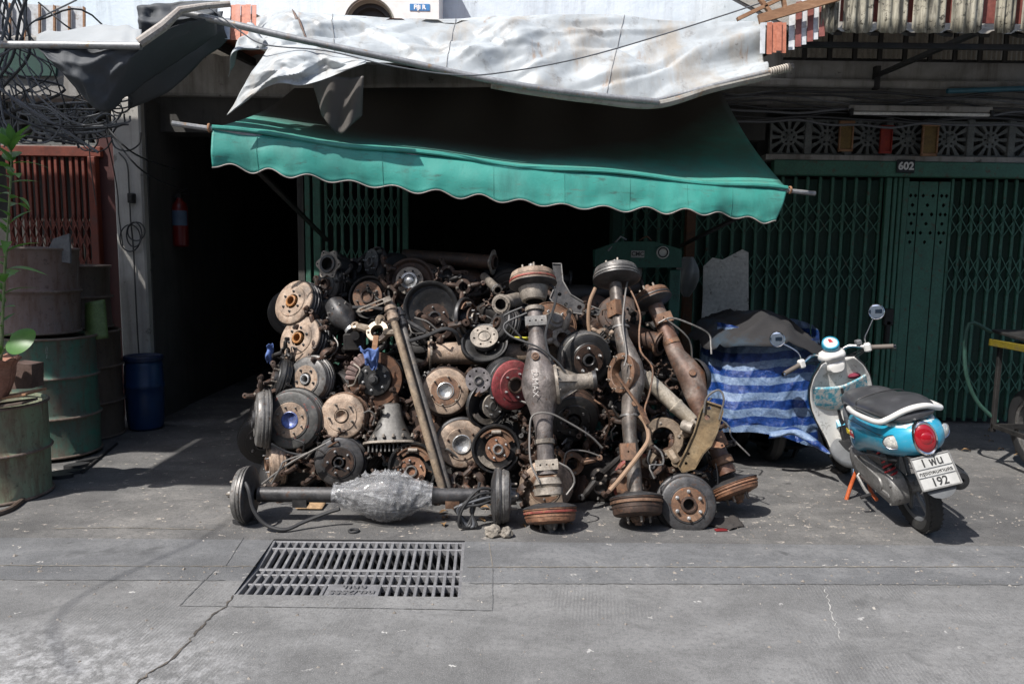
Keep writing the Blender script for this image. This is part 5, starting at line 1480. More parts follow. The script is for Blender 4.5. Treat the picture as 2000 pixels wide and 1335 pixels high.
# pinion carrier pointing right
car = B()
m = frame(on(.53, .085, .02), side_r * .985 + V((0, 0, .04)) , fwd)
car.lathe([(.115, 0), (.118, .006), (.118, .018), (.10, .02), (.088, .035), (.066, .07), (.052, .09), (.047, .15), (.045, .20), (.05, .205), (.05, .225)], 28, m)
cr = obj('pinion_carrier', car, M_CAST, root, 40)
obj('pinion_flange', B().lathe([(.035, .222), (.056, .224), (.058, .232), (.058, .246), (.034, .247), (.03, .236), (0, .236)], 24, m), M_DKSTEEL, root)
rb = B()
for k in range(5):
    q = m @ Matrix.Rotation(R(72 * k + 20), 4, 'Z')
    rb.add([tuple(q @ V(p)) for p in ((.04, -.004, .15), (.04, .004, .15), (.108, -.004, .022), (.108, .004, .022), (.04, -.004, .022), (.04, .004, .022))], [(0, 2, 4), (1, 5, 3), (0, 1, 3, 2)])
obj('rib', rb, M_CAST, cr, 0)
for k in range(9):
    aa = 2 * PI * k / 9
    link('bolt', stud_mesh(.012, .007, M_CAST), None, root, m @ T(.106 * math.cos(aa), .106 * math.sin(aa), .018))
for f in (.30, .86): collar(root, a, t, f, .06, .03, M_CAST)
obj('end_casting', B().lathe([(.055, -.07), (.07, -.065), (.085, -.03), (.078, -.028), (.07, -.012), (.085, -.01), (.085, .03), (.06, .034)], 20, frame(on(.11), -ax)), M_CAST, root)
obj('end_casting', B().lathe([(.055, -.05), (.075, -.045), (.09, .0), (.095, .05), (.06, .05)], 14, frame(on(.93), ax)), M_CAST, root)
bracket(root, on(.205, 0, .056), ax, fwd, .13, .06, M_CAST)
bracket(root, on(.80, 0, .05), ax, fwd, .13, .06, M_STEEL)
obj('brake_pipe', B().tube([on(.985, .06, .02), on(.93, .13, .05), on(.86, .12, .06), on(.76, .06, .07), on(.70, .05, .07), on(.62, .07, .07)], .008, 6, sub=5), M_HOSE, root)
obj('brake_pipe', B().tube([on(.84, -.05, .03), on(.80, -.19, .02), on(.74, -.16, .06), on(.68, .0, .085), on(.62, .1, .075), on(.57, .15, .07)], .007, 6, sub=5), M_HOSE, root)
obj('brake_pipe', B().tube([on(.14, -.05, .09), on(.22, -.09, .08), on(.33, -.085, .08), on(.40, -.06, .09), on(.405, .03, .10), on(.37, .13, .08), on(.31, .26, .05), on(.26, .33, .02)], .006, 6, sub=5), M_PIPEG, root)
obj('brake_pipe', B().tube([on(.21, .07, .06), on(.18, .13, .07), on(.13, .15, .06), on(.085, .10, .05)], .006, 6, sub=3), M_PIPEG, root)
# chalk lettering on the housing
link('chalk_lettering', text_mesh('D-MAX', .052, .0006, bold=-.0008), mat_flat('chalk', (0.42, 0.40, 0.38), 0.9), root, frame(on(.53, -.035, .1045), fwd * .96 - side_r * .28, ax) @ RZ(-90))

# second upright axle, banjo opening turned to the left
root, a, t, ax, o_ = upright_axle('upright rear axle with open grey housing, middle of three', (1203, 530), 4.78, (1244, 990), 4.12, None, .05, None, None, None, .14, .14)
side_r = V((1, 0, 0)); side_r = (side_r - ax * side_r.dot(ax)).normalized(); fwd = side_r.cross(ax); fwd = fwd if fwd.y < 0 else -fwd
L = (t - a).length
end_drum(root, t + ax * .03, ax, .148, .085, M_STEEL, M_STEEL, M_STEEL)
end_drum(root, a - ax * .055, -ax, .15, .105, M_DKRUST, M_RUST, M_RUST)
prof = [(.05, .052, 0), (.20, .054, 0), (.28, .052, -.005), (.36, .056, .0), (.42, .07, .02), (.48, .082, .045), (.53, .085, .05), (.58, .082, .045), (.64, .07, .022), (.70, .054, .0), (.78, .052, -.01), (.95, .05, -.012), (.985, .05, -.01)]
rings = []
for f, r, s_ in prof:
    c = on(f, s_)
    rings.append([c + side_r * math.cos(k * 2 * PI / 24) * r * .8 + fwd * math.sin(k * 2 * PI / 24) * r for k in range(24)])
obj('axle_housing', B().loft(rings), rusty('worn_grey_axle', [(0.09, 0.075, 0.065), (0.19, 0.165, 0.145), (0.29, 0.265, 0.24)], 9, 0.45, (0.38, 0.6), speck=(0.14, 0.075, 0.045)), root, 50)
mo = frame(on(.535, -.022, .03), -side_r * .8 + fwd * .6, ax)
obj('opening_ring', B().lathe([(.075, -.05), (.077, .014), (.082, .018), (.108, .018), (.112, .012), (.10, -.05)], 30, mo @ SC(1, 1.12, 1)), M_RUST, root)
obj('opening', B().lathe([(.0755, -.045), (0, -.05)], 30, mo @ SC(1, 1.12, 1)), M_GREASE, root)
for k in range(8):
    aa = 2 * PI * k / 8 + .2
    link('stud', stud_mesh(.03, .005, M_CAST), None, root, mo @ T(.095 * math.cos(aa), .106 * math.sin(aa), .015))
for f in (.36, .74, .2): collar(root, a, t, f, .056, .02, M_STEEL)
bracket(root, on(.82, -.05, .03), ax, -side_r + fwd * .6, .09, .10, M_RUST, 1)
bracket(root, on(.21, -.03, .05), ax, fwd, .09, .10, M_RUST, 1)
obj('drain_plug', B().lathe([(.02, 0), (.02, .012), (0, .012)], 6, frame(on(.40, .03, .07), fwd)), M_RUST, root)
obj('hose', B().tube([on(.06, -.16, .09), on(.10, -.10, .10), on(.19, .02, .11), on(.25, .085, .085), on(.31, .085, .07), on(.35, .05, .075)], .013, 8, sub=5), M_HOSEB, root)
obj('brake_pipe', B().tube([on(.94, .06, .03), on(.86, .03, .065), on(.74, .0, .07), on(.60, .0, .1), on(.55, -.02, .1)], .006, 6, sub=4), M_PIPEG, root)
obj('brake_pipe', B().tube([on(.92, .07, .02), on(.85, .10, .04), on(.78, .12, .04), on(.70, .10, .05), on(.62, .10, .05), on(.55, .16, .05), on(.45, .13, .05), on(.38, .09, .05), on(.33, .10, .05)], .006, 6, sub=4), M_RUST, root)
obj('lever', B().bar(on(.52, -.07, .10), on(.37, .06, .10), .016, .010).bar(on(.38, .05, .10), on(.31, .09, .1), .03, .014), M_RUST, root, 30)
obj('brake_pipe', B().tube([on(.10, .10, .08), on(.15, .08, .08), on(.155, .16, .06), on(.2, .16, .06), on(.23, .12, .06)], .006, 6, sub=3), M_STEEL, root)
# free hose hanging from its top drum
tag(obj('hose', B().tube([P(1163, 562, 4.72), P(1152, 590, 4.70), P(1149, 625, 4.70), P(1152, 652, 4.70)], .012, 8, sub=4), M_HOSEB), 'pinkish hose hanging down left of the middle upright axle', 'hose')

# third axle, leaning to the right
root, a, t, ax, o_ = upright_axle('rust-streaked rear axle leaning right, last of the three', (1272, 578), 4.95, (1436, 958), 4.33, None, .05, None, None, None, .14, .14)
side_r = V((1, 0, 0)); side_r = (side_r - ax * side_r.dot(ax)).normalized(); fwd = side_r.cross(ax); fwd = fwd if fwd.y < 0 else -fwd
L = (t - a).length
end_drum(root, t + ax * .035, ax, .125, .075, M_RUST, M_DKSTEEL, M_RUST)
end_drum(root, a - ax * .03, -ax, .15, .07, M_ORRUST, M_ORRUST, M_RUST)
prof = [(.08, .05, 0), (.3, .05, 0), (.42, .058, .005), (.48, .075, .02), (.55, .085, .035), (.62, .074, .02), (.68, .056, .0), (.78, .052, 0), (.95, .05, 0)]
rings = []
for f, r, s_ in prof:
    c = on(f, s_)
    rings.append([c + side_r * math.cos(k * 2 * PI / 22) * r * 1.05 + fwd * math.sin(k * 2 * PI / 22) * r * .9 for k in range(22)])
obj('axle_housing', B().loft(rings), rusty('rust_streaked_axle', [(0.12, 0.05, 0.028), (0.19, 0.12, 0.09), (0.28, 0.25, 0.22)], 6, 0.3, (0.42, 0.68), speck=(0.22, 0.09, 0.04)), root, 50)
obj('diff_cover', B().lathe([(.12, 0), (.12, .02), (.10, .05), (.06, .085), (0, .095)], 24, frame(on(.55, .06, -.02), side_r * .9 - fwd * .3)), M_DKSTEEL, root)
obj('drain_plug', B().lathe([(.022, 0), (.022, .01), (.012, .011), (0, .011)], 16, frame(on(.555, .02, .078), fwd)), M_RUST, root)
collar(root, a, t, .74, .056, .035, M_RUST); collar(root, a, t, .14, .065, .05, M_RUST)
bracket(root, on(.86, 0, .05), ax, fwd, .12, .07, M_RUST, 1); bracket(root, on(.23, 0, .05), ax, fwd, .12, .09, M_RUST, 1)
obj('brake_pipe', B().tube([on(.84, -.05, .06), on(.84, .04, .08), on(.78, .16, .06), on(.72, .24, .04), on(.66, .22, .04), on(.62, .2, .04)], .006, 6, sub=5), M_STEEL, root)
obj('brake_pipe', B().tube([on(.42, .08, .05), on(.38, .0, .08), on(.33, .05, .08), on(.27, .10, .07), on(.22, .09, .07), on(.12, .15, .06)], .005, 6, sub=5), M_STEEL, root)

# axle lying in front, differential wrapped in clear film
pa, pb2 = P(474, 962, 4.13), P(986, 968, 4.16)
pa.z = 0.165; pb2.z = 0.165
root = thing('rear_axle', 'rear axle lying on the ground with its differential wrapped in clear film', 'axle', Matrix.Translation((pa + pb2) / 2 * 1.0), 'rear axles standing against the pile')
o_ = (pa + pb2) / 2
a, t = pa - o_, pb2 - o_
ax = (t - a).normalized(); L = (t - a).length
side_r = V((0, 0, 1)); fwd = V((0, -1, 0))
end_drum(root, a + ax * .0 - ax * .035, -ax, .160, .075, M_STEEL, M_STEEL, M_STEEL)
end_drum(root, t + ax * .035, ax, .160, .085, M_STEEL, M_DKSTEEL, M_STEEL)
prof = [(.06, .044), (.34, .044), (.40, .05), (.45, .088), (.50, .115), (.55, .126), (.60, .118), (.65, .09), (.70, .052), (.76, .044), (.94, .044)]
rings = [[on(f) + side_r * math.cos(k * 2 * PI / 22) * r + fwd * math.sin(k * 2 * PI / 22) * r * .9 for k in range(22)] for f, r in prof]
obj('axle_housing', B().loft(rings), M_DKSTEEL, root, 50)
fm = NT('clear_stretch_film')
fco = fm.coord((7, 26, 26), False)
f1 = fm.noise(fco, 1.0, 7, 0.72, 1.2)
fco2 = fm.coord((30, 12, 12), False)
f2 = fm.noise(fco2, 1.0, 5, 0.65, 0.6)
fm.set(Base_Color=fm.ramp(f1, [(0.2, (0.44, 0.44, 0.45)), (0.8, (0.62, 0.63, 0.64))]), Roughness=0.12, Specular_IOR_Level=0.9, Coat_Weight=0.8, Coat_Roughness=0.06)
fm.set(Alpha=fm.ramp(f1, [(0.3, 0.16), (0.5, 0.36), (0.72, 0.8)]))
fm.bump(fm.math('ADD', f1, fm.math('MULTIPLY', f2, .8)), 1.0, 0.02)
def film(u, v):
    f = lerp(.345, .725, u)
    r = .058 + .084 * math.exp(-((f - .55) / .118) ** 2)
    r += .014 * (0.5 - 2 * abs(noise.noise(V((u * 9, v * 6, 3))))) * (1.3 - .6 * math.sin(PI * u)) + .006 * noise.noise(V((u * 40, v * 25, 1)))
    q = v * 2 * PI
    fin = .012 * max(0, math.sin(u * 60)) if .2 < u < .7 and abs(v - .0) < .03 else 0
    return on(f) + side_r * math.cos(q) * (r + fin) * (1.0 if math.cos(q) > 0 else 1.06) + fwd * math.sin(q) * r * .95
obj('film_wrap', B().grid(film, 80, 48), fm.m, root, 70)
for k in range(5):                                # film pulled into points over the casing bolts
    pp = on(lerp(.47, .62, k / 4.0), .128 + .012 * math.sin(k * .8), .02)
    obj('film_peak', B().lathe([(0, .028), (.008, .012), (.026, -.004)], 8, Matrix.Translation(pp)), fm.m, root, 70)
obj('sticker', B().lathe([(.0448, -.03), (.0448, .03)], 8, frame(on(.745), ax), .22, 0.2), rusty('torn_paper_label', [(0.5, 0.42, 0.38), (0.6, 0.55, 0.5), (0.35, 0.12, 0.1)], 30, 0), root)
bracket(root, on(.22, -.06, .0), ax, V((0, 0, -1)), .07, .08, M_DKSTEEL, 1)
bracket(root, on(.80, -.06, .0), ax, V((0, 0, -1)), .07, .08, M_RUST, 1)
obj('hand_brake_cable', B().tube([on(.035, .10, .10), on(.055, .06, .13), on(.075, -.04, .15), on(.12, -.12, .16), on(.19, -.148, .16), on(.25, -.12, .12), on(.33, -.08, .08), on(.38, -.055, .08)], .011, 8, sub=5), M_HOSE, root)
for k in range(4):
    obj('hand_brake_cable', B().tube([on(.955, .06 - .02 * k, .06), on(.90, .07 - .03 * k, .10), on(.845 - .01 * k, -.03, .12), on(.83 + .012 * k, -.13, .12 - .01 * k), on(.86 + .012 * k, -.14, .10), on(.885 - .004 * k, -.05, .08), on(.905, .10 - .03 * k, .06)], .009, 7, sub=5), (M_HOSE, M_HOSE, M_CABLE_G, M_HOSE)[k], root)
obj('mount', B().lathe([(.03, 0), (.05, .01), (.06, .05), (.055, .055)], 16, frame(on(.04), -ax)), M_DKSTEEL, root)
# ================================================================== other parts in the pile that can be told apart
def tube_flange(label, p0, Y0, p1, Y1, r, mat, fl=M_CAST, fr=1.55, lobes=0, name='axle_tube', cat='axle tube', bore=.72, band=True):
    a, c = P(*p0, Y0), P(*p1, Y1)
    d = (a - c)
    root = thing(name, label, cat, frame(a, d))
    L = d.length
    obj('tube', B().lathe([(r * bore, .004), (r * .98, .004), (r, 0), (r, -L * .3), (r * 1.02, -L * .31), (r * 1.02, -L * .34), (r, -L * .35), (r * .98, -L), (0, -L)], 26), mat, root)
    obj('bore', B().lathe([(r * bore, .003), (r * bore * .98, -.06), (0, -.06)], 22), M_GREASE, root)
    if lobes:
        out = []
        for i in range(lobes * 8):
            q = 2 * PI * i / (lobes * 8)
            out.append(((r * fr * (1 + .13 * math.cos(q * lobes))) * math.cos(q), (r * fr * (1 + .13 * math.cos(q * lobes))) * math.sin(q)))
        hs = [circ(r * .10, 8, r * fr * .95 * math.cos(2 * PI * i / lobes), r * fr * .95 * math.sin(2 * PI * i / lobes)) for i in range(lobes)]
        obj('flange', B().plate(out, .012, T(0, 0, -.022), hs + [circ(r * .97, 24)]), fl, root, 30)
    else:
        obj('flange', B().lathe([(r * 1.0, -.02), (r * fr, -.018), (r * fr * 1.02, -.012), (r * fr, -.004), (r * 1.0, -.002)], 30), fl, root)
        bolts(root, 4, r * fr * .84, .006, fl, -.004)
    return root
tube_flange('axle tube with lobed flange pointing out at the top left of the pile', (639, 515), 5.15, (725, 535), 5.65, .062, M_DKSTEEL, M_CAST, 1.5, 6)
tube_flange('shaded axle tube across the top of the pile with flange at its right end', (967, 512), 5.25, (790, 500), 5.5, .052, M_DKRUST, M_CAST, 1.5, 4)
tube_flange('thick axle tube lying across the pile right of the leaning rods', (836, 688), 4.84, (1100, 694), 4.98, .075, M_TAN, M_CAST, 1.45, 4)
tube_flange('short flanged sleeve with dark bore below the first top drum', (978, 594), 4.86, (1010, 585), 5.15, .052, M_CAST, M_CAST, 1.25, 0)
tube_flange('small grey bush above the flanged sleeve', (972, 566), 4.95, (945, 540), 5.2, .03, M_CAST, M_STEEL, 1.2, 0)
tube_flange('dark axle tube with open end between the second and third upright axles', (1292, 672), 4.80, (1215, 645), 5.0, .066, M_DKRUST, M_RUST, 1.25, 0)
tube_flange('dark open pipe end low in the pile beside the first upright axle', (1152, 905), 4.62, (1120, 860), 5.0, .05, M_DKSTEEL, M_DKSTEEL, 1.3, 0)
tube_flange('dark pipe end under the tipped dark drum', (1192, 820), 4.70, (1180, 780), 5.0, .05, M_DKRUST, M_DKRUST, 1.3, 0)
# the two long rods leaning across the pile
def rod(label, p0, Y0, p1, Y1, r, mat, headm):
    a, c = P(*p0, Y0), P(*p1, Y1)
    root = thing('half_shaft', label, 'shaft', frame(a, c - a))
    L = (c - a).length
    obj('shaft', B().lathe([(r * .7, 0), (r, .01), (r, L - .01), (r * .8, L), (0, L)], 14), mat, root)
    obj('head', B().lathe([(0, -.035), (r * 1.2, -.035), (r * 1.25, -.01), (r * 1.7, -.006), (r * 1.75, .02), (r * 1.4, .028), (r * 1.3, .05), (r * 1.6, .056), (r * 1.6, .085), (r * 1.05, .10)], 14), headm, root)
    return root
r1_ = rod('tan half shaft with slotted lever leaning across the pile', (762, 600), 4.70, (864, 955), 4.28, .024, rusty('dusty_tan_shaft', [(0.20, 0.14, 0.09), (0.34, 0.26, 0.18), (0.12, 0.11, 0.10)], 7, 0.2), M_TAN)
rod('grey half shaft leaning beside the tan one', (780, 612), 4.74, (876, 955), 4.32, .022, rusty('dark_blotched_shaft', [(0.07, 0.065, 0.06), (0.14, 0.13, 0.12), (0.25, 0.2, 0.15)], 7, 0.35), M_DKSTEEL)
lv = P(758, 584, 4.68)
sl_ = B()
d1 = P(702, 606, 4.66) - lv
m = frame(lv, V((0, -1, .1)), d1)
sl_.plate([(-.016, -.02), (.016, -.02), (.014, d1.length), (0, d1.length + .02), (-.014, d1.length)], .02, m, [[(-.008, .03), (.008, .03), (.006, d1.length - .004), (-.006, d1.length - .004)]])
tag(obj('lever', sl_, M_CAST, None, 30), 'slotted steel lever at the head of the tan half shaft', 'lever')
# pale drive shaft with yoke
a, c = P(1262, 738, 4.52), P(1352, 822, 4.42)
ds = thing('drive_shaft', 'pale drive shaft with yoke lying between the second and third axles', 'shaft', frame(a, c - a))
L = (c - a).length
obj('shaft', B().lathe([(0, -.06), (.03, -.06), (.035, -.02), (.05, -.015), (.05, .0), (.046, .01), (.046, L * .62), (.05, L * .63), (.05, L * .66), (.046, L * .68), (.04, L), (0, L)], 22), rusty('chalky_shaft', [(0.24, 0.19, 0.13), (0.38, 0.33, 0.26), (0.48, 0.44, 0.37)], 9, 0.2), ds)
yk = B()
for s_ in (-1, 1):
    yk.box(.02, .05, .09, T(s_ * .038, 0, L + .035), .008)
    yk.lathe([(.0, -.012), (.03, -.012), (.03, .012), (0, .012)], 14, T(s_ * .038, 0, L + .085) @ RY(90))
obj('yoke', yk, M_CAST, ds, 30)
obj('flange', B().lathe([(0, L + .1), (.03, L + .1), (.062, L + .115), (.064, L + .13), (0, L + .13)], 22), M_TAN, ds)
# pressed-steel control arm standing at the right
ca = P(1374, 850, 4.32)
arm = thing('control_arm', 'pressed-steel control arm standing on end at the right of the pile', 'suspension arm', frame(ca, V((-.25, -1, .15)), V((.28, 0, 1)).normalized()))
out = [(-.045, .20), (.045, .20), (.062, .17), (.066, .05), (.058, -.04), (.03, -.10), (.01, -.20), (-.05, -.245), (-.085, -.22), (-.07, -.12), (-.058, 0), (-.06, .14)]
obj('arm_plate', B().plate(out, .012, None, [circ(.012, 12, -.02, .165), circ(.016, 12, -.012, .11), circ(.009, 10, -.045, -.19), circ(.009, 10, -.05, -.13)]), rusty('olive_rust_plate', [(0.14, 0.09, 0.045), (0.24, 0.17, 0.09), (0.33, 0.26, 0.16)], 8, 0.25), arm, 30)
lipm = MATS['olive_rust_plate']
lp_ = B()
for i in range(len(out)):
    q0, q1 = out[i], out[(i + 1) % len(out)]
    lp_.bar((q0[0], q0[1], .012), (q1[0], q1[1], .012), .008, .03, (0, 0, 1))
tag(obj('rolled_edge', lp_, lipm, arm, 30), kind='stuff')
obj('bush', B().lathe([(.012, -.05), (.03, -.05), (.034, -.04), (.034, .02), (.012, .022)], 18, T(-.09, .02, 0) @ RY(70)), M_CAST, arm)
obj('tab', B().plate([(.06, -.02), (.12, -.005), (.135, .01), (.12, .025), (.06, .02)], .008, T(0, -.03, .0), [circ(.008, 8, .118, .01)]), M_ORRUST, arm, 30)
obj('pipe_loop', B().tube([(-.04, .13, .03), (-.05, .22, .03), (.0, .285, .03), (.045, .24, .03), (.055, .12, .02)], .006, 6, sub=6), M_PIPEG, arm)
# Y-shaped bracket behind the first axle
yb = thing('crossmember', 'grey pressed crossmember arm with holes behind the first upright axle', 'bracket', frame(P(1115, 570, 5.02), V((-.1, -1, .25))))
out = [(-.13, .19), (-.07, .19), (-.055, .07), (.0, -.02), (.11, -.085), (.20, -.12), (.19, -.155), (.06, -.15), (-.07, -.13), (-.14, -.05), (-.11, .03), (-.12, .1)]
obj('plate', B().plate(out, .014, None, [circ(.013, 12, -.075, -.02), circ(.013, 12, -.03, -.09), circ(.016, 12, .06, -.105)]), M_DKSTEEL, yb, 30)
lp_ = B()
for i in range(len(out) - 1):
    lp_.bar((*out[i], .008), (*out[i + 1], .008), .007, .03, (0, 0, 1))
tag(obj('rolled_edge', lp_, M_STEEL, yb, 30), kind='stuff')
# castings: ring with arms ending in bosses
def casting(label, px, py, Y, s, mat, yaw=0, pitch=10, roll=0.0, arms=((0, .9), (2.2, .8), (4.0, 1.0)), ring=.4, name='steering_knuckle', cat='casting', group=None, seed=0):
    r = random.Random(seed or int(px * 7 + py))
    p = P(px, py, Y)
    S = s * mpp(p)
    root = thing(name, label, cat, at_px(px, py, Y, yaw, pitch, roll), group)
    obj('ring', B().lathe([(S * ring * .55, -.01), (S * ring * .6, .02), (S * ring, .018), (S * ring * 1.08, .0), (S * ring, -.025), (S * ring * .55, -.025)], 22), mat, root, 40)
    for an, ln in arms:
        d = V((math.cos(an), math.sin(an), r.uniform(-.25, .35)))
        pts = [d * S * ring * .8, d * S * (ring + ln) * .5 + V((0, 0, S * .12)), d * S * ln]
        am = obj('arm', B().tube(pts, [S * .17] * 3 + [S * .15] * 3 + [S * .11] * 3, 8, sub=4), mat, root)
        obj('boss', B().lathe([(S * .06, -S * .16), (S * .15, -S * .16), (S * .16, S * .14), (S * .06, S * .16), (S * .05, S * .05), (0, S * .05)], 14, frame(d * S * ln, V((r.uniform(-.5, .5), r.uniform(-.5, .5), 1)))), mat, am)
    bolts(root, 4, S * ring * .8, .008, M_CAST, .018)
    return root
casting('bright-topped caliper bracket in front of the leaning rods', 738, 648, 4.80, 52, rusty('pale_bracket_alloy', [(0.22, 0.15, 0.10), (0.34, 0.27, 0.2), (0.46, 0.41, 0.36)], 10, 0.35, (0.35, 0.55)), -10, 30, 0, ((-.1, 1.05), (2.9, 1.0), (1.6, .5)), .42, 'caliper_bracket', 'bracket')  # the cast alloy's own pale tone
casting('dark caliper body under the long hose in the middle of the pile', 862, 640, 4.84, 46, M_DKRUST, 10, 5, 0, ((.2, 1.0), (2.6, 1.1), (4.6, .8)), .46, 'caliper', 'caliper')
casting('arched tan knuckle casting right of the second upright axle', 1295, 856, 4.42, 62, rusty('tan_cast_iron', [(0.14, 0.10, 0.065), (0.24, 0.18, 0.125), (0.34, 0.27, 0.2)], 14, 0.15), -12, 12, 0, ((.3, .95), (2.5, 1.0), (4.2, .9), (5.3, .8)), .62)
casting('pale knuckle with upright pin behind the first upright axle', 1098, 660, 4.78, 38, M_CAST, 0, 10, 0, ((1.3, 1.4), (3.4, 1.0), (5.2, 1.0)), .5)
casting('small tan casting between the first and second upright axles', 1178, 655, 4.84, 28, M_TAN, 0, 5, 0, ((.4, 1.1), (2.6, 1.0), (4.4, 1.2)), .5)
casting('brown casting low between the first and second upright axles', 1118, 905, 4.50, 40, M_RUST, 10, 10, 0, ((.2, 1.3), (2.4, 1.0), (4.4, 1.1)), .55)
casting('greasy link arm low right of the first upright axle', 1170, 930, 4.44, 40, M_GREASE, 0, 12, 0, ((.8, 1.6), (4.0, 1.3)), .4, 'link_arm', 'suspension arm')
casting('greasy ribbed casting below the arched knuckle', 1310, 898, 4.40, 44, M_DKRUST, 0, 10, 0, ((.5, 1.0), (1.5, 1.0), (2.6, 1.0), (3.8, 1.1)), .55)
casting('dim rusty casting near the top right of the middle', 905, 560, 5.05, 30, M_DKRUST, 0, 5, 0, ((.2, 1.3), (3.0, 1.2), (4.6, 1.1)), .5)
# finned gearbox tail housing with flange
gb_ = thing('gearbox_housing', 'greasy bell-shaped gearbox housing with ribbed flange low in the middle', 'gearbox', frame(P(765, 850, 4.62), V((.05, -.45, -1)), V((0, 1, 0))))
def sq(r, n=28, e=3.2, sx=1.0):
    o = []
    for k in range(n):
        q = 2 * PI * k / n
        c_, s_ = math.cos(q), math.sin(q)
        o.append((sx * r * math.copysign(abs(c_) ** (2 / e), c_), r * math.copysign(abs(s_) ** (2 / e), s_)))
    return o
M_GBX = rusty('greasy_grey_alloy', [(0.05, 0.047, 0.042), (0.11, 0.105, 0.098), (0.19, 0.18, 0.17)], 7, 0.35, (0.4, 0.65))
obj('casing', B().loft([[V((x, y, z)) for x, y in sq(r, sx=s_)] for r, z, s_ in ((.05, -.20, 1), (.062, -.19, 1), (.07, -.10, 1.1), (.085, -.03, 1.25), (.105, .03, 1.35), (.11, .05, 1.4))]), M_GBX, gb_, 40)
obj('flange', B().plate(sq(.125, sx=1.4), .014, T(0, 0, .05)), M_CAST, gb_, 30)
fin = B().box(.011, .12, .05, None, .002).mesh('fin', 30, True); fin.materials.append(M_GBX)
for k in range(11):
    link('fin', fin, None, gb_, T(-.13 + k * .026, -.02, .09))
for k in range(6):
    link('bolt', stud_mesh(.02, .008, M_CAST), None, gb_, T(-.15 + k * .06, -.115, .03) @ RX(180))
# grey bell casing in the upper left
bc = thing('bell_casing', 'ribbed grey alloy casing right of the topmost bronze drum', 'casing', frame(P(672, 622, 4.98), V((.6, -.5, -.7)), V((0, 0, 1))))
obj('casing', B().loft([[V((x, y, z)) for x, y in sq(r, e=2.6)] for r, z in ((.02, -.16), (.06, -.15), (.085, -.05), (.075, .02), (.045, .07), (.035, .10))]), M_DKSTEEL, bc, 40)
for k in range(6):
    obj('rib', B().box(.006, .2, .012, RZ(k * 30) @ T(0, 0, -.06)), M_STEEL, bc, 0) if k < 5 else None
obj('neck', B().lathe([(.03, .09), (.045, .095), (.045, .115), (.02, .118), (.018, .10), (0, .10)], 18), M_CHROME, bc)
# plain boxes and scraps
tag(obj('wood_strip', B().bar(P(735, 655, 4.70), P(728, 712, 4.66), .035, .018, (0, 1, 0), .002), M_WOOD, None, 30), 'short tan timber strip above the brake disc', 'timber')
tag(obj('steel_block', B().box(.15, .12, .13, frame(P(693, 668, 4.95), V((.2, -1, .1))), .012).lathe([(0, 0), (.03, 0), (.03, .05), (0, .05)], 16, frame(P(693, 655, 4.88), V((.2, -1, .1)))), M_GREASE, None, 30), 'dark square housing below the ribbed alloy casing', 'casing')
tk = thing('air_tank', 'black round tank in shade between the second and third axles', 'tank', frame(P(1305, 715, 4.98), V((-.1, -.4, 1))))
obj('shell', B().lathe([(0, .12), (.06, .112), (.105, .08), (.125, .02), (.13, -.12), (.11, -.2), (0, -.22)], 28), M_BLACK, tk)
obj('band', B().lathe([(.132, -.02), (.134, -.015), (.134, .005), (.130, .01)], 28), M_DKSTEEL, tk)
# small round cross-bolt pin etc: the yellow fleck
tag(obj('plastic_scrap', B().box(.09, .01, .035, frame(P(1018, 660, 4.72), V((-.2, -1, .4))), .003), mat_flat('yellow_plastic', (0.5, 0.46, 0.02), 0.4), None, 30), 'yellow plastic scrap tucked left of the first upright axle', 'scrap')

# ================================================================== brake pipes and hoses strewn over the front
def pipe(label, pts, r, mat, name='brake_pipe', cat='pipe', group='loose pipes and hoses on the pile'):
    return tag(obj(name, B().tube([P(*q) for q in pts], r, 7, sub=6), mat), label, cat, group)
pipe('thick black hose arching over the middle of the pile', [(800, 666, 4.66), (835, 655, 4.62), (868, 642, 4.6), (890, 650, 4.62), (898, 672, 4.66)], .013, M_HOSE, 'hose', 'hose')
pipe('thin bent pipe above the long black hose', [(810, 620, 4.74), (835, 628, 4.72), (855, 645, 4.72), (862, 640, 4.74)], .006, M_PIPEG)
pipe('crossed thin rod low left, rising to the right', [(512, 945, 4.36), (560, 908, 4.38), (610, 880, 4.42), (636, 866, 4.44)], .007, M_PIPEG)
pipe('crossed thin rod low left, the steeper one', [(530, 945, 4.34), (548, 912, 4.36), (556, 900, 4.38), (600, 884, 4.42)], .006, M_PIPEG)
pipe('thin rod below the red-scrawled drum, falling to the right', [(530, 866, 4.4), (560, 882, 4.42), (600, 890, 4.42)], .007, M_HOSE)
pipe('grey pipe looping right of the two bronze drums', [(632, 702, 4.86), (652, 690, 4.84), (660, 672, 4.86), (650, 655, 4.9)], .006, M_PIPEG)
pipe('wavy thin pipe left of the gearbox housing', [(710, 806, 4.54), (722, 802, 4.54), (732, 812, 4.54), (728, 830, 4.54)], .005, M_STEEL)
pipe('pipe stub right of the bent lever', [(690, 600, 4.96), (722, 600, 4.9), (748, 604, 4.88)], .013, M_DKSTEEL)
pipe('rod with cross-head right of the leaning rods', [(786, 622, 4.74), (808, 634, 4.72), (832, 648, 4.7)], .012, M_DKSTEEL, 'tie_rod', 'rod')
pipe('looped thin pipe left of the first upright axle', [(1020, 600, 4.6), (992, 612, 4.6), (985, 622, 4.6), (1010, 650, 4.58), (1035, 680, 4.56)], .007, M_HOSE)
pipe('thin pipe arching right of the third axle\'s top', [(1300, 622, 4.78), (1335, 650, 4.76), (1349, 672, 4.78), (1352, 705, 4.8)], .006, M_PIPEG)
pipe('thin rusty pipe hanging from the second axle into the pile', [(1160, 780, 4.5), (1185, 800, 4.48), (1190, 830, 4.5), (1180, 858, 4.5)], .006, M_RUST)
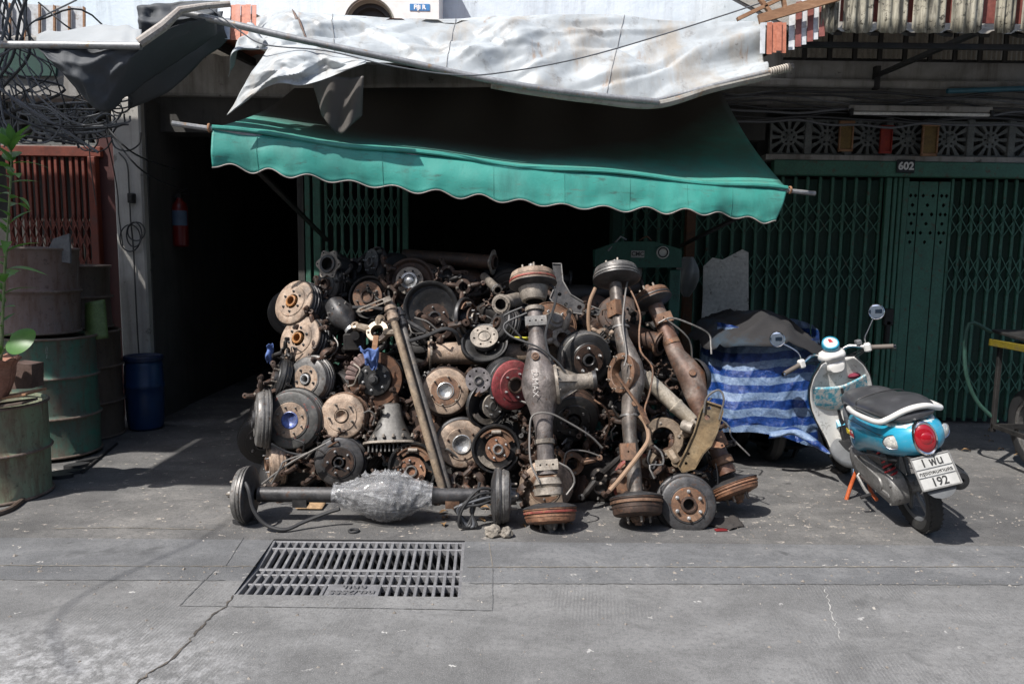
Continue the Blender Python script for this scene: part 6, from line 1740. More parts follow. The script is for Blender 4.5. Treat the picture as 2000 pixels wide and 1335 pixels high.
pipe('thin grey pipe low right of the first upright axle', [(1100, 912, 4.44), (1108, 882, 4.44), (1140, 880, 4.44), (1172, 890, 4.44)], .005, M_PIPEG)
pipe('black hose curling below the arched knuckle', [(1270, 878, 4.36), (1265, 900, 4.34), (1275, 915, 4.34), (1282, 900, 4.36)], .007, M_HOSE)
pipe('thin wire hanging below the third axle', [(1398, 905, 4.3), (1402, 930, 4.3), (1401, 960, 4.3)], .004, M_CABLE)

# ================================================================== dark parts filling the depth of the pile
rf_ = random.Random(5)
def clone(root, M, label=None):
    r2 = root.copy(); COL.objects.link(r2); r2.matrix_world = M
    if label: r2['label'] = label
    for ch in list(root.children):
        c2 = ch.copy(); COL.objects.link(c2); c2.parent = r2
        for g2 in ch.children:
            d2 = g2.copy(); COL.objects.link(d2); d2.parent = c2
    return r2
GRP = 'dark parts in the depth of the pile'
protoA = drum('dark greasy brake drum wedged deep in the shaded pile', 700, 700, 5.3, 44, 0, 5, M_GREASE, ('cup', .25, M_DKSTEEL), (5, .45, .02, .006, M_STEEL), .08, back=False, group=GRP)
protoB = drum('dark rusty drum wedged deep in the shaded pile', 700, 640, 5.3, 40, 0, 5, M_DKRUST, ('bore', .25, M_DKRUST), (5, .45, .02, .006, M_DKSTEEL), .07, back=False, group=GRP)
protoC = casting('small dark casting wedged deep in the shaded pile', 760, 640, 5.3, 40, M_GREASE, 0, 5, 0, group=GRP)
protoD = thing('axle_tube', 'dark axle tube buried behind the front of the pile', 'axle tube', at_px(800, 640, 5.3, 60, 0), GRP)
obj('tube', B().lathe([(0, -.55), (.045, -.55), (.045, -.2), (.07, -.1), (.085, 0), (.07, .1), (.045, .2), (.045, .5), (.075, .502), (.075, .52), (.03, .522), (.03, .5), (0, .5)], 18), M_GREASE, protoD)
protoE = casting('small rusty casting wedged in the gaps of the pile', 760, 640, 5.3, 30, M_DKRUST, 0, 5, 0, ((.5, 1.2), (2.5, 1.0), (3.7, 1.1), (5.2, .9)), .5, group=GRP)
NEAR = [((575, 620), 'the two bronze-lit drums'), ((566, 830), 'the red-scrawled drum'), ((733, 720), 'the rusty brake disc'), ((700, 540), 'the top-left plates'), ((662, 890), 'the drum with rusty centre'),
        ((765, 860), 'the gearbox housing'), ((842, 600), 'the black backing plate'), ((880, 700), 'the thick axle tube'), ((902, 850), 'the wide-bored tan drum'), ((930, 530), 'the topmost axle tube'), ((1000, 760), 'the red drum'),
        ((1060, 880), 'the first upright axle'), ((1060, 620), 'the first axle\'s top'), ((1150, 700), 'the bright-studded black drum'), ((1130, 860), 'the tipped dark drum'), ((1230, 860), 'the second upright axle'), ((1230, 640), 'the second axle\'s top'),
        ((1300, 860), 'the arched knuckle'), ((1330, 720), 'the leaning third axle'), ((1390, 900), 'the third axle\'s foot')]
KINDW = {}
def near_label(kind, px, py):
    return kind + ' deep in shade behind ' + min(NEAR, key=lambda n: (n[0][0] - px) ** 2 + (n[0][1] - py) ** 2)[1]
def pile_top(x):
    pts = [(500, 790), (520, 700), (560, 600), (620, 530), (700, 505), (860, 505), (980, 530), (1060, 560), (1250, 590), (1330, 660), (1400, 860), (1430, 960)]
    for (x0, y0), (x1, y1) in zip(pts, pts[1:]):
        if x0 <= x <= x1: return y0 + (y1 - y0) * (x - x0) / (x1 - x0)
    return 1000
def front_Y(y): return 4.38 + (950 - y) / 430.0 * 0.72
cnt = 0
used = set()
y = 950.0
row = 0
while y > 505:
    x = 515 + (row % 2) * 24
    while x < 1400:
        if pile_top(x) + 12 < y:
            k = rf_.random()
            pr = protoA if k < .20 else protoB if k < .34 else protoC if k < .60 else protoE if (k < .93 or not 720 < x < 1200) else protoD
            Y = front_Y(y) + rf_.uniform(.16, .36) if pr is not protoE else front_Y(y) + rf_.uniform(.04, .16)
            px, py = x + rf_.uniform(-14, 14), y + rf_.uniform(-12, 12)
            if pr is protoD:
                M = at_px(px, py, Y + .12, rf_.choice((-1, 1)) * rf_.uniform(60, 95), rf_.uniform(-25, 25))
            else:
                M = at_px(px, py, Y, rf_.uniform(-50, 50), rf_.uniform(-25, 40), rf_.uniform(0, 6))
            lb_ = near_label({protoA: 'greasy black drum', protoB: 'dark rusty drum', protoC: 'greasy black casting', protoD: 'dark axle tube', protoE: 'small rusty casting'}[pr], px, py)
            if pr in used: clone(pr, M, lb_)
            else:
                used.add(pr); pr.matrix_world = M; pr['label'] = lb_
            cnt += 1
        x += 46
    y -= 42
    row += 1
for k in range(9):                                # long tubes lying right across the back
    yy = 900 - k * 46
    x = rf_.uniform(760, 1150)
    clone(protoD, at_px(x, yy, front_Y(yy) + .42, rf_.choice((-1, 1)) * rf_.uniform(80, 96), rf_.uniform(-10, 10)), near_label('dark axle tube', x, yy))
print('filler', cnt)
for k in range(90):                               # small clutter lodged in the gaps at the front
    x = rf_.uniform(545, 1390); yt = pile_top(x)
    if yt > 900: continue
    yy = rf_.uniform(yt + 25, 955)
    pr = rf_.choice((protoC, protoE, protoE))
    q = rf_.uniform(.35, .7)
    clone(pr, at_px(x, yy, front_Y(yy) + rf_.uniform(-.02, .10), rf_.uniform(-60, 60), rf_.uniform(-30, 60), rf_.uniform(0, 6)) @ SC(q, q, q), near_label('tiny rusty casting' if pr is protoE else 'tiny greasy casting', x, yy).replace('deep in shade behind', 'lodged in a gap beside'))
# thin pipes sticking out of the gaps
for k in range(64):
    x = rf_.uniform(540, 1380); yt = pile_top(x)
    yy = rf_.uniform(yt + 30, 930); Y = front_Y(yy) + rf_.uniform(-.02, .1)
    dx, dy = rf_.uniform(-40, 40), rf_.uniform(-30, 30)
    tag(obj('brake_pipe', B().tube([P(x, yy, Y), P(x + dx * .5 + rf_.uniform(-12, 12), yy + dy * .5 + rf_.uniform(-14, 14), Y - .03), P(x + dx, yy + dy, Y)], rf_.uniform(.004, .008), 6, sub=6), rf_.choice((M_PIPEG, M_STEEL, M_RUST, M_HOSE))),
        near_label('short thin brake pipe', x, yy).replace('deep in shade behind', 'poking out beside'), 'pipe', 'short brake pipes poking from the pile')

# ================================================================== litter on the ground by the pile
def lump(name, label, cat, p, s, mat, seed=1, sub=3):
    bm = bmesh.new()
    bmesh.ops.create_icosphere(bm, subdivisions=sub, radius=1)
    for v in bm.verts:
        d = 1 + .35 * noise.noise(v.co * 1.6 + V((seed, 0, 0))) + .15 * noise.noise(v.co * 4 + V((0, seed, 0)))
        v.co = V((v.co.x * s[0] * d, v.co.y * s[1] * d, max(-.9, v.co.z) * s[2] * d))
    me = bpy.data.meshes.new(name); bm.to_mesh(me); bm.free()
    o = link(name, me, mat, None, Matrix.Translation(p + V((0, 0, s[2] * .75))))
    return tag(o, label, cat)
M_STONE = rusty('crumbled_concrete', [(0.16, 0.14, 0.115), (0.28, 0.25, 0.21), (0.4, 0.37, 0.32)], 14, 0, (0.9, 1.0), bump=0.9)
lump('concrete_lump', 'broken concrete lump at the right end of the lying axle', 'rubble', G(962, 1046), (.05, .04, .035), M_STONE, 3)
lump('concrete_lump', 'smaller bone-shaped concrete lump just right of the other', 'rubble', G(989, 1048), (.035, .03, .032), M_STONE, 8)
tag(obj('rubber_ring', B().lathe([(.026 + .007 * math.cos(2 * PI * k / 8), .007 + .007 * math.sin(2 * PI * k / 8)) for k in range(9)], 20, Matrix.Translation(G(691, 1038))), M_HOSE), 'small black rubber ring lying above the drain grate', 'ring')
tag(obj('rubber_pad', B().plate([(.07 * math.cos(q) * (1 + .15 * math.sin(3 * q)), .03 * math.sin(q)) for q in [2 * PI * k / 16 for k in range(16)]], .02, Matrix.Translation(G(478, 1022))), M_HOSE, None, 30), 'flat black rubber pad under the lying axle\'s left drum', 'pad')
cbp = G(608, 990)
solidify(tag(obj('cardboard_scrap', B().grid(lambda u, v: cbp + V(((u - .5) * .16, (v - .5) * .12, .012 + .02 * math.sin(u * 3) * v)), 8, 6), rusty('cardboard', [(0.30, 0.19, 0.10), (0.40, 0.26, 0.14), (0.46, 0.32, 0.19)], 9, 0, (0.8, 0.95)), None, 60), 'torn cardboard scrap behind the lying axle', 'cardboard'), .003)
rgp = G(1405, 1022)
solidify(tag(obj('flattened_cloth', B().grid(lambda u, v: rgp + V(((u - .5) * .26, (v - .5) * .17 + .03 * math.sin(u * 8), .006 + .022 * abs(noise.noise(V((u * 5, v * 5, 2)))))), 20, 14), fabric('dirty_dark_cloth', (0.04, 0.035, 0.032), 0.9), None, 60), 'dirty dark cloth flattened on the ground beside the propped drum', 'cloth'), .003)
tag(obj('plastic_scrap', B().box(.07, .03, .008, Matrix.Translation(G(1408, 1036) + V((0, 0, .006))) @ RZ(8), .002), mat_flat('dull_red_plastic', (0.16, 0.012, 0.014), 0.5), None, 30), 'dull red plastic strip on the ground beside the dark cloth', 'scrap')
lm = B().grid(lambda u, v: ((u - .5) * .05, (v - .5) * .03 * math.sin(PI * min(1, u + .12)), .012 * math.sin(u * 3) + .008 * abs(v - .5)), 6, 4).mesh('dry_leaf', 60)
lm.materials.append(rusty('dry_leaf_brown', [(0.16, 0.085, 0.035), (0.27, 0.16, 0.07), (0.36, 0.25, 0.13)], 12, 0, (0.7, 0.9)))
for k in range(34):
    if k < 16: q = (rf_.uniform(860, 975), rf_.uniform(985, 1030))
    elif k < 26: q = (rf_.uniform(1850, 1990), rf_.uniform(835, 900))
    else: q = (rf_.uniform(1010, 1300), rf_.uniform(985, 1035))
    p = G(*q)
    tag(link('dry_leaf', lm, None, None, Matrix.Translation(p + V((0, 0, .004))) @ RZ(rf_.uniform(0, 360)) @ SC(*([rf_.uniform(.7, 1.5)] * 3))),
        ('brown dry leaf among litter by the lying axle\'s right drum', 'brown dry leaf on the dark ground behind the scooter', 'brown dry leaf on the ground before the upright axles')[0 if k < 16 else 1 if k < 26 else 2], 'leaf', ('dry leaves by the lying axle', 'dry leaves behind the scooter', 'dry leaves before the upright axles')[0 if k < 16 else 1 if k < 26 else 2])
# ================================================================== left side: oil drums, barrel, plant
def drum_paint(name, cols, speck, scr=(0.5, 0.52, 0.5), sa=0.0):
    m = NT(name)
    co = m.coord((1, 1, 1), True)
    a = m.noise(co, 3.2, 8, 0.68, 0.5)
    c = m.ramp(a, [(0.32, cols[0]), (0.5, cols[1]), (0.66, cols[2])])
    mp = m.n('ShaderNodeMapping'); mp.inputs['Scale'].default_value = (6, 6, 1.1); m.l(co, mp.inputs[0])
    st = m.noise(mp.outputs[0], 2.2, 8, 0.75)
    c = m.mix(m.ramp(st, [(0.48, 0.0), (0.66, 0.85)]), c, speck)
    f = m.noise(co, 28, 6, 0.7)
    c = m.mix(m.ramp(f, [(0.55, 0.0), (0.7, 0.6)]), c, tuple(x * 0.4 for x in speck))
    if sa:
        s2 = m.noise(mp.outputs[0], 1.4, 6, 0.7, 1.0)
        c = m.mix(m.ramp(s2, [(0.66, 0.0), (0.70, sa)]), c, scr)
    m.set(Base_Color=c, Roughness=0.62, Metallic=0.1)
    m.bump(m.math('ADD', a, m.math('MULTIPLY', f, .4)), 0.5, 0.006)
    return m.m
M_D_GREEN = drum_paint('chipped_green_drum', [(0.035, 0.17, 0.12), (0.08, 0.13, 0.10), (0.13, 0.10, 0.08)], (0.10, 0.06, 0.042), sa=0.9)
M_D_PALE = drum_paint('pale_green_drum', [(0.16, 0.27, 0.17), (0.17, 0.20, 0.13), (0.17, 0.125, 0.09)], (0.10, 0.055, 0.036), sa=0.5)
M_D_BROWN = drum_paint('brown_rust_drum', [(0.15, 0.10, 0.085), (0.18, 0.13, 0.115), (0.15, 0.125, 0.115)], (0.11, 0.06, 0.038), sa=0.35)
M_D_DARK = drum_paint('dark_rust_drum', [(0.075, 0.058, 0.045), (0.10, 0.072, 0.055), (0.075, 0.06, 0.05)], (0.055, 0.033, 0.022))
M_HOOP = mat_worn('rusty_hoop', [(0.09, 0.06, 0.045), (0.17, 0.13, 0.105), (0.24, 0.2, 0.17)], 7, 0.1, (.6, .85), .4, speck=(0.2, 0.09, 0.05))
def oil_drum(label, x, Y, z0, r, h, mat, tilt=(0, 0), lid=False, nrib=2):
    root = thing('oil_drum', label, 'oil drum', T(x, Y, z0) @ RX(tilt[0]) @ RY(tilt[1]), 'stacked oil drums at the left')
    pr = [(r * .95, .012), (r * .985, .0), (r * 1.015, .004), (r * 1.02, .016), (r, .024)]
    for k in range(1, nrib + 1):
        zc = h * k / (nrib + 1)
        pr += [(r, zc - .03), (r * 1.012, zc - .016), (r * 1.05, zc - .004), (r * 1.05, zc + .004), (r * 1.012, zc + .016), (r, zc + .03)]
    pr += [(r, h - .024), (r * 1.02, h - .016), (r * 1.022, h - .004), (r * 1.01, h), (r * .985, h - .002), (r * .975, h - .02)]
    b = B().lathe(pr, 64)
    vs = []
    sd = random.Random(int(abs(x) * 1000)).uniform(0, 50)
    for p in b.v:
        q = V(p)
        d = .02 * noise.noise(V((q.x * 3, q.y * 3, q.z * 2.6 + sd))) * (1 if .03 < q.z < h - .03 else .25)
        n_ = V((q.x, q.y, 0)); n_ = n_.normalized() if n_.length > 0 else n_
        vs.append(tuple(q + n_ * d))
    b.v = vs
    obj('shell', b, mat, root, 40)
    for zc in [.012, h - .01] + [h * k / (nrib + 1) for k in range(1, nrib + 1)]:
        q_ = .009
        rr_ = r * (1.02 if zc in (.012, h - .01) else 1.046)
        obj('hoop', B().lathe([(rr_ + q_ * math.cos(2 * PI * k / 8), zc + q_ * math.sin(2 * PI * k / 8)) for k in range(9)], 56), M_HOOP, root)
    zl = h - .03 if lid else .02
    obj('lid' if lid else 'floor', B().lathe([(r * .975, zl), (r * .9, zl - .004), (0, zl - .004)], 40), M_D_DARK, root)
    return root
oil_drum('pale green cut-down oil drum carrying the plant pot', -3.24, 4.56, 0.0, .29, .60, M_D_PALE, nrib=1)
bR = G(121, 905)
oil_drum('scraped green oil drum below the brown one', -3.46, 5.52, 0.02, .30, .89, M_D_GREEN, (0, 0), True)
oil_drum('dark rusty oil drum between green drum and blue barrel', -3.58, 6.12, 0.0, .29, .89, M_D_DARK, (0, 0), True)
oil_drum('brown rusty oil drum stacked on the green one', -3.58, 5.52, 0.93, .305, .63, M_D_BROWN, (0, 1.5), True, nrib=1)
oil_drum('dark cut-down oil drum stacked behind the brown one', -3.62, 6.15, 0.90, .26, .52, M_D_DARK, (0, 0), True, nrib=1)
# scrap leaning on the drums
def slab(name, label, cat, quad, Y, mat, th=.02, thing_=True):
    q = [P(x, y, Y) for x, y in quad]
    b = B().add(q + [p + V((0, th, 0)) for p in q], [tuple(range(len(q))), tuple(range(2 * len(q) - 1, len(q) - 1, -1))] + [(i, (i + 1) % len(q), len(q) + (i + 1) % len(q), len(q) + i) for i in range(len(q))])
    return tag(obj(name, b, mat, None, 0), label, cat)
slab('board', 'broken grey board standing on the brown oil drum', 'board', [(96, 508), (137, 514), (135, 456), (104, 466), (96, 482)], 5.42, mat_worn('grey_weathered_board', [(0.09, 0.095, 0.10), (0.15, 0.155, 0.16), (0.2, 0.2, 0.2)], 9, 0, (0.8, 0.95), .5))
gp_ = [P(166, 592, 5.72), P(205, 584, 5.72), P(212, 660, 5.68), P(166, 664, 5.68)]
solidify(tag(obj('plastic_sheet', B().grid(lambda u, v: gp_[3].lerp(gp_[2], u).lerp(gp_[0].lerp(gp_[1], u), v) + V((0, -.05 * math.sin(PI * u), 0)), 10, 10), mat_worn('mossy_green_plastic', [(0.05, 0.09, 0.025), (0.10, 0.16, 0.05), (0.13, 0.19, 0.075)], 8, 0, (0.4, 0.6), .3), None, 60), 'curved mossy green plastic piece tucked behind the green drum', 'scrap'), .004)
slab('steel_channel', 'brown steel channel end lying on the pale green drum', 'scrap', [(20, 760), (62, 758), (62, 712), (24, 708)], 4.62, mat_worn('brown_channel', [(0.08, 0.05, 0.04), (0.13, 0.085, 0.07), (0.17, 0.12, 0.1)], 8, .1), .12)
for k, (q, yv) in enumerate((([(-70, 800), (72, 768), (70, 760), (-70, 778)], 4.45), ([(-80, 812), (40, 795), (78, 770), (-70, 790)], 4.40))):
    pts_ = [P(*p, yv) for p in q]
    a_, b2 = (pts_[0] + pts_[3]) / 2, (pts_[1] + pts_[2]) / 2
    tag(obj('plank', B().bar(a_, b2, .20 - .05 * k, .014, (0, 0, 1), .002), M_WOOD if k == 0 else mat_worn('dark_plank', [(0.05, 0.035, 0.028), (0.09, 0.065, 0.05), (0.14, 0.11, 0.09)], 6, 0, (.7, .9)), None, 30), ('dusty timber plank under the plant pot', 'dark plank laid across the pale green drum')[k], 'plank')
# blue plastic barrel
bl = thing('plastic_barrel', 'blue plastic barrel beside the passage pillar', 'barrel', T(-3.19, 6.36, 0))
obj('body', B().lathe([(0, .004), (.12, .002), (.14, .02), (.15, .1), (.155, .3), (.155, .36), (.162, .37), (.162, .40), (.155, .41), (.152, .56), (.14, .60), (.125, .615)], 40), mat_flat('blue_barrel_plastic', (0.006, 0.032, 0.10), 0.4), bl)
obj('lid', B().lathe([(.13, .60), (.158, .602), (.16, .635), (.15, .645), (.13, .64), (.12, .632), (0, .632)], 36), mat_flat('dark_blue_lid', (0.008, 0.02, 0.06), 0.5), bl)
# fire extinguisher on the passage wall
fe_p = P(354, 482, 7.15)
fx = thing('fire_extinguisher', 'red fire extinguisher hanging in the dark passage', 'fire extinguisher', Matrix.Translation(fe_p))
M_XR = mat_flat('extinguisher_red', (0.13, 0.008, 0.007), 0.35)
obj('cylinder', B().lathe([(0, 0), (.06, 0), (.072, .015), (.072, .36), (.06, .41), (.03, .44), (.025, .46)], 28), M_XR, fx)
obj('label', B().lathe([(.0728, .2), (.0728, .34)], 24, None, .45, PI * 1.05), mat_flat('extinguisher_label', (0.07, 0.11, 0.17), 0.5), fx)
obj('valve', B().box(.05, .05, .05, T(0, 0, .48), .006).bar((0, 0, .51), (.09, -.02, .55), .015, .01).bar((0, 0, .49), (.09, -.02, .50), .015, .01), M_BLACKSTEEL, fx, 30)
obj('hose', B().tube([(-.03, 0, .48), (-.09, 0, .44), (-.095, 0, .3), (-.085, 0, .12)], .01, 8, sub=5), M_CABLE, fx)
obj('bracket', B().box(.12, .04, .04, T(-.06, .0, .3), .004), M_BLACKSTEEL, fx, 30)
# switch boxes, conduit and coil on the pillar
def wallbox(label, px, py, Y, w, h, mat):
    r = thing('switch_box', label, 'switch box', Matrix.Translation(P(px, py, Y)))
    obj('box', B().box(w, .05, h, None, .006), mat, r, 30)
    obj('cover', B().box(w * .7, .01, h * .6, T(0, -.03, 0), .003), M_BLACKSTEEL, r, 30)
wallbox('small black socket on the cream pillar', 257, 387, 6.58, .055, .085, M_BLACKSTEEL)
M_BOXG = mat_flat('grey_switch_plastic', (0.13, 0.135, 0.14), 0.5)
wallbox('upper grey switch box at the passage mouth', 313, 476, 7.25, .07, .14, M_BOXG)
wallbox('lower grey switch box at the passage mouth', 300, 522, 7.20, .06, .12, M_BOXG)
cp = thing('pillar_cable', 'black cable with a loose coil on the cream pillar', 'cable', Matrix.Translation(P(262, 460, 6.57)))
c0_ = P(262, 460, 6.57)
obj('run', B().tube([P(x, y, 6.585) - c0_ for x, y in ((232, 298), (248, 320), (252, 372), (255, 430), (260, 480), (264, 560), (268, 640), (272, 700))], .006, 6, sub=5), M_CABLE, cp)
for k, (cx, cy, rx, ry) in enumerate(((254, 465, 20, 26), (266, 452, 17, 18), (262, 458, 15, 24))):
    obj('coil', B().tube([P(cx + rx * math.cos(2 * PI * i / 10), cy + ry * math.sin(2 * PI * i / 10), 6.57 - .006 * k) - c0_ for i in range(10)], .006, 6, True, sub=4), M_CABLE, cp)
for (x, y0, y1) in ((322, 215, 470), (310, 230, 520)):
    tag(obj('conduit', B().tube([P(x - 4, y0, 7.28), P(x, y1, 7.28)], .013, 8), M_BOXG), ('longer' if x == 310 else 'shorter') + ' grey conduit running down to a switch box in the passage', 'conduit')
# terracotta pot with tall leafy plant and a heart-leaved vine
pp_ = P(-22, 775, 4.38)
pot = thing('plant_pot', 'terracotta pot with scalloped rim on the pale green drum', 'plant pot', Matrix.Translation(pp_))
M_TERRA = mat_worn('terracotta', [(0.24, 0.10, 0.065), (0.32, 0.15, 0.10), (0.38, 0.2, 0.15)], 8, 0, (0.75, 0.9), .3)
def potf(u, v):
    prof = [(.085, 0), (.10, .03), (.122, .09), (.135, .15), (.138, .19), (.15, .215), (.165, .235)]
    s = v * (len(prof) - 1); i = min(int(s), len(prof) - 2)
    r = lerp(prof[i][0], prof[i + 1][0], s - i); z = lerp(prof[i][1], prof[i + 1][1], s - i)
    q = u * 2 * PI
    if v > .8: r += .008 * math.cos(q * 12) * (v - .8) * 5; z += .008 * math.cos(q * 12 + 1) * (v - .8) * 5
    return (r * math.cos(q), r * math.sin(q), z)
solidify(obj('body', B().grid(potf, 96, 16), M_TERRA, pot, 60), .012, -1)
obj('soil', B().lathe([(.135, .17), (0, .18)], 24), mat_flat('potting_soil', (0.035, 0.025, 0.018), 0.95), pot)
M_LEAF = NT('plant_leaf')
la = M_LEAF.noise(M_LEAF.coord(), 10, 5)
M_LEAF.set(Base_Color=M_LEAF.ramp(la, [(0.3, (0.045, 0.13, 0.025)), (0.7, (0.10, 0.24, 0.05))]), Roughness=0.4)
tr = M_LEAF.n('ShaderNodeBsdfTranslucent'); tr.inputs[0].default_value = (0.14, 0.32, 0.05, 1)
mx = M_LEAF.n('ShaderNodeMixShader'); mx.inputs[0].default_value = 0.3
M_LEAF.l(M_LEAF.bsdf.outputs[0], mx.inputs[1]); M_LEAF.l(tr.outputs[0], mx.inputs[2]); M_LEAF.l(mx.outputs[0], M_LEAF.out.inputs[0])
M_STEM = mat_worn('plant_stem', [(0.12, 0.18, 0.06), (0.2, 0.26, 0.1), (0.34, 0.33, 0.22)], 12, 0, (.5, .7), .2)
pl_ = thing('leafy_plant', 'tall leafy potted plant at the left edge', 'plant', Matrix.Translation(P(4, 700, 4.42)))
po_ = P(4, 700, 4.42)
stem = [P(x, y, 4.42) - po_ for x, y in ((-2, 730), (2, 690), (6, 600), (10, 520), (16, 430), (21, 350), (22, 300), (25, 272))]
obj('stem', B().tube(stem, [.010] * 8 + [.008] * 8 + [.006] * 8 + [.003] * 8, 8, sub=4), M_STEM, pl_)
def leaf_mesh(L, W, curl):
    def f(u, v):
        x = u * L
        w = W * (math.sin(PI * u ** .75)) ** .9 + .0004
        return (x, (v - .5) * 2 * w, -curl * u * u * L + .25 * w * abs(v - .5) * 2)
    me = B().grid(f, 10, 4).mesh('leaf', 60); me.materials.append(M_LEAF.m); return me
lms = [leaf_mesh(.21, .030, .40), leaf_mesh(.17, .032, .15), leaf_mesh(.23, .026, .6), leaf_mesh(.14, .032, .05)]
rl = random.Random(3)
st_ = catmull([V(p) for p in stem], 10)
for k in range(46):
    t = .20 + .78 * k / 45
    p = st_[int(t * (len(st_) - 1))]
    up = 25 + 45 * max(0, (t - .75) / .25) + rl.uniform(-18, 18)
    an = k * 137.5 + rl.uniform(-20, 20)
    if math.sin(R(an)) > .75: an += 40
    s = rl.uniform(.75, 1.15) * (0.75 if t < .35 else 1)
    link('leaf', rl.choice(lms), None, pl_, Matrix.Translation(p) @ RZ(an) @ RY(-up) @ RX(rl.uniform(-25, 25)) @ SC(s, s, s))
# heart-shaped vine leaf
vn = thing('vine', 'single heart-shaped vine leaf above the terracotta pot', 'plant', Matrix.Translation(P(10, 680, 4.3)))
vo_ = P(10, 680, 4.3)
def heart(u, v):
    q = (u - .5) * 2 * PI
    r = v * .075 * (1 - .45 * abs(q / PI) ** 3 + .18 * math.cos(q) )
    x = r * math.cos(q) * 1.25; y = r * math.sin(q) * 1.25
    return (x, y, -.18 * y * y / .075 - .1 * x * x / .075)
obj('leaf', B().grid(heart, 36, 8), M_LEAF.m, vn, 60, Matrix.Translation(P(30, 662, 4.28) - vo_) @ RZ(-10) @ RX(50))
obj('leaf', B().grid(heart, 36, 8), M_LEAF.m, vn, 60, Matrix.Translation(P(-8, 678, 4.3) - vo_) @ RZ(200) @ RX(30) @ SC(.8, .8, .8))
obj('stalk', B().tube([P(-6, 720, 4.34) - vo_, P(4, 690, 4.3) - vo_, P(18, 664, 4.28) - vo_], .004, 6, sub=4), M_STEM, vn)
# weeds and rubber scraps along the foot of the drums
wd = thing('weed', 'tiny green weed at the foot of the pale green drum', 'weed', Matrix.Translation(G(52, 972)))
for k in range(9):
    link('leaf', lms[3], None, wd, RZ(k * 40 + 10) @ RY(-rl.uniform(15, 60)) @ SC(.32, .55, .4))
for k, (x, y, w, h) in enumerate(((108, 932, .11, .05), (132, 925, .09, .04), (150, 912, .07, .05), (172, 902, .08, .03))):
    tag(obj('rubber_scrap', B().plate([(w * math.cos(q) * (1 + .2 * math.sin(2 * q + k)), h * math.sin(q)) for q in [2 * PI * i / 12 for i in range(12)]], .025, Matrix.Translation(G(x, y)) @ RZ(20 * k)), M_HOSE, None, 30), ('largest', 'second', 'third', 'rearmost')[k] + ' flat black rubber scrap, counted from the front, by the green drum', 'scrap', 'rubber scraps by the green drum')
tag(obj('hose', B().tube([G(-20, 1012) + V((0, 0, .012)), G(20, 998) + V((0, 0, .012)), G(50, 975) + V((0, 0, .012))], .018, 8, sub=4), M_D_DARK), 'stub of old hose on the ground at the lower left', 'hose')
tag(obj('hose', B().tube([G(160, 925) + V((0, 0, .01)), G(195, 895) + V((0, 0, .01)), G(228, 868) + V((0, 0, .01))], .01, 8, sub=4), M_HOSE), 'thin black hose on the ground leading to the blue barrel', 'hose')
# ================================================================== right side: press, board, covered motorcycle, cart
M_PRESS = mat_worn('press_green_enamel', [(0.012, 0.075, 0.055), (0.018, 0.10, 0.072), (0.026, 0.125, 0.09)], 6, 0, (0.35, 0.55), .2, speck=(0.03, 0.03, 0.025))
YP = 6.0
pr0 = P(1243, 500, YP); pr0.z = 0
prs = thing('workshop_press', 'dark green workshop press with gauge behind the upright axles', 'press', Matrix.Translation(pr0))
def pp2(px, py, dy=0.0): q = P(px, py, YP) - pr0; return (q.x, q.z)
o2 = [pp2(1160, 522), pp2(1327, 522), pp2(1327, 487), pp2(1275, 472), pp2(1205, 472), pp2(1160, 488)]
obj('head', B().plate(o2, .16, T(0, .08, 0) @ RX(90)), M_PRESS, prs, 30)
for (a, c) in ((1160, 1180), (1306, 1327)):
    x0, x1 = pp2(a, 520)[0], pp2(c, 520)[0]
    obj('column', B().box(x1 - x0, .12, pp2(1243, 523)[1] - .02, T((x0 + x1) / 2, 0, pp2(1243, 523)[1] / 2), .006), M_PRESS, prs, 30)
obj('bed', B().box(.66, .16, .12, T(0, 0, .45), .008), M_PRESS, prs, 30)
obj('foot', B().box(.75, .45, .06, T(0, 0, .04), .008), M_PRESS, prs, 30)
obj('ram', B().lathe([(0, -.3), (.035, -.3), (.035, 0), (.05, .0), (.05, .1), (0, .1)], 20, T(0, 0, pp2(1243, 523)[1] - .1)), M_STEEL, prs)
x, z = pp2(1290, 493)
gg = obj('gauge', B().lathe([(0, .012), (.030, .012), (.032, .022), (.047, .022), (.05, .012), (.05, 0)], 28, T(x, -.082, z) @ RX(90)), mat_flat('gauge_white', (0.55, 0.55, 0.52), 0.4), prs)
obj('gauge_ring', B().lathe([(.031, .0235), (.036, .024), (.041, .0235)], 28, T(x, -.082, z) @ RX(90)), M_BLACKSTEEL, gg)
x, z = pp2(1242, 496)
npz = obj('maker_plate', B().box(.105, .006, .055, T(x, -.085, z), .002), mat_flat('pale_plate', (0.34, 0.34, 0.33), 0.5), prs, 30)
link('lettering', text_mesh('CMC', .045, .001, bold=.0012), mat_flat('dark_lettering', (0.02, 0.02, 0.02), 0.5), npz, T(x, -.0885, z) @ RX(90))
x, z = pp2(1316, 560)
link('lettering', text_mesh('20\nT\nO\nN', .05, .001), mat_flat('faint_green_lettering', (0.006, 0.04, 0.03), 0.5), prs, T(x, -.0615, z) @ RX(90))
obj('pump_handle', B().tube([(pp2(1185, 490)[0], -.08, pp2(1185, 490)[1]), (pp2(1210, 462)[0], -.06, pp2(1210, 462)[1]), (pp2(1222, 468)[0], -.02, pp2(1222, 468)[1])], .007, 8), M_PIPE, prs)
obj('hose', B().tube([(pp2(1248, 470)[0], 0, pp2(1248, 470)[1]), (pp2(1262, 462)[0], -.02, pp2(1262, 462)[1]), (pp2(1272, 470)[0], 0, pp2(1272, 470)[1])], .006, 6, sub=5), M_RUST, prs)
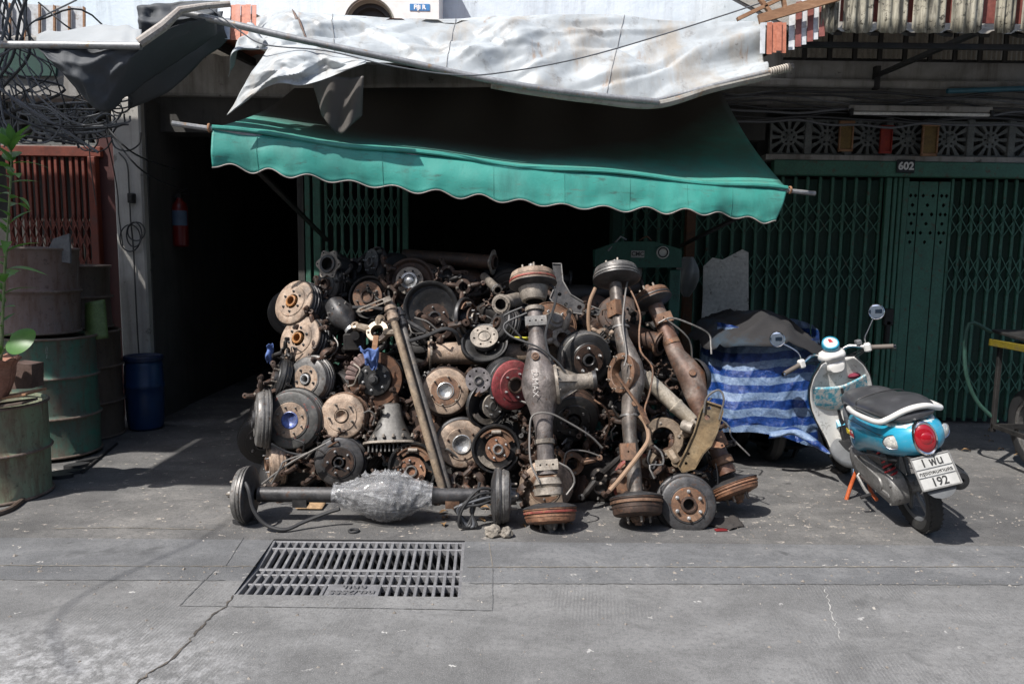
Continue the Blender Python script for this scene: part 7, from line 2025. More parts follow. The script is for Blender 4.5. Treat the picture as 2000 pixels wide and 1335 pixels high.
# broken white board leaning against the gate
bq = [(1365, 735), (1462, 690), (1462, 493), (1450, 487), (1412, 507), (1392, 503), (1374, 520), (1373, 575)]
slab('panel_board', 'broken off-white board leaning against the green gate', 'board', bq, 6.45, mat_worn('off_white_board', [(0.46, 0.44, 0.40), (0.56, 0.54, 0.50), (0.64, 0.62, 0.58)], 4, 0, (.7, .9), .15, speck=(0.16, 0.14, 0.12)), .012)
# plastic bags and oddments hung on the rusty post
sb_ = P(1342, 545, 6.75)
def bagf(u, v):
    q = u * 2 * PI
    r = .075 * (0.25 + math.sin(PI * min(1, v * .9 + .08)) ** .8) * (1 + .18 * math.sin(q * 4 + v * 5))
    return sb_ + V((r * math.cos(q), .5 * r * math.sin(q), .2 - .36 * v))
tag(obj('plastic_bag', B().grid(bagf, 28, 14), mat_flat('grey_bag', (0.20, 0.20, 0.2), 0.45), None, 70), 'crumpled grey plastic bag hung left of the white board', 'bag')
# covered motorcycle
M_STRIPE = NT('blue_white_striped_sheet')
sc_ = M_STRIPE.coord((1, 1, 1), False)
sep = M_STRIPE.n('ShaderNodeSeparateXYZ'); M_STRIPE.l(sc_, sep.inputs[0])
wob = M_STRIPE.math('MULTIPLY', M_STRIPE.math('SUBTRACT', M_STRIPE.noise(sc_, 2.4, 3, .5), .5), .12)
skew = M_STRIPE.math('MULTIPLY', sep.outputs[0], -.06)
zz = M_STRIPE.math('ADD', M_STRIPE.math('ADD', sep.outputs[2], wob), skew)
sn = M_STRIPE.math('SINE', M_STRIPE.math('MULTIPLY', zz, 2 * PI / .118))
kk = M_STRIPE.ramp(M_STRIPE.math('ADD', M_STRIPE.math('MULTIPLY', sn, .5), .5), [(0.47, 0.0), (0.53, 1.0)])
cr_ = M_STRIPE.noise(sc_, 34, 6, .75, 1.0)
cw = M_STRIPE.ramp(cr_, [(0.35, (0.08, 0.13, 0.24)), (0.65, (0.19, 0.27, 0.40))])
cbz = M_STRIPE.ramp(cr_, [(0.35, (0.004, 0.020, 0.11)), (0.65, (0.012, 0.055, 0.24))])
M_STRIPE.set(Base_Color=M_STRIPE.mix(kk, cw, cbz), Roughness=0.32, Specular_IOR_Level=0.6)
M_STRIPE.bump(M_STRIPE.math('ADD', cr_, M_STRIPE.noise(sc_, 9, 6, .65, 1.2)), .8, .010)
cv0 = V((1.90, 5.72, 0.0))
cm = thing('covered_motorcycle', 'motorcycle under blue and white striped sheet with dark cover on top', 'motorcycle', Matrix.Translation(cv0))
def cov(u, v, dark=False):
    q = 2 * PI * u
    zt, zb = 1.02, .27
    z = lerp(zb, zt, v)
    c_, s_ = math.cos(q), math.sin(q)
    a = .44 * (1 - .10 * v) ; b_ = .50 * (1 - .18 * v)
    e = 2.6
    x = a * math.copysign(abs(c_) ** (2 / e), c_)
    y = b_ * math.copysign(abs(s_) ** (2 / e), s_)
    f = 1 + .10 * noise.noise(V((c_ * 1.6, s_ * 1.6, z * 1.6 + 3))) + .035 * noise.noise(V((c_ * 6 + z * 2, s_ * 6, z * 3)))
    f += .03 * math.sin(q * 9 + z * 7) * (1 - v) + .02 * (0.5 - 2 * abs(noise.noise(V((u * 18 + v * 5, v * 6, 5)))))
    x_, t_ = u * 7.0, v * 1.0
    q1 = noise.noise(V((x_ * 1.1 + t_ * 1.6, t_ * .7 - x_ * .25, 11)))
    f += .035 * max(0, 1 - abs(q1) * 5) + .018 * max(0, 1 - abs(noise.noise(V((x_ * 2.3 - t_ * 2.2, t_ * 1.2, 17)))) * 5) - .02
    f *= 1 - .22 * max(0, .25 - v) * (1 if c_ < .3 else 0)
    zz_ = z
    if v < .12:
        zz_ += .03 * math.sin(q * 3 + 1) - .10 * max(0, c_) * max(0, -s_)
    if v > .88:
        zz_ += .05 * math.sin(q * 2 + .6)
    return V((x * f + (.06 * max(0, .2 - v) if c_ > 0 else 0), y * f, zz_))
obj('striped_sheet', B().grid(lambda u, v: cov(u, v), 240, 70), M_STRIPE.m, cm, 80)
def hood(u, v):
    q = 2 * PI * u
    c_, s_ = math.cos(q), math.sin(q)
    r = 1 - v
    e = 2.4
    x = (.50 * r) * math.copysign(abs(c_) ** (2 / e), c_); y = (.54 * r) * math.copysign(abs(s_) ** (2 / e), s_)
    z = 1.12 - .16 * r ** 3 - (.05 * max(0, .15 - v) / .15) + .05 * noise.noise(V((x * 3, y * 3, 2))) + .035 * max(0, 1 - abs(noise.noise(V((x * 4 + y * 2, y * 3 - x, 9)))) * 6) - .10 * max(0, c_) * r + .03 * math.sin(q * 3) * r
    return V((x * (1 + .06 * noise.noise(V((c_ * 2, s_ * 2, 1)))), y, z))
M_HOOD = fabric('dusty_dark_cover', (0.018, 0.017, 0.018), 0.85, [(2, .55, .7, .5, (0.02, 0.06, 0.10), (1, 1, 1))], 0, .4, .4)
solidify(obj('dark_cover', B().grid(hood, 120, 36), M_HOOD, cm, 80), .004)
# trailing corner of the striped sheet
tc = [P(1500, 842, 5.22) - cv0, P(1555, 835, 5.16) - cv0, P(1600, 862, 5.05) - cv0, P(1618, 880, 5.0) - cv0]
bc_ = [P(1500, 856, 5.20) - cv0, P(1550, 850, 5.14) - cv0, P(1590, 872, 5.03) - cv0, P(1612, 884, 4.99) - cv0]
tcs, bcs = smooth_poly(tc, 6), smooth_poly(bc_, 6)
solidify(obj('trailing_hem', B().grid(lambda u, v: poly_at(tcs, u).lerp(poly_at(bcs, u), v) + V((0, -.03 * math.sin(PI * v) - .02 * math.sin(u * 14), 0)), 30, 6), M_STRIPE.m, cm, 80), .002)
obj('wheel', B().lathe([(.20, -.04), (.25, -.045), (.28, -.02), (.28, .02), (.25, .045), (.20, .04)], 32, T(-.05, .25, .28) @ RY(90)), M_HOSE, cm)
obj('wheel', B().lathe([(.20, -.04), (.25, -.045), (.28, -.02), (.28, .02), (.25, .045), (.20, .04)], 32, T(.1, -.1, .28) @ RY(90)), M_HOSE, cm)
obj('frame', B().bar((-.05, .25, .28), (.1, -.1, .28), .2, .15).box(.3, .5, .3, T(0, 0, .6), .03), M_BLACKSTEEL, cm, 30)
# round iron stove base in front of it
sbp = G(1530, 893)
sv = thing('iron_base', 'round black iron base under the striped sheet', 'stand', Matrix.Translation(sbp + V((0, .1, 0))))
obj('dish', B().lathe([(0, .10), (.14, .10), (.20, .12), (.275, .135), (.28, .125), (.22, .10), (.14, .085), (0, .085)], 40), M_BLACKSTEEL, sv)
for k in range(4):
    obj('leg', B().bar((.12 * math.cos(R(45 + 90 * k)), .12 * math.sin(R(45 + 90 * k)), .0), (.15 * math.cos(R(45 + 90 * k)), .15 * math.sin(R(45 + 90 * k)), .1), .05, .02), M_BLACKSTEEL, sv, 30)
# push cart at the right edge
ct0 = V((P(2000, 800, 5.3).x, 5.3, 0))
cart = thing('push_cart', 'push cart with yellow-edged tray and large tyre at the right edge', 'cart', Matrix.Translation(ct0))
wh = obj('wheel', B().lathe([(.24, -.035), (.28, -.045), (.32, -.03), (.33, 0), (.32, .03), (.28, .045), (.24, .035), (.24, -.035)], 40, T(.14, 0, .33) @ RY(82)), M_HOSE, cart)
obj('rim', B().lathe([(.24, -.03), (.22, -.02), (.22, .02), (.24, .03)], 36, T(.14, 0, .33) @ RY(82)), M_STEEL, wh)
tz = P(1990, 672, 5.3).z
M_YEL = mat_worn('chipped_yellow_paint', [(0.10, 0.075, 0.009), (0.16, 0.125, 0.012), (0.09, 0.07, 0.03)], 12, 0, (.4, .6), .3, speck=(0.06, 0.05, 0.04))
obj('tray', B().box(.9, .6, .02, T(.33, -.05, tz - .02), .003), M_BLACKSTEEL, cart, 30)
obj('tray_edge', B().box(.9, .02, .05, T(.33, -.365, tz - .015), .003).box(.02, .6, .05, T(-.13, -.05, tz - .015), .003), M_YEL, cart, 30)
obj('blue_sheet', B().box(.8, .5, .008, T(.36, -.08, tz + .03) @ RX(3) @ RY(-2), .002), mat_worn('pale_blue_board', [(0.20, 0.30, 0.42), (0.30, 0.40, 0.5), (0.4, 0.47, 0.55)], 6, 0, (.4, .6)), cart, 30)
obj('dark_sheet', B().box(.85, .45, .02, T(.30, .05, tz + .055) @ RX(4), .003), M_BLACKSTEEL, cart, 30)
obj('side_panel', B().box(.8, .02, .22, T(.38, -.32, tz - .16), .003), M_YEL, cart, 30)
for x, y in ((-.08, -.3), (.7, -.3), (-.08, .2), (.7, .2)):
    obj('post', B().box(.03, .03, tz - .3, T(x, y, (tz + .25) / 2), .003), M_BLACKSTEEL, cart, 30)
obj('handle', B().tube([(-.12, .25, tz + .06), (-.3, .25, tz + .12), (-.3, .25, tz - .2), (-.2, .25, tz - .45), (-.05, .2, .35)], .014, 8, sub=4), M_GATE_D, cart)
obj('lower_frame', B().bar((-.08, -.3, .32), (.7, -.3, .32), .03, .03).bar((-.08, .2, .32), (.7, .2, .32), .03, .03).bar((-.08, -.3, .32), (-.08, .2, .32), .03, .03), M_BLACKSTEEL, cart, 30)
# ================================================================== scooter
def gloss(name, col, rough=.28, coat=.6, wear=None, wscale=9, lo=.6, hi=.66):
    m = NT(name)
    co = m.coord((1, 1, 1), False)
    a = m.noise(co, 6, 6, .6)
    c = m.mix(m.ramp(a, [(.35, 0.0), (.7, .35)]), col, tuple(x * .6 for x in col))
    if wear:
        w_ = m.noise(co, wscale, 8, .78, .6)
        c = m.mix(m.ramp(w_, [(lo, 0.0), (hi, 1.0)]), c, wear)
    m.set(Base_Color=c, Roughness=rough, Coat_Weight=coat, Coat_Roughness=.1)
    return m.m
S_BLUE = gloss('scooter_blue', (0.018, 0.27, 0.41), .32, .6, (0.14, 0.30, 0.36), 7, .52, .72)
S_BLUEP = gloss('peeling_blue', (0.06, 0.34, 0.44), .5, .1, (0.58, 0.57, 0.53), 26, .44, .54)
S_WHITE = gloss('scooter_white', (0.62, 0.61, 0.58), .35, .4, (0.25, 0.22, 0.18), 14, .66, .74)
S_CREAM = gloss('grimy_white_panel', (0.74, 0.73, 0.69), .45, .2, (0.22, 0.2, 0.165), 20, .53, .68)
S_BLACKP = mat_flat('black_plastic', (0.018, 0.018, 0.019), .45)
S_GREYP = mat_flat('grey_plastic_panel', (0.11, 0.115, 0.12), .5)
S_SEAT = mat_flat('black_vinyl', (0.045, 0.046, 0.05), .3)
S_TYRE = mat_worn('tyre_rubber', [(0.012, 0.012, 0.012), (0.02, 0.02, 0.02), (0.035, 0.033, 0.03)], 12, 0, (.7, .9), .4)
S_ALLOY = mat_worn('dusty_alloy', [(0.16, 0.155, 0.15), (0.25, 0.245, 0.235), (0.32, 0.31, 0.295)], 7, .45, (.4, .6), .3, speck=(0.10, 0.09, 0.08))
S_CHROME = mat_flat('chrome', (0.62, 0.62, 0.63), .12, 1.0, .05)
S_MIRROR = mat_flat('mirror_glass', (0.8, 0.82, 0.85), .03, 1.0, .0)
S_RED = mat_flat('spring_red', (0.32, 0.02, 0.025), .4)
S_LENS = gloss('red_lens', (0.27, 0.004, 0.010), .08, 1.0)
S_CLEAR = gloss('clear_lens', (0.34, 0.34, 0.32), .06, 1.0, (0.6, 0.58, 0.52), 40, .5, .6)
S_ORANGE = mat_worn('orange_stand_paint', [(0.35, 0.07, 0.02), (0.5, 0.11, 0.03), (0.3, 0.1, 0.06)], 9, 0, (.4, .6), .2)
S_GRIP = mat_flat('brown_grip_rubber', (0.12, 0.10, 0.085), .7)
rc = G(1813, 1034)
MS = Matrix.Translation(rc + V((-0.035, 0.0, 0))) @ RZ(86.5) @ RX(-16.0) @ SC(.95, .91, .98)
sco = thing('scooter', 'blue and white scooter on its side stand beside the striped cover', 'scooter', MS)
def se(hw, hh, e=2.6, n=32):
    o = []
    for k in range(n):
        q = 2 * PI * k / n
        c_, s_ = math.cos(q), math.sin(q)
        o.append((hw * math.copysign(abs(c_) ** (2 / e), c_), hh * math.copysign(abs(s_) ** (2 / e), s_)))
    return o
def body_loft(secs, e=2.6, n=32):
    """secs: (x, zlow, zhigh, half width)"""
    xs = catmull([V((s[0], s[1], s[2])) for s in secs], 5)
    ws = catmull([V((s[3], s[4] if len(s) > 4 else e, 0)) for s in secs], 5)
    return [[V((p.x, y, (p.y + p.z) / 2 + z)) for y, z in se(max(.004, w.x), max(.004, (p.z - p.y) / 2), w.y, n)] for p, w in zip(xs, ws)]
def wheel(xc, zc, parent, r=.285, w=.047):
    wr = bpy.data.objects.new('wheel', None); COL.objects.link(wr); wr.parent = parent
    m = T(xc, 0, zc) @ RX(90)
    prof = [(r - .075, -w * .55), (r - .06, -w * .8), (r - .03, -w), (r - .012, -w * .8), (r - .003, -w * .4), (r, 0), (r - .003, w * .4), (r - .012, w * .8), (r - .03, w), (r - .06, w * .8), (r - .075, w * .55)]
    obj('tyre', B().lathe(prof, 64, m), S_TYRE, wr)
    tread = B()
    for k in range(44):
        for s_ in (-1, 1):
            tread.box(.004, w * .75, .03, m @ RZ(k * 360 / 44 + (4 if s_ > 0 else 0)) @ T(r - .0045, 0, s_ * w * .42) @ RX(s_ * 32), 0)
    tag(obj('tread_block', tread, S_TYRE, wr, 0), kind='stuff')
    obj('rim', B().lathe([(r - .075, -.028), (r - .066, -.026), (r - .066, .026), (r - .075, .028), (r - .092, .018), (r - .092, -.018), (r - .075, -.028)], 48, m), S_GREYP, wr)
    for k in range(5):
        obj('spoke', B().box(.16, .034, .018, m @ RZ(k * 72 + 10) @ T(.115, 0, 0), .005), S_GREYP, wr, 30)
    obj('hub', B().lathe([(0, -.05), (.04, -.05), (.06, -.03), (.06, .03), (.04, .05), (0, .05)], 24, m), S_ALLOY, wr)
    return wr
wheel(0, .285, sco)
wheel(1.24, .285, sco)
# engine and belt case on the left
def slot(x0, z0, r0, x1, z1, r1, n=14):
    d = V((x1 - x0, z1 - z0)); a = math.atan2(d.y, d.x)
    o = [(x0 + r0 * math.cos(a + PI / 2 + PI * k / n), z0 + r0 * math.sin(a + PI / 2 + PI * k / n)) for k in range(n + 1)]
    o += [(x1 + r1 * math.cos(a - PI / 2 + PI * k / n), z1 + r1 * math.sin(a - PI / 2 + PI * k / n)) for k in range(n + 1)]
    return o
def case_ring(y, s, dz=0): return [V((x, y, z + dz)) for x, z in slot(.02, .285, .105 * s, .46, .33, .115 * s)]
eng = obj('belt_case', B().loft([case_ring(.06, 1.0), case_ring(.13, 1.0), case_ring(.148, .94), case_ring(.156, .82)]), S_ALLOY, sco, 40)
obj('case_rib', B().loft([[V((x, .154, z)) for x, z in slot(.10, .30, .045, .42, .335, .055)], [V((x, .166, z)) for x, z in slot(.10, .30, .040, .42, .335, .05)]]), S_ALLOY, eng, 40)
obj('case_rib', B().loft([[V((x, .156, z)) for x, z in slot(.0, .25, .018, .4, .262, .018)], [V((x, .163, z)) for x, z in slot(.0, .25, .012, .4, .262, .012)]]), S_ALLOY, eng, 40)
for x, z in ((-.06, .33), (.0, .195), (.2, .215), (.38, .225), (.53, .40), (.3, .43), (.1, .385)):
    link('bolt', stud_mesh(.012, .007, S_ALLOY), None, eng, T(x, .148, z) @ RX(-90))
obj('engine_block', B().box(.34, .2, .2, T(.40, 0, .34), .03).box(.2, .16, .13, T(.62, 0, .33), .02), S_ALLOY, sco, 30)
obj('air_box', B().box(.26, .10, .12, T(.12, .10, .46), .03), S_BLACKP, sco, 30)
kk_ = obj('kick_starter', B().tube([(.40, .165, .27), (.40, .185, .26), (.30, .19, .20), (.24, .19, .185)], .011, 8), S_ALLOY, sco)
obj('pedal', B().tube([(.24, .18, .185), (.235, .25, .182)], .012, 8), S_BLACKP, kk_)
# rear shock with red spring
sk = obj('damper', B().tube([(-.02, .10, .30), (.09, .125, .63)], .015, 10), S_ALLOY, sco)
n_ = 110
a_, c_ = V((.0, .105, .36)), V((.085, .124, .61))
dv = (c_ - a_).normalized(); e1 = dv.orthogonal().normalized(); e2 = dv.cross(e1)
obj('spring', B().tube([a_.lerp(c_, i / n_) + (e1 * math.cos(i / n_ * 2 * PI * 9) + e2 * math.sin(i / n_ * 2 * PI * 9)) * .033 for i in range(n_ + 1)], .0065, 6), S_RED, sk)
# tail body
tail = obj('tail_panel', B().loft(body_loft([(.56, .36, .60, .10, 3), (.52, .35, .645, .135, 3), (.42, .37, .69, .165, 3), (.28, .43, .715, .185, 2.9), (.10, .475, .735, .192, 2.8), (-.10, .505, .742, .186, 2.7), (-.20, .525, .745, .168, 2.5), (-.265, .54, .735, .14, 2.3), (-.31, .565, .71, .09, 2.1), (-.325, .605, .675, .04, 2)])), S_BLUE, sco, 50)
obj('side_skirt', B().loft(body_loft([(.60, .27, .50, .10, 3), (.52, .26, .52, .14, 3), (.42, .30, .50, .15, 3), (.34, .36, .48, .14, 3)])), S_BLACKP, sco, 50)
# worn pale patch across the top rear of the tail
obj('worn_top_panel', B().loft(body_loft([(-.10, .715, .7455, .13, 2.2), (-.15, .70, .7505, .14, 2.2), (-.225, .69, .7475, .12, 2.2), (-.28, .68, .732, .08, 2.2)])), S_BLUEP, tail, 50)
# seat
seat = obj('seat', B().loft(body_loft([(.66, .655, .70, .06, 2.4), (.63, .65, .745, .10, 2.6), (.54, .68, .785, .125, 2.8), (.40, .705, .80, .145, 2.8), (.26, .715, .79, .155, 2.8), (.12, .725, .815, .165, 2.8), (-.04, .73, .832, .165, 2.8), (-.18, .735, .825, .15, 2.6), (-.26, .74, .80, .11, 2.4), (-.285, .75, .785, .05, 2)])), S_SEAT, sco, 60)
obj('seat_nose', B().loft(body_loft([(.68, .50, .66, .06, 2.6), (.645, .47, .70, .105, 2.8), (.59, .44, .70, .125, 2.8), (.54, .42, .68, .12, 2.8)])), S_GREYP, sco, 50)
# white grab rail
gr_pts = [(.30, .175, .735), (.16, .197, .742), (-.02, .200, .748), (-.18, .185, .755), (-.23, .14, .775), (-.275, .07, .81), (-.285, 0, .82), (-.275, -.07, .81), (-.23, -.14, .775), (-.18, -.185, .755), (-.02, -.20, .748), (.16, -.197, .742), (.30, -.175, .735)]
obj('grab_rail', B().tube(gr_pts, .0165, 10, sub=4, M=SC(1, 1, 1)), S_WHITE, sco, 60)
# tail light and indicators
tl = obj('tail_light_surround', B().lathe([(.092, -.02), (.089, .012), (.082, .02), (.074, .016)], 36, T(-.315, 0, .65) @ RY(-82) @ SC(1.05, .78, 1)), S_CHROME, sco)
obj('lens', B().lathe([(.074, .014), (.065, .021), (.045, .027), (.02, .030), (0, .030)], 36, T(-.315, 0, .65) @ RY(-82) @ SC(1.05, .78, 1)), S_LENS, tl)
obj('lens_spot', B().lathe([(.034, .028), (.026, .034), (0, .036)], 20, T(-.315, 0, .65) @ RY(-82)), S_LENS, tl)
for s_ in (-1, 1):
    mi = T(-.24, s_ * .145, .642) @ RZ(s_ * -38) @ RY(-84) @ SC(.85, 1.25, 1)
    ind = obj('indicator', B().lathe([(.05, -.03), (.05, .004), (.046, .01), (.043, .008)], 28, mi), S_CHROME, sco)
    obj('lens', B().lathe([(.043, .008), (.036, .013), (.018, .017), (0, .018)], 28, mi), S_CLEAR, ind)
# rear mudguard, plate and flap
mg = B()
rings = []
for k in range(15):
    a = R(18 + k * 11)
    rr_ = .325
    cx_, cz_ = -.0 - rr_ * math.cos(a) * -1 * -1, .285 + rr_ * math.sin(a)
    rings.append([V((-(rr_ + t[1]) * math.cos(a), t[0], .285 + (rr_ + t[1]) * math.sin(a))) for t in ((-.062, -.04), (-.058, -.006), (0, .006), (.058, -.006), (.062, -.04), (.054, -.04), (.05, -.012), (0, -.004), (-.05, -.012), (-.054, -.04))])
obj('mudguard', B().loft(rings), S_BLACKP, sco, 50)
stay = obj('plate_stay', B().loft([[V((x, y * w, z)) for y, z, x in ((-1, 0 + z0, x0), (1, 0 + z0, x0), (1, .02 + z0, x0 - .012), (-1, .02 + z0, x0 - .012))] for x0, z0, w in ((-.16, .58, .10), (-.25, .54, .10), (-.32, .475, .09), (-.37, .41, .08))]), S_BLACKP, sco, 40)
obj('flap', B().loft([[V((x, y, z)) for y, z, x in ((w, zz, xx), (w, zz - .012, xx - .012), (-w, zz - .012, xx - .012), (-w, zz, xx))] for w, zz, xx in ((.075, .435, -.35), (.085, .41, -.37), (.08, .385, -.385), (.055, .362, -.395), (.02, .35, -.40))]), S_GREYP, sco, 50)
MP = T(-.365, .0, .475) @ RZ(-90) @ RX(62)
lpn = obj('number_plate', B().box(.215, .172, .004, MP, .001), mat_flat('plate_white', (0.38, 0.38, 0.365), .45), sco, 30)
fr_ = B()
for (x, y, w, h) in ((0, .088, .228, .010), (0, -.088, .228, .010), (.109, 0, .010, .186), (-.109, 0, .010, .186)):
    fr_.box(w, h, .010, MP @ T(x, y, .002), .002)
obj('plate_frame', fr_, S_ALLOY, lpn, 30)
for y in (.022, -.022):
    obj('plate_bar', B().box(.205, .005, .005, MP @ T(0, y, .0035), .001), S_GREYP, lpn, 30)
MK = mat_flat('plate_black', (0.02, 0.02, 0.02), .5)
link('lettering', text_mesh('1 ฟน', .062, .0012, bold=.001), MK, lpn, MP @ T(0, .052, .0035))
link('lettering', text_mesh('กรุงเทพมหานคร', .029, .001, bold=.0004), MK, lpn, MP @ T(0, -.002, .0035))
link('lettering', text_mesh('192', .064, .0012, bold=.001), MK, lpn, MP @ T(0, -.056, .0035))
# exhaust on the right
ex = obj('exhaust', B().lathe([(0, -.46), (.03, -.46), (.05, -.42), (.058, -.36), (.058, -.02), (.05, .0), (.02, .004), (.016, -.03), (0, -.03)], 24, T(-.30, -.155, .36) @ RY(-97)), S_BLACKP, sco)
obj('heat_shield', B().lathe([(.061, -.36), (.064, -.35), (.064, -.06), (.061, -.05)], 24, T(-.30, -.155, .36) @ RY(-97), .55, 1.8), S_GREYP, ex)
# floor and leg shield
obj('floor_board', B().loft(body_loft([(.56, .24, .30, .14, 4), (.70, .22, .285, .17, 4), (.88, .22, .285, .17, 4), (1.0, .235, .32, .15, 4), (1.05, .29, .36, .11, 4)])), S_GREYP, sco, 50)
def shield(u, v, off=0.0):
    zz_ = lerp(.27, .93, v)
    wid = [.15, .165, .19, .215, .232, .236, .225, .19, .125]
    s = v * 8; i = min(int(s), 7)
    w = lerp(wid[i], wid[i + 1], s - i)
    y = (u - .5) * 2 * w
    x0 = 1.06 - .16 * v + .03 * math.sin(PI * v)
    k = abs(u - .5) * 2
    x = x0 - .075 * k ** 2.2 - .05 * math.exp(-(k / .35) ** 2) * (1 - .4 * v)
    return V((x + off, y, zz_))
n1, n2 = 28, 26
sh = B().grid(lambda u, v: shield(u, v), n1, n2)
so_sh = obj('leg_shield', sh, S_CREAM, sco, 60)
solidify(so_sh, .012, -1)
edge = [shield(0, k / 26) for k in range(27)] + [shield(k / 14, 1) for k in range(1, 14)] + [shield(1, 1 - k / 26) for k in range(27)]
obj('edge_trim', B().tube(edge, .0065, 6), S_BLACKP, so_sh)
obj('front_cover', B().grid(lambda u, v: shield(u, v) + V((.035 + .10 * math.sin(PI * u) * (.4 + .6 * math.sin(PI * v)), 0, 0)), 24, 22), S_BLUE, sco, 60)
def pocket(u, v):
    p = shield(lerp(.06, .94, u), lerp(.50, .715 + .05 * abs(2 * u - 1) ** 2, v))
    k = 1 - abs(2 * u - 1) ** 3
    p.x -= .012 + .055 * k * (v ** .6)
    p.z += -.075 * (1 - v) * math.sin(PI * u) ** .8 + .03 * (1 - v)
    return p
pk = obj('glove_pocket', B().grid(pocket, 30, 10), S_BLUEP, sco, 60)
solidify(pk, .006, -1)
obj('pocket_recess', B().grid(lambda u, v: shield(lerp(.09, .91, u), lerp(.70, .80, v)) + V((-.004, 0, .015 * math.sin(PI * u))), 20, 6), S_BLACKP, sco, 60)
obj('cloth_in_pocket', B().sphere(.04, T(.93, -.13, .775) @ SC(1, 1.3, .6)), mat_flat('dark_red_cloth', (0.15, 0.01, 0.03), .8), sco)
ksw = obj('key_switch', B().lathe([(.022, 0), (.022, .02), (.016, .024), (0, .024)], 20, T(.915, .0, .845) @ RY(-75)), S_BLACKP, sco)
obj('bag_hook', B().box(.02, .018, .05, T(.87, .0, .70), .004), S_BLACKP, sco, 30)
obj('steering_cover', B().loft(body_loft([(.86, .84, .90, .05, 2.4), (.885, .83, .935, .07, 2.4), (.92, .83, .955, .08, 2.4), (.96, .84, .965, .078, 2.4), (1.0, .86, .96, .06, 2.4)])), S_WHITE, sco, 50)
obj('handlebar_cover', B().loft(body_loft([(.835, .945, .965, .025, 2.2), (.86, .915, .985, .075, 2.2), (.90, .90, 1.0, .095, 2.3), (.95, .905, 1.0, .10, 2.4), (1.0, .92, .985, .07, 2.3), (1.02, .935, .97, .03, 2)])), S_WHITE, sco, 50)
msp = T(.90, 0, 1.03) @ RY(-38) @ SC(.82, .82, .9)
sp = obj('speedometer', B().lathe([(.0, -.06), (.05, -.055), (.066, -.03), (.070, -.01)], 32, msp), S_WHITE, sco)
obj('ring', B().lathe([(.0705, -.012), (.075, -.008), (.076, .018), (.070, .030), (.060, .032)], 32, msp), S_BLUE, sp)
dl = obj('dial', B().lathe([(.061, .028), (.04, .034), (0, .036)], 28, msp), mat_flat('dial_white', (0.5, 0.5, 0.5), .12), sp)
obj('dial_mark', B().plate([(-.02, -.02), (.02, -.01), (.025, .012), (-.015, .014)], .001, msp @ T(0.01, 0, .0365)), S_RED, dl, 30)
# handlebar, grips, mirrors
for s_ in (-1, 1):
    y = lambda v: s_ * v
    hb = obj('handlebar', B().tube([(.94, y(.06), .96), (.925, y(.13), .985), (.90, y(.19), .975), (.865, y(.25), .955)], .0115, 10, sub=4), S_CHROME, sco)
    obj('switch_housing', B().box(.045, .05, .062, T(.868, y(.245), .957) @ RZ(s_ * 22), .01), S_WHITE, hb, 30)
    gp0, gp1 = V((.857, y(.27), .953)), V((.80, y(.40), .935))
    obj('grip', B().tube([gp0, gp0.lerp(gp1, .04), gp0.lerp(gp1, .06), gp1.lerp(gp0, .04), gp1], [.019, .019, .0165, .0165, .0175], 12), S_GRIP, hb)
    obj('bar_end', B().tube([gp1, gp1 + (gp1 - gp0) * .12], .014, 10), S_CHROME, hb)
    obj('brake_lever', B().tube([(.90, y(.25), .955), (.905, y(.30), .945), (.87, y(.39), .925)], .006, 8, sub=3), S_CHROME, hb)
    mtop = V((.88, y(.335), 1.145)) if s_ < 0 else V((.88, y(.345), 1.13))
    mst = obj('mirror_stem', B().tube([(.875, y(.24), .985), (.875, y(.245), 1.03), (.877, y(.28), 1.075), tuple(mtop)], .0055, 8, sub=5), S_CHROME, sco)
    cent = mtop + V((-.005, y(.03), .035))
    mm = frame(cent, V((-1, s_ * -.05 + .2, .30)))
    mi = obj('mirror', B().lathe([(0, -.022), (.03, -.02), (.05, -.008), (.055, .006), (.052, .010), (.049, .006)], 36, mm), S_CHROME, mst)
    obj('mirror_glass', B().lathe([(.0495, .0055), (.03, .0075), (0, .008)], 36, mm), S_MIRROR, mi)
obj('reservoir', B().box(.05, .04, .035, T(.90, -.20, 1.0), .006), S_GREYP, sco, 30)
for k in range(3):
    obj('cable', B().tube([(.88, -.22, .95 - .01 * k), (.93, -.17, .93 - .02 * k), (.99, -.08, .90 - .02 * k)], .004, 6, sub=4), S_BLACKP, sco)
    obj('cable', B().tube([(.88, .22, .95 - .01 * k), (.93, .17, .94 - .01 * k), (.99, .08, .91 - .02 * k)], .004, 6, sub=4), S_BLACKP, sco) if k < 2 else None
# front fork and mudguard
for s_ in (-1, 1):
    obj('fork_leg', B().tube([(1.06, s_ * .07, .75), (1.24, s_ * .075, .285)], .018, 10), S_ALLOY, sco)
rings = []
for k in range(12):
    a = R(20 + k * 12)
    rings.append([V((1.24 + (.315 + t[1]) * math.cos(a), t[0], .285 + (.315 + t[1]) * math.sin(a))) for t in ((-.06, -.05), (-.055, -.006), (0, .01), (.055, -.006), (.06, -.05), (.052, -.05), (.047, -.012), (0, 0), (-.047, -.012), (-.052, -.05))])
obj('front_mudguard', B().loft(rings), S_BLUE, sco, 50)
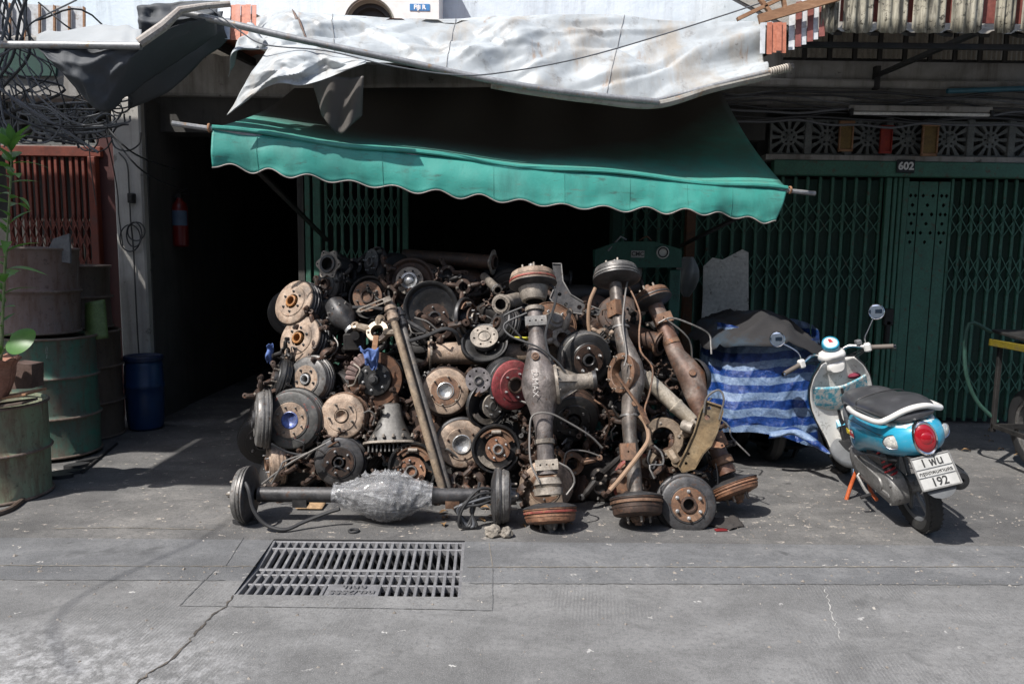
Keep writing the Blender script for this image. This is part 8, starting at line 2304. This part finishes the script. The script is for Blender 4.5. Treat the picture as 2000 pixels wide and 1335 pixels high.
# side stand, foot pegs
sdn = obj('side_stand', B().tube([(.56, .13, .235), (.56, .19, .15), (.545, .255, .055)], .014, 10, sub=4), S_ORANGE, sco)
obj('stand_foot', B().box(.10, .045, .014, T(.54, .27, .045) @ RX(7), .004), S_ORANGE, sdn, 30)
obj('stand_spring', B().tube([(.60, .14, .25), (.57, .17, .17)], .010, 8), S_CHROME, sdn)
obj('centre_stand', B().tube([(.46, .10, .22), (.40, .12, .14), (.30, .13, .12)], .013, 8, sub=3), S_ORANGE, sco)
obj('under_frame', B().bar((.3, 0, .42), (1.0, 0, .27), .14, .10).bar((1.0, 0, .27), (1.02, 0, .85), .09, .07), S_BLACKP, sco, 30)
# sticker on the left side panel
MST = T(.33, .1895, .572) @ RZ(178) @ RX(90) @ RX(-2)
stk = obj('sticker', B().plate([(-.055, -.024), (.06, -.03), (.065, .02), (.03, .03), (.0, .022), (-.055, .020)], .0012, MST), MK, sco, 30)
obj('sticker_flag', B().plate([(-.008, -.018), (.058, -.02), (.060, .004), (-.006, .006)], .001, MST @ T(0, 0, .0014)), mat_flat('sticker_red', (0.42, 0.05, 0.05), .4), stk, 30)
obj('sticker_stripe', B().box(.06, .004, .001, MST @ T(.028, .010, .002), 0).box(.06, .004, .001, MST @ T(.028, -.024, .002), 0).box(.055, .003, .001, MST @ T(.03, .018, .002), 0), mat_flat('sticker_white', (0.7, 0.7, 0.7), .4), stk, 30)
obj('sticker_dot', B().plate(circ(.007, 14), .001, MST @ T(.028, .017, .003)), mat_flat('sticker_scarlet', (0.6, 0.04, 0.02), .4), stk, 30)
link('lettering', text_mesh('EN', .046, .001, bold=.0018), mat_flat('sticker_yellow', (0.65, 0.5, 0.02), .4), stk, MST @ T(-.034, -.002, .002))

obj('panel_seam', B().tube([(.50, .155, .63), (.30, .187, .665), (.10, .1945, .675), (-.10, .189, .672), (-.24, .165, .668)], .0022, 5, sub=4), S_BLACKP, tail)
obj('panel_seam', B().tube([(.535, .128, .40), (.525, .14, .5), (.50, .152, .63)], .0022, 5, sub=4), S_BLACKP, tail)
obj('lower_trim', B().tube([(.50, .135, .372), (.40, .155, .385), (.28, .172, .435), (.10, .178, .482), (-.10, .172, .512), (-.23, .15, .533)], .006, 6, sub=4), S_BLACKP, tail)
for u, v in ((.06, .12), (.05, .42), (.06, .75), (.94, .12), (.95, .42), (.94, .75), (.3, .2), (.7, .2)):
    p_ = shield(u, v)
    link('screw', stud_mesh(.004, .006, S_BLACKP), None, so_sh, Matrix.Translation(p_ + V((-.004, 0, 0))) @ RY(-90))
obj('centre_ridge', B().tube([shield(.5, .06) + V((-.012, 0, 0)), shield(.5, .3) + V((-.016, 0, 0)), shield(.5, .5) + V((-.012, 0, 0))], .018, 8, sub=4), S_CREAM, so_sh)
obj('seat_strap', B().tube([(.20, .158, .745), (.20, .14, .80), (.20, .0, .815), (.20, -.14, .80), (.20, -.158, .745)], .004, 6, sub=5), S_BLACKP, seat)
obj('seat_piping', B().tube([(.62, .095, .70), (.50, .128, .725), (.30, .152, .735), (.12, .163, .75), (-.10, .161, .755), (-.22, .13, .76)], .004, 6, sub=4), S_GREYP, seat)
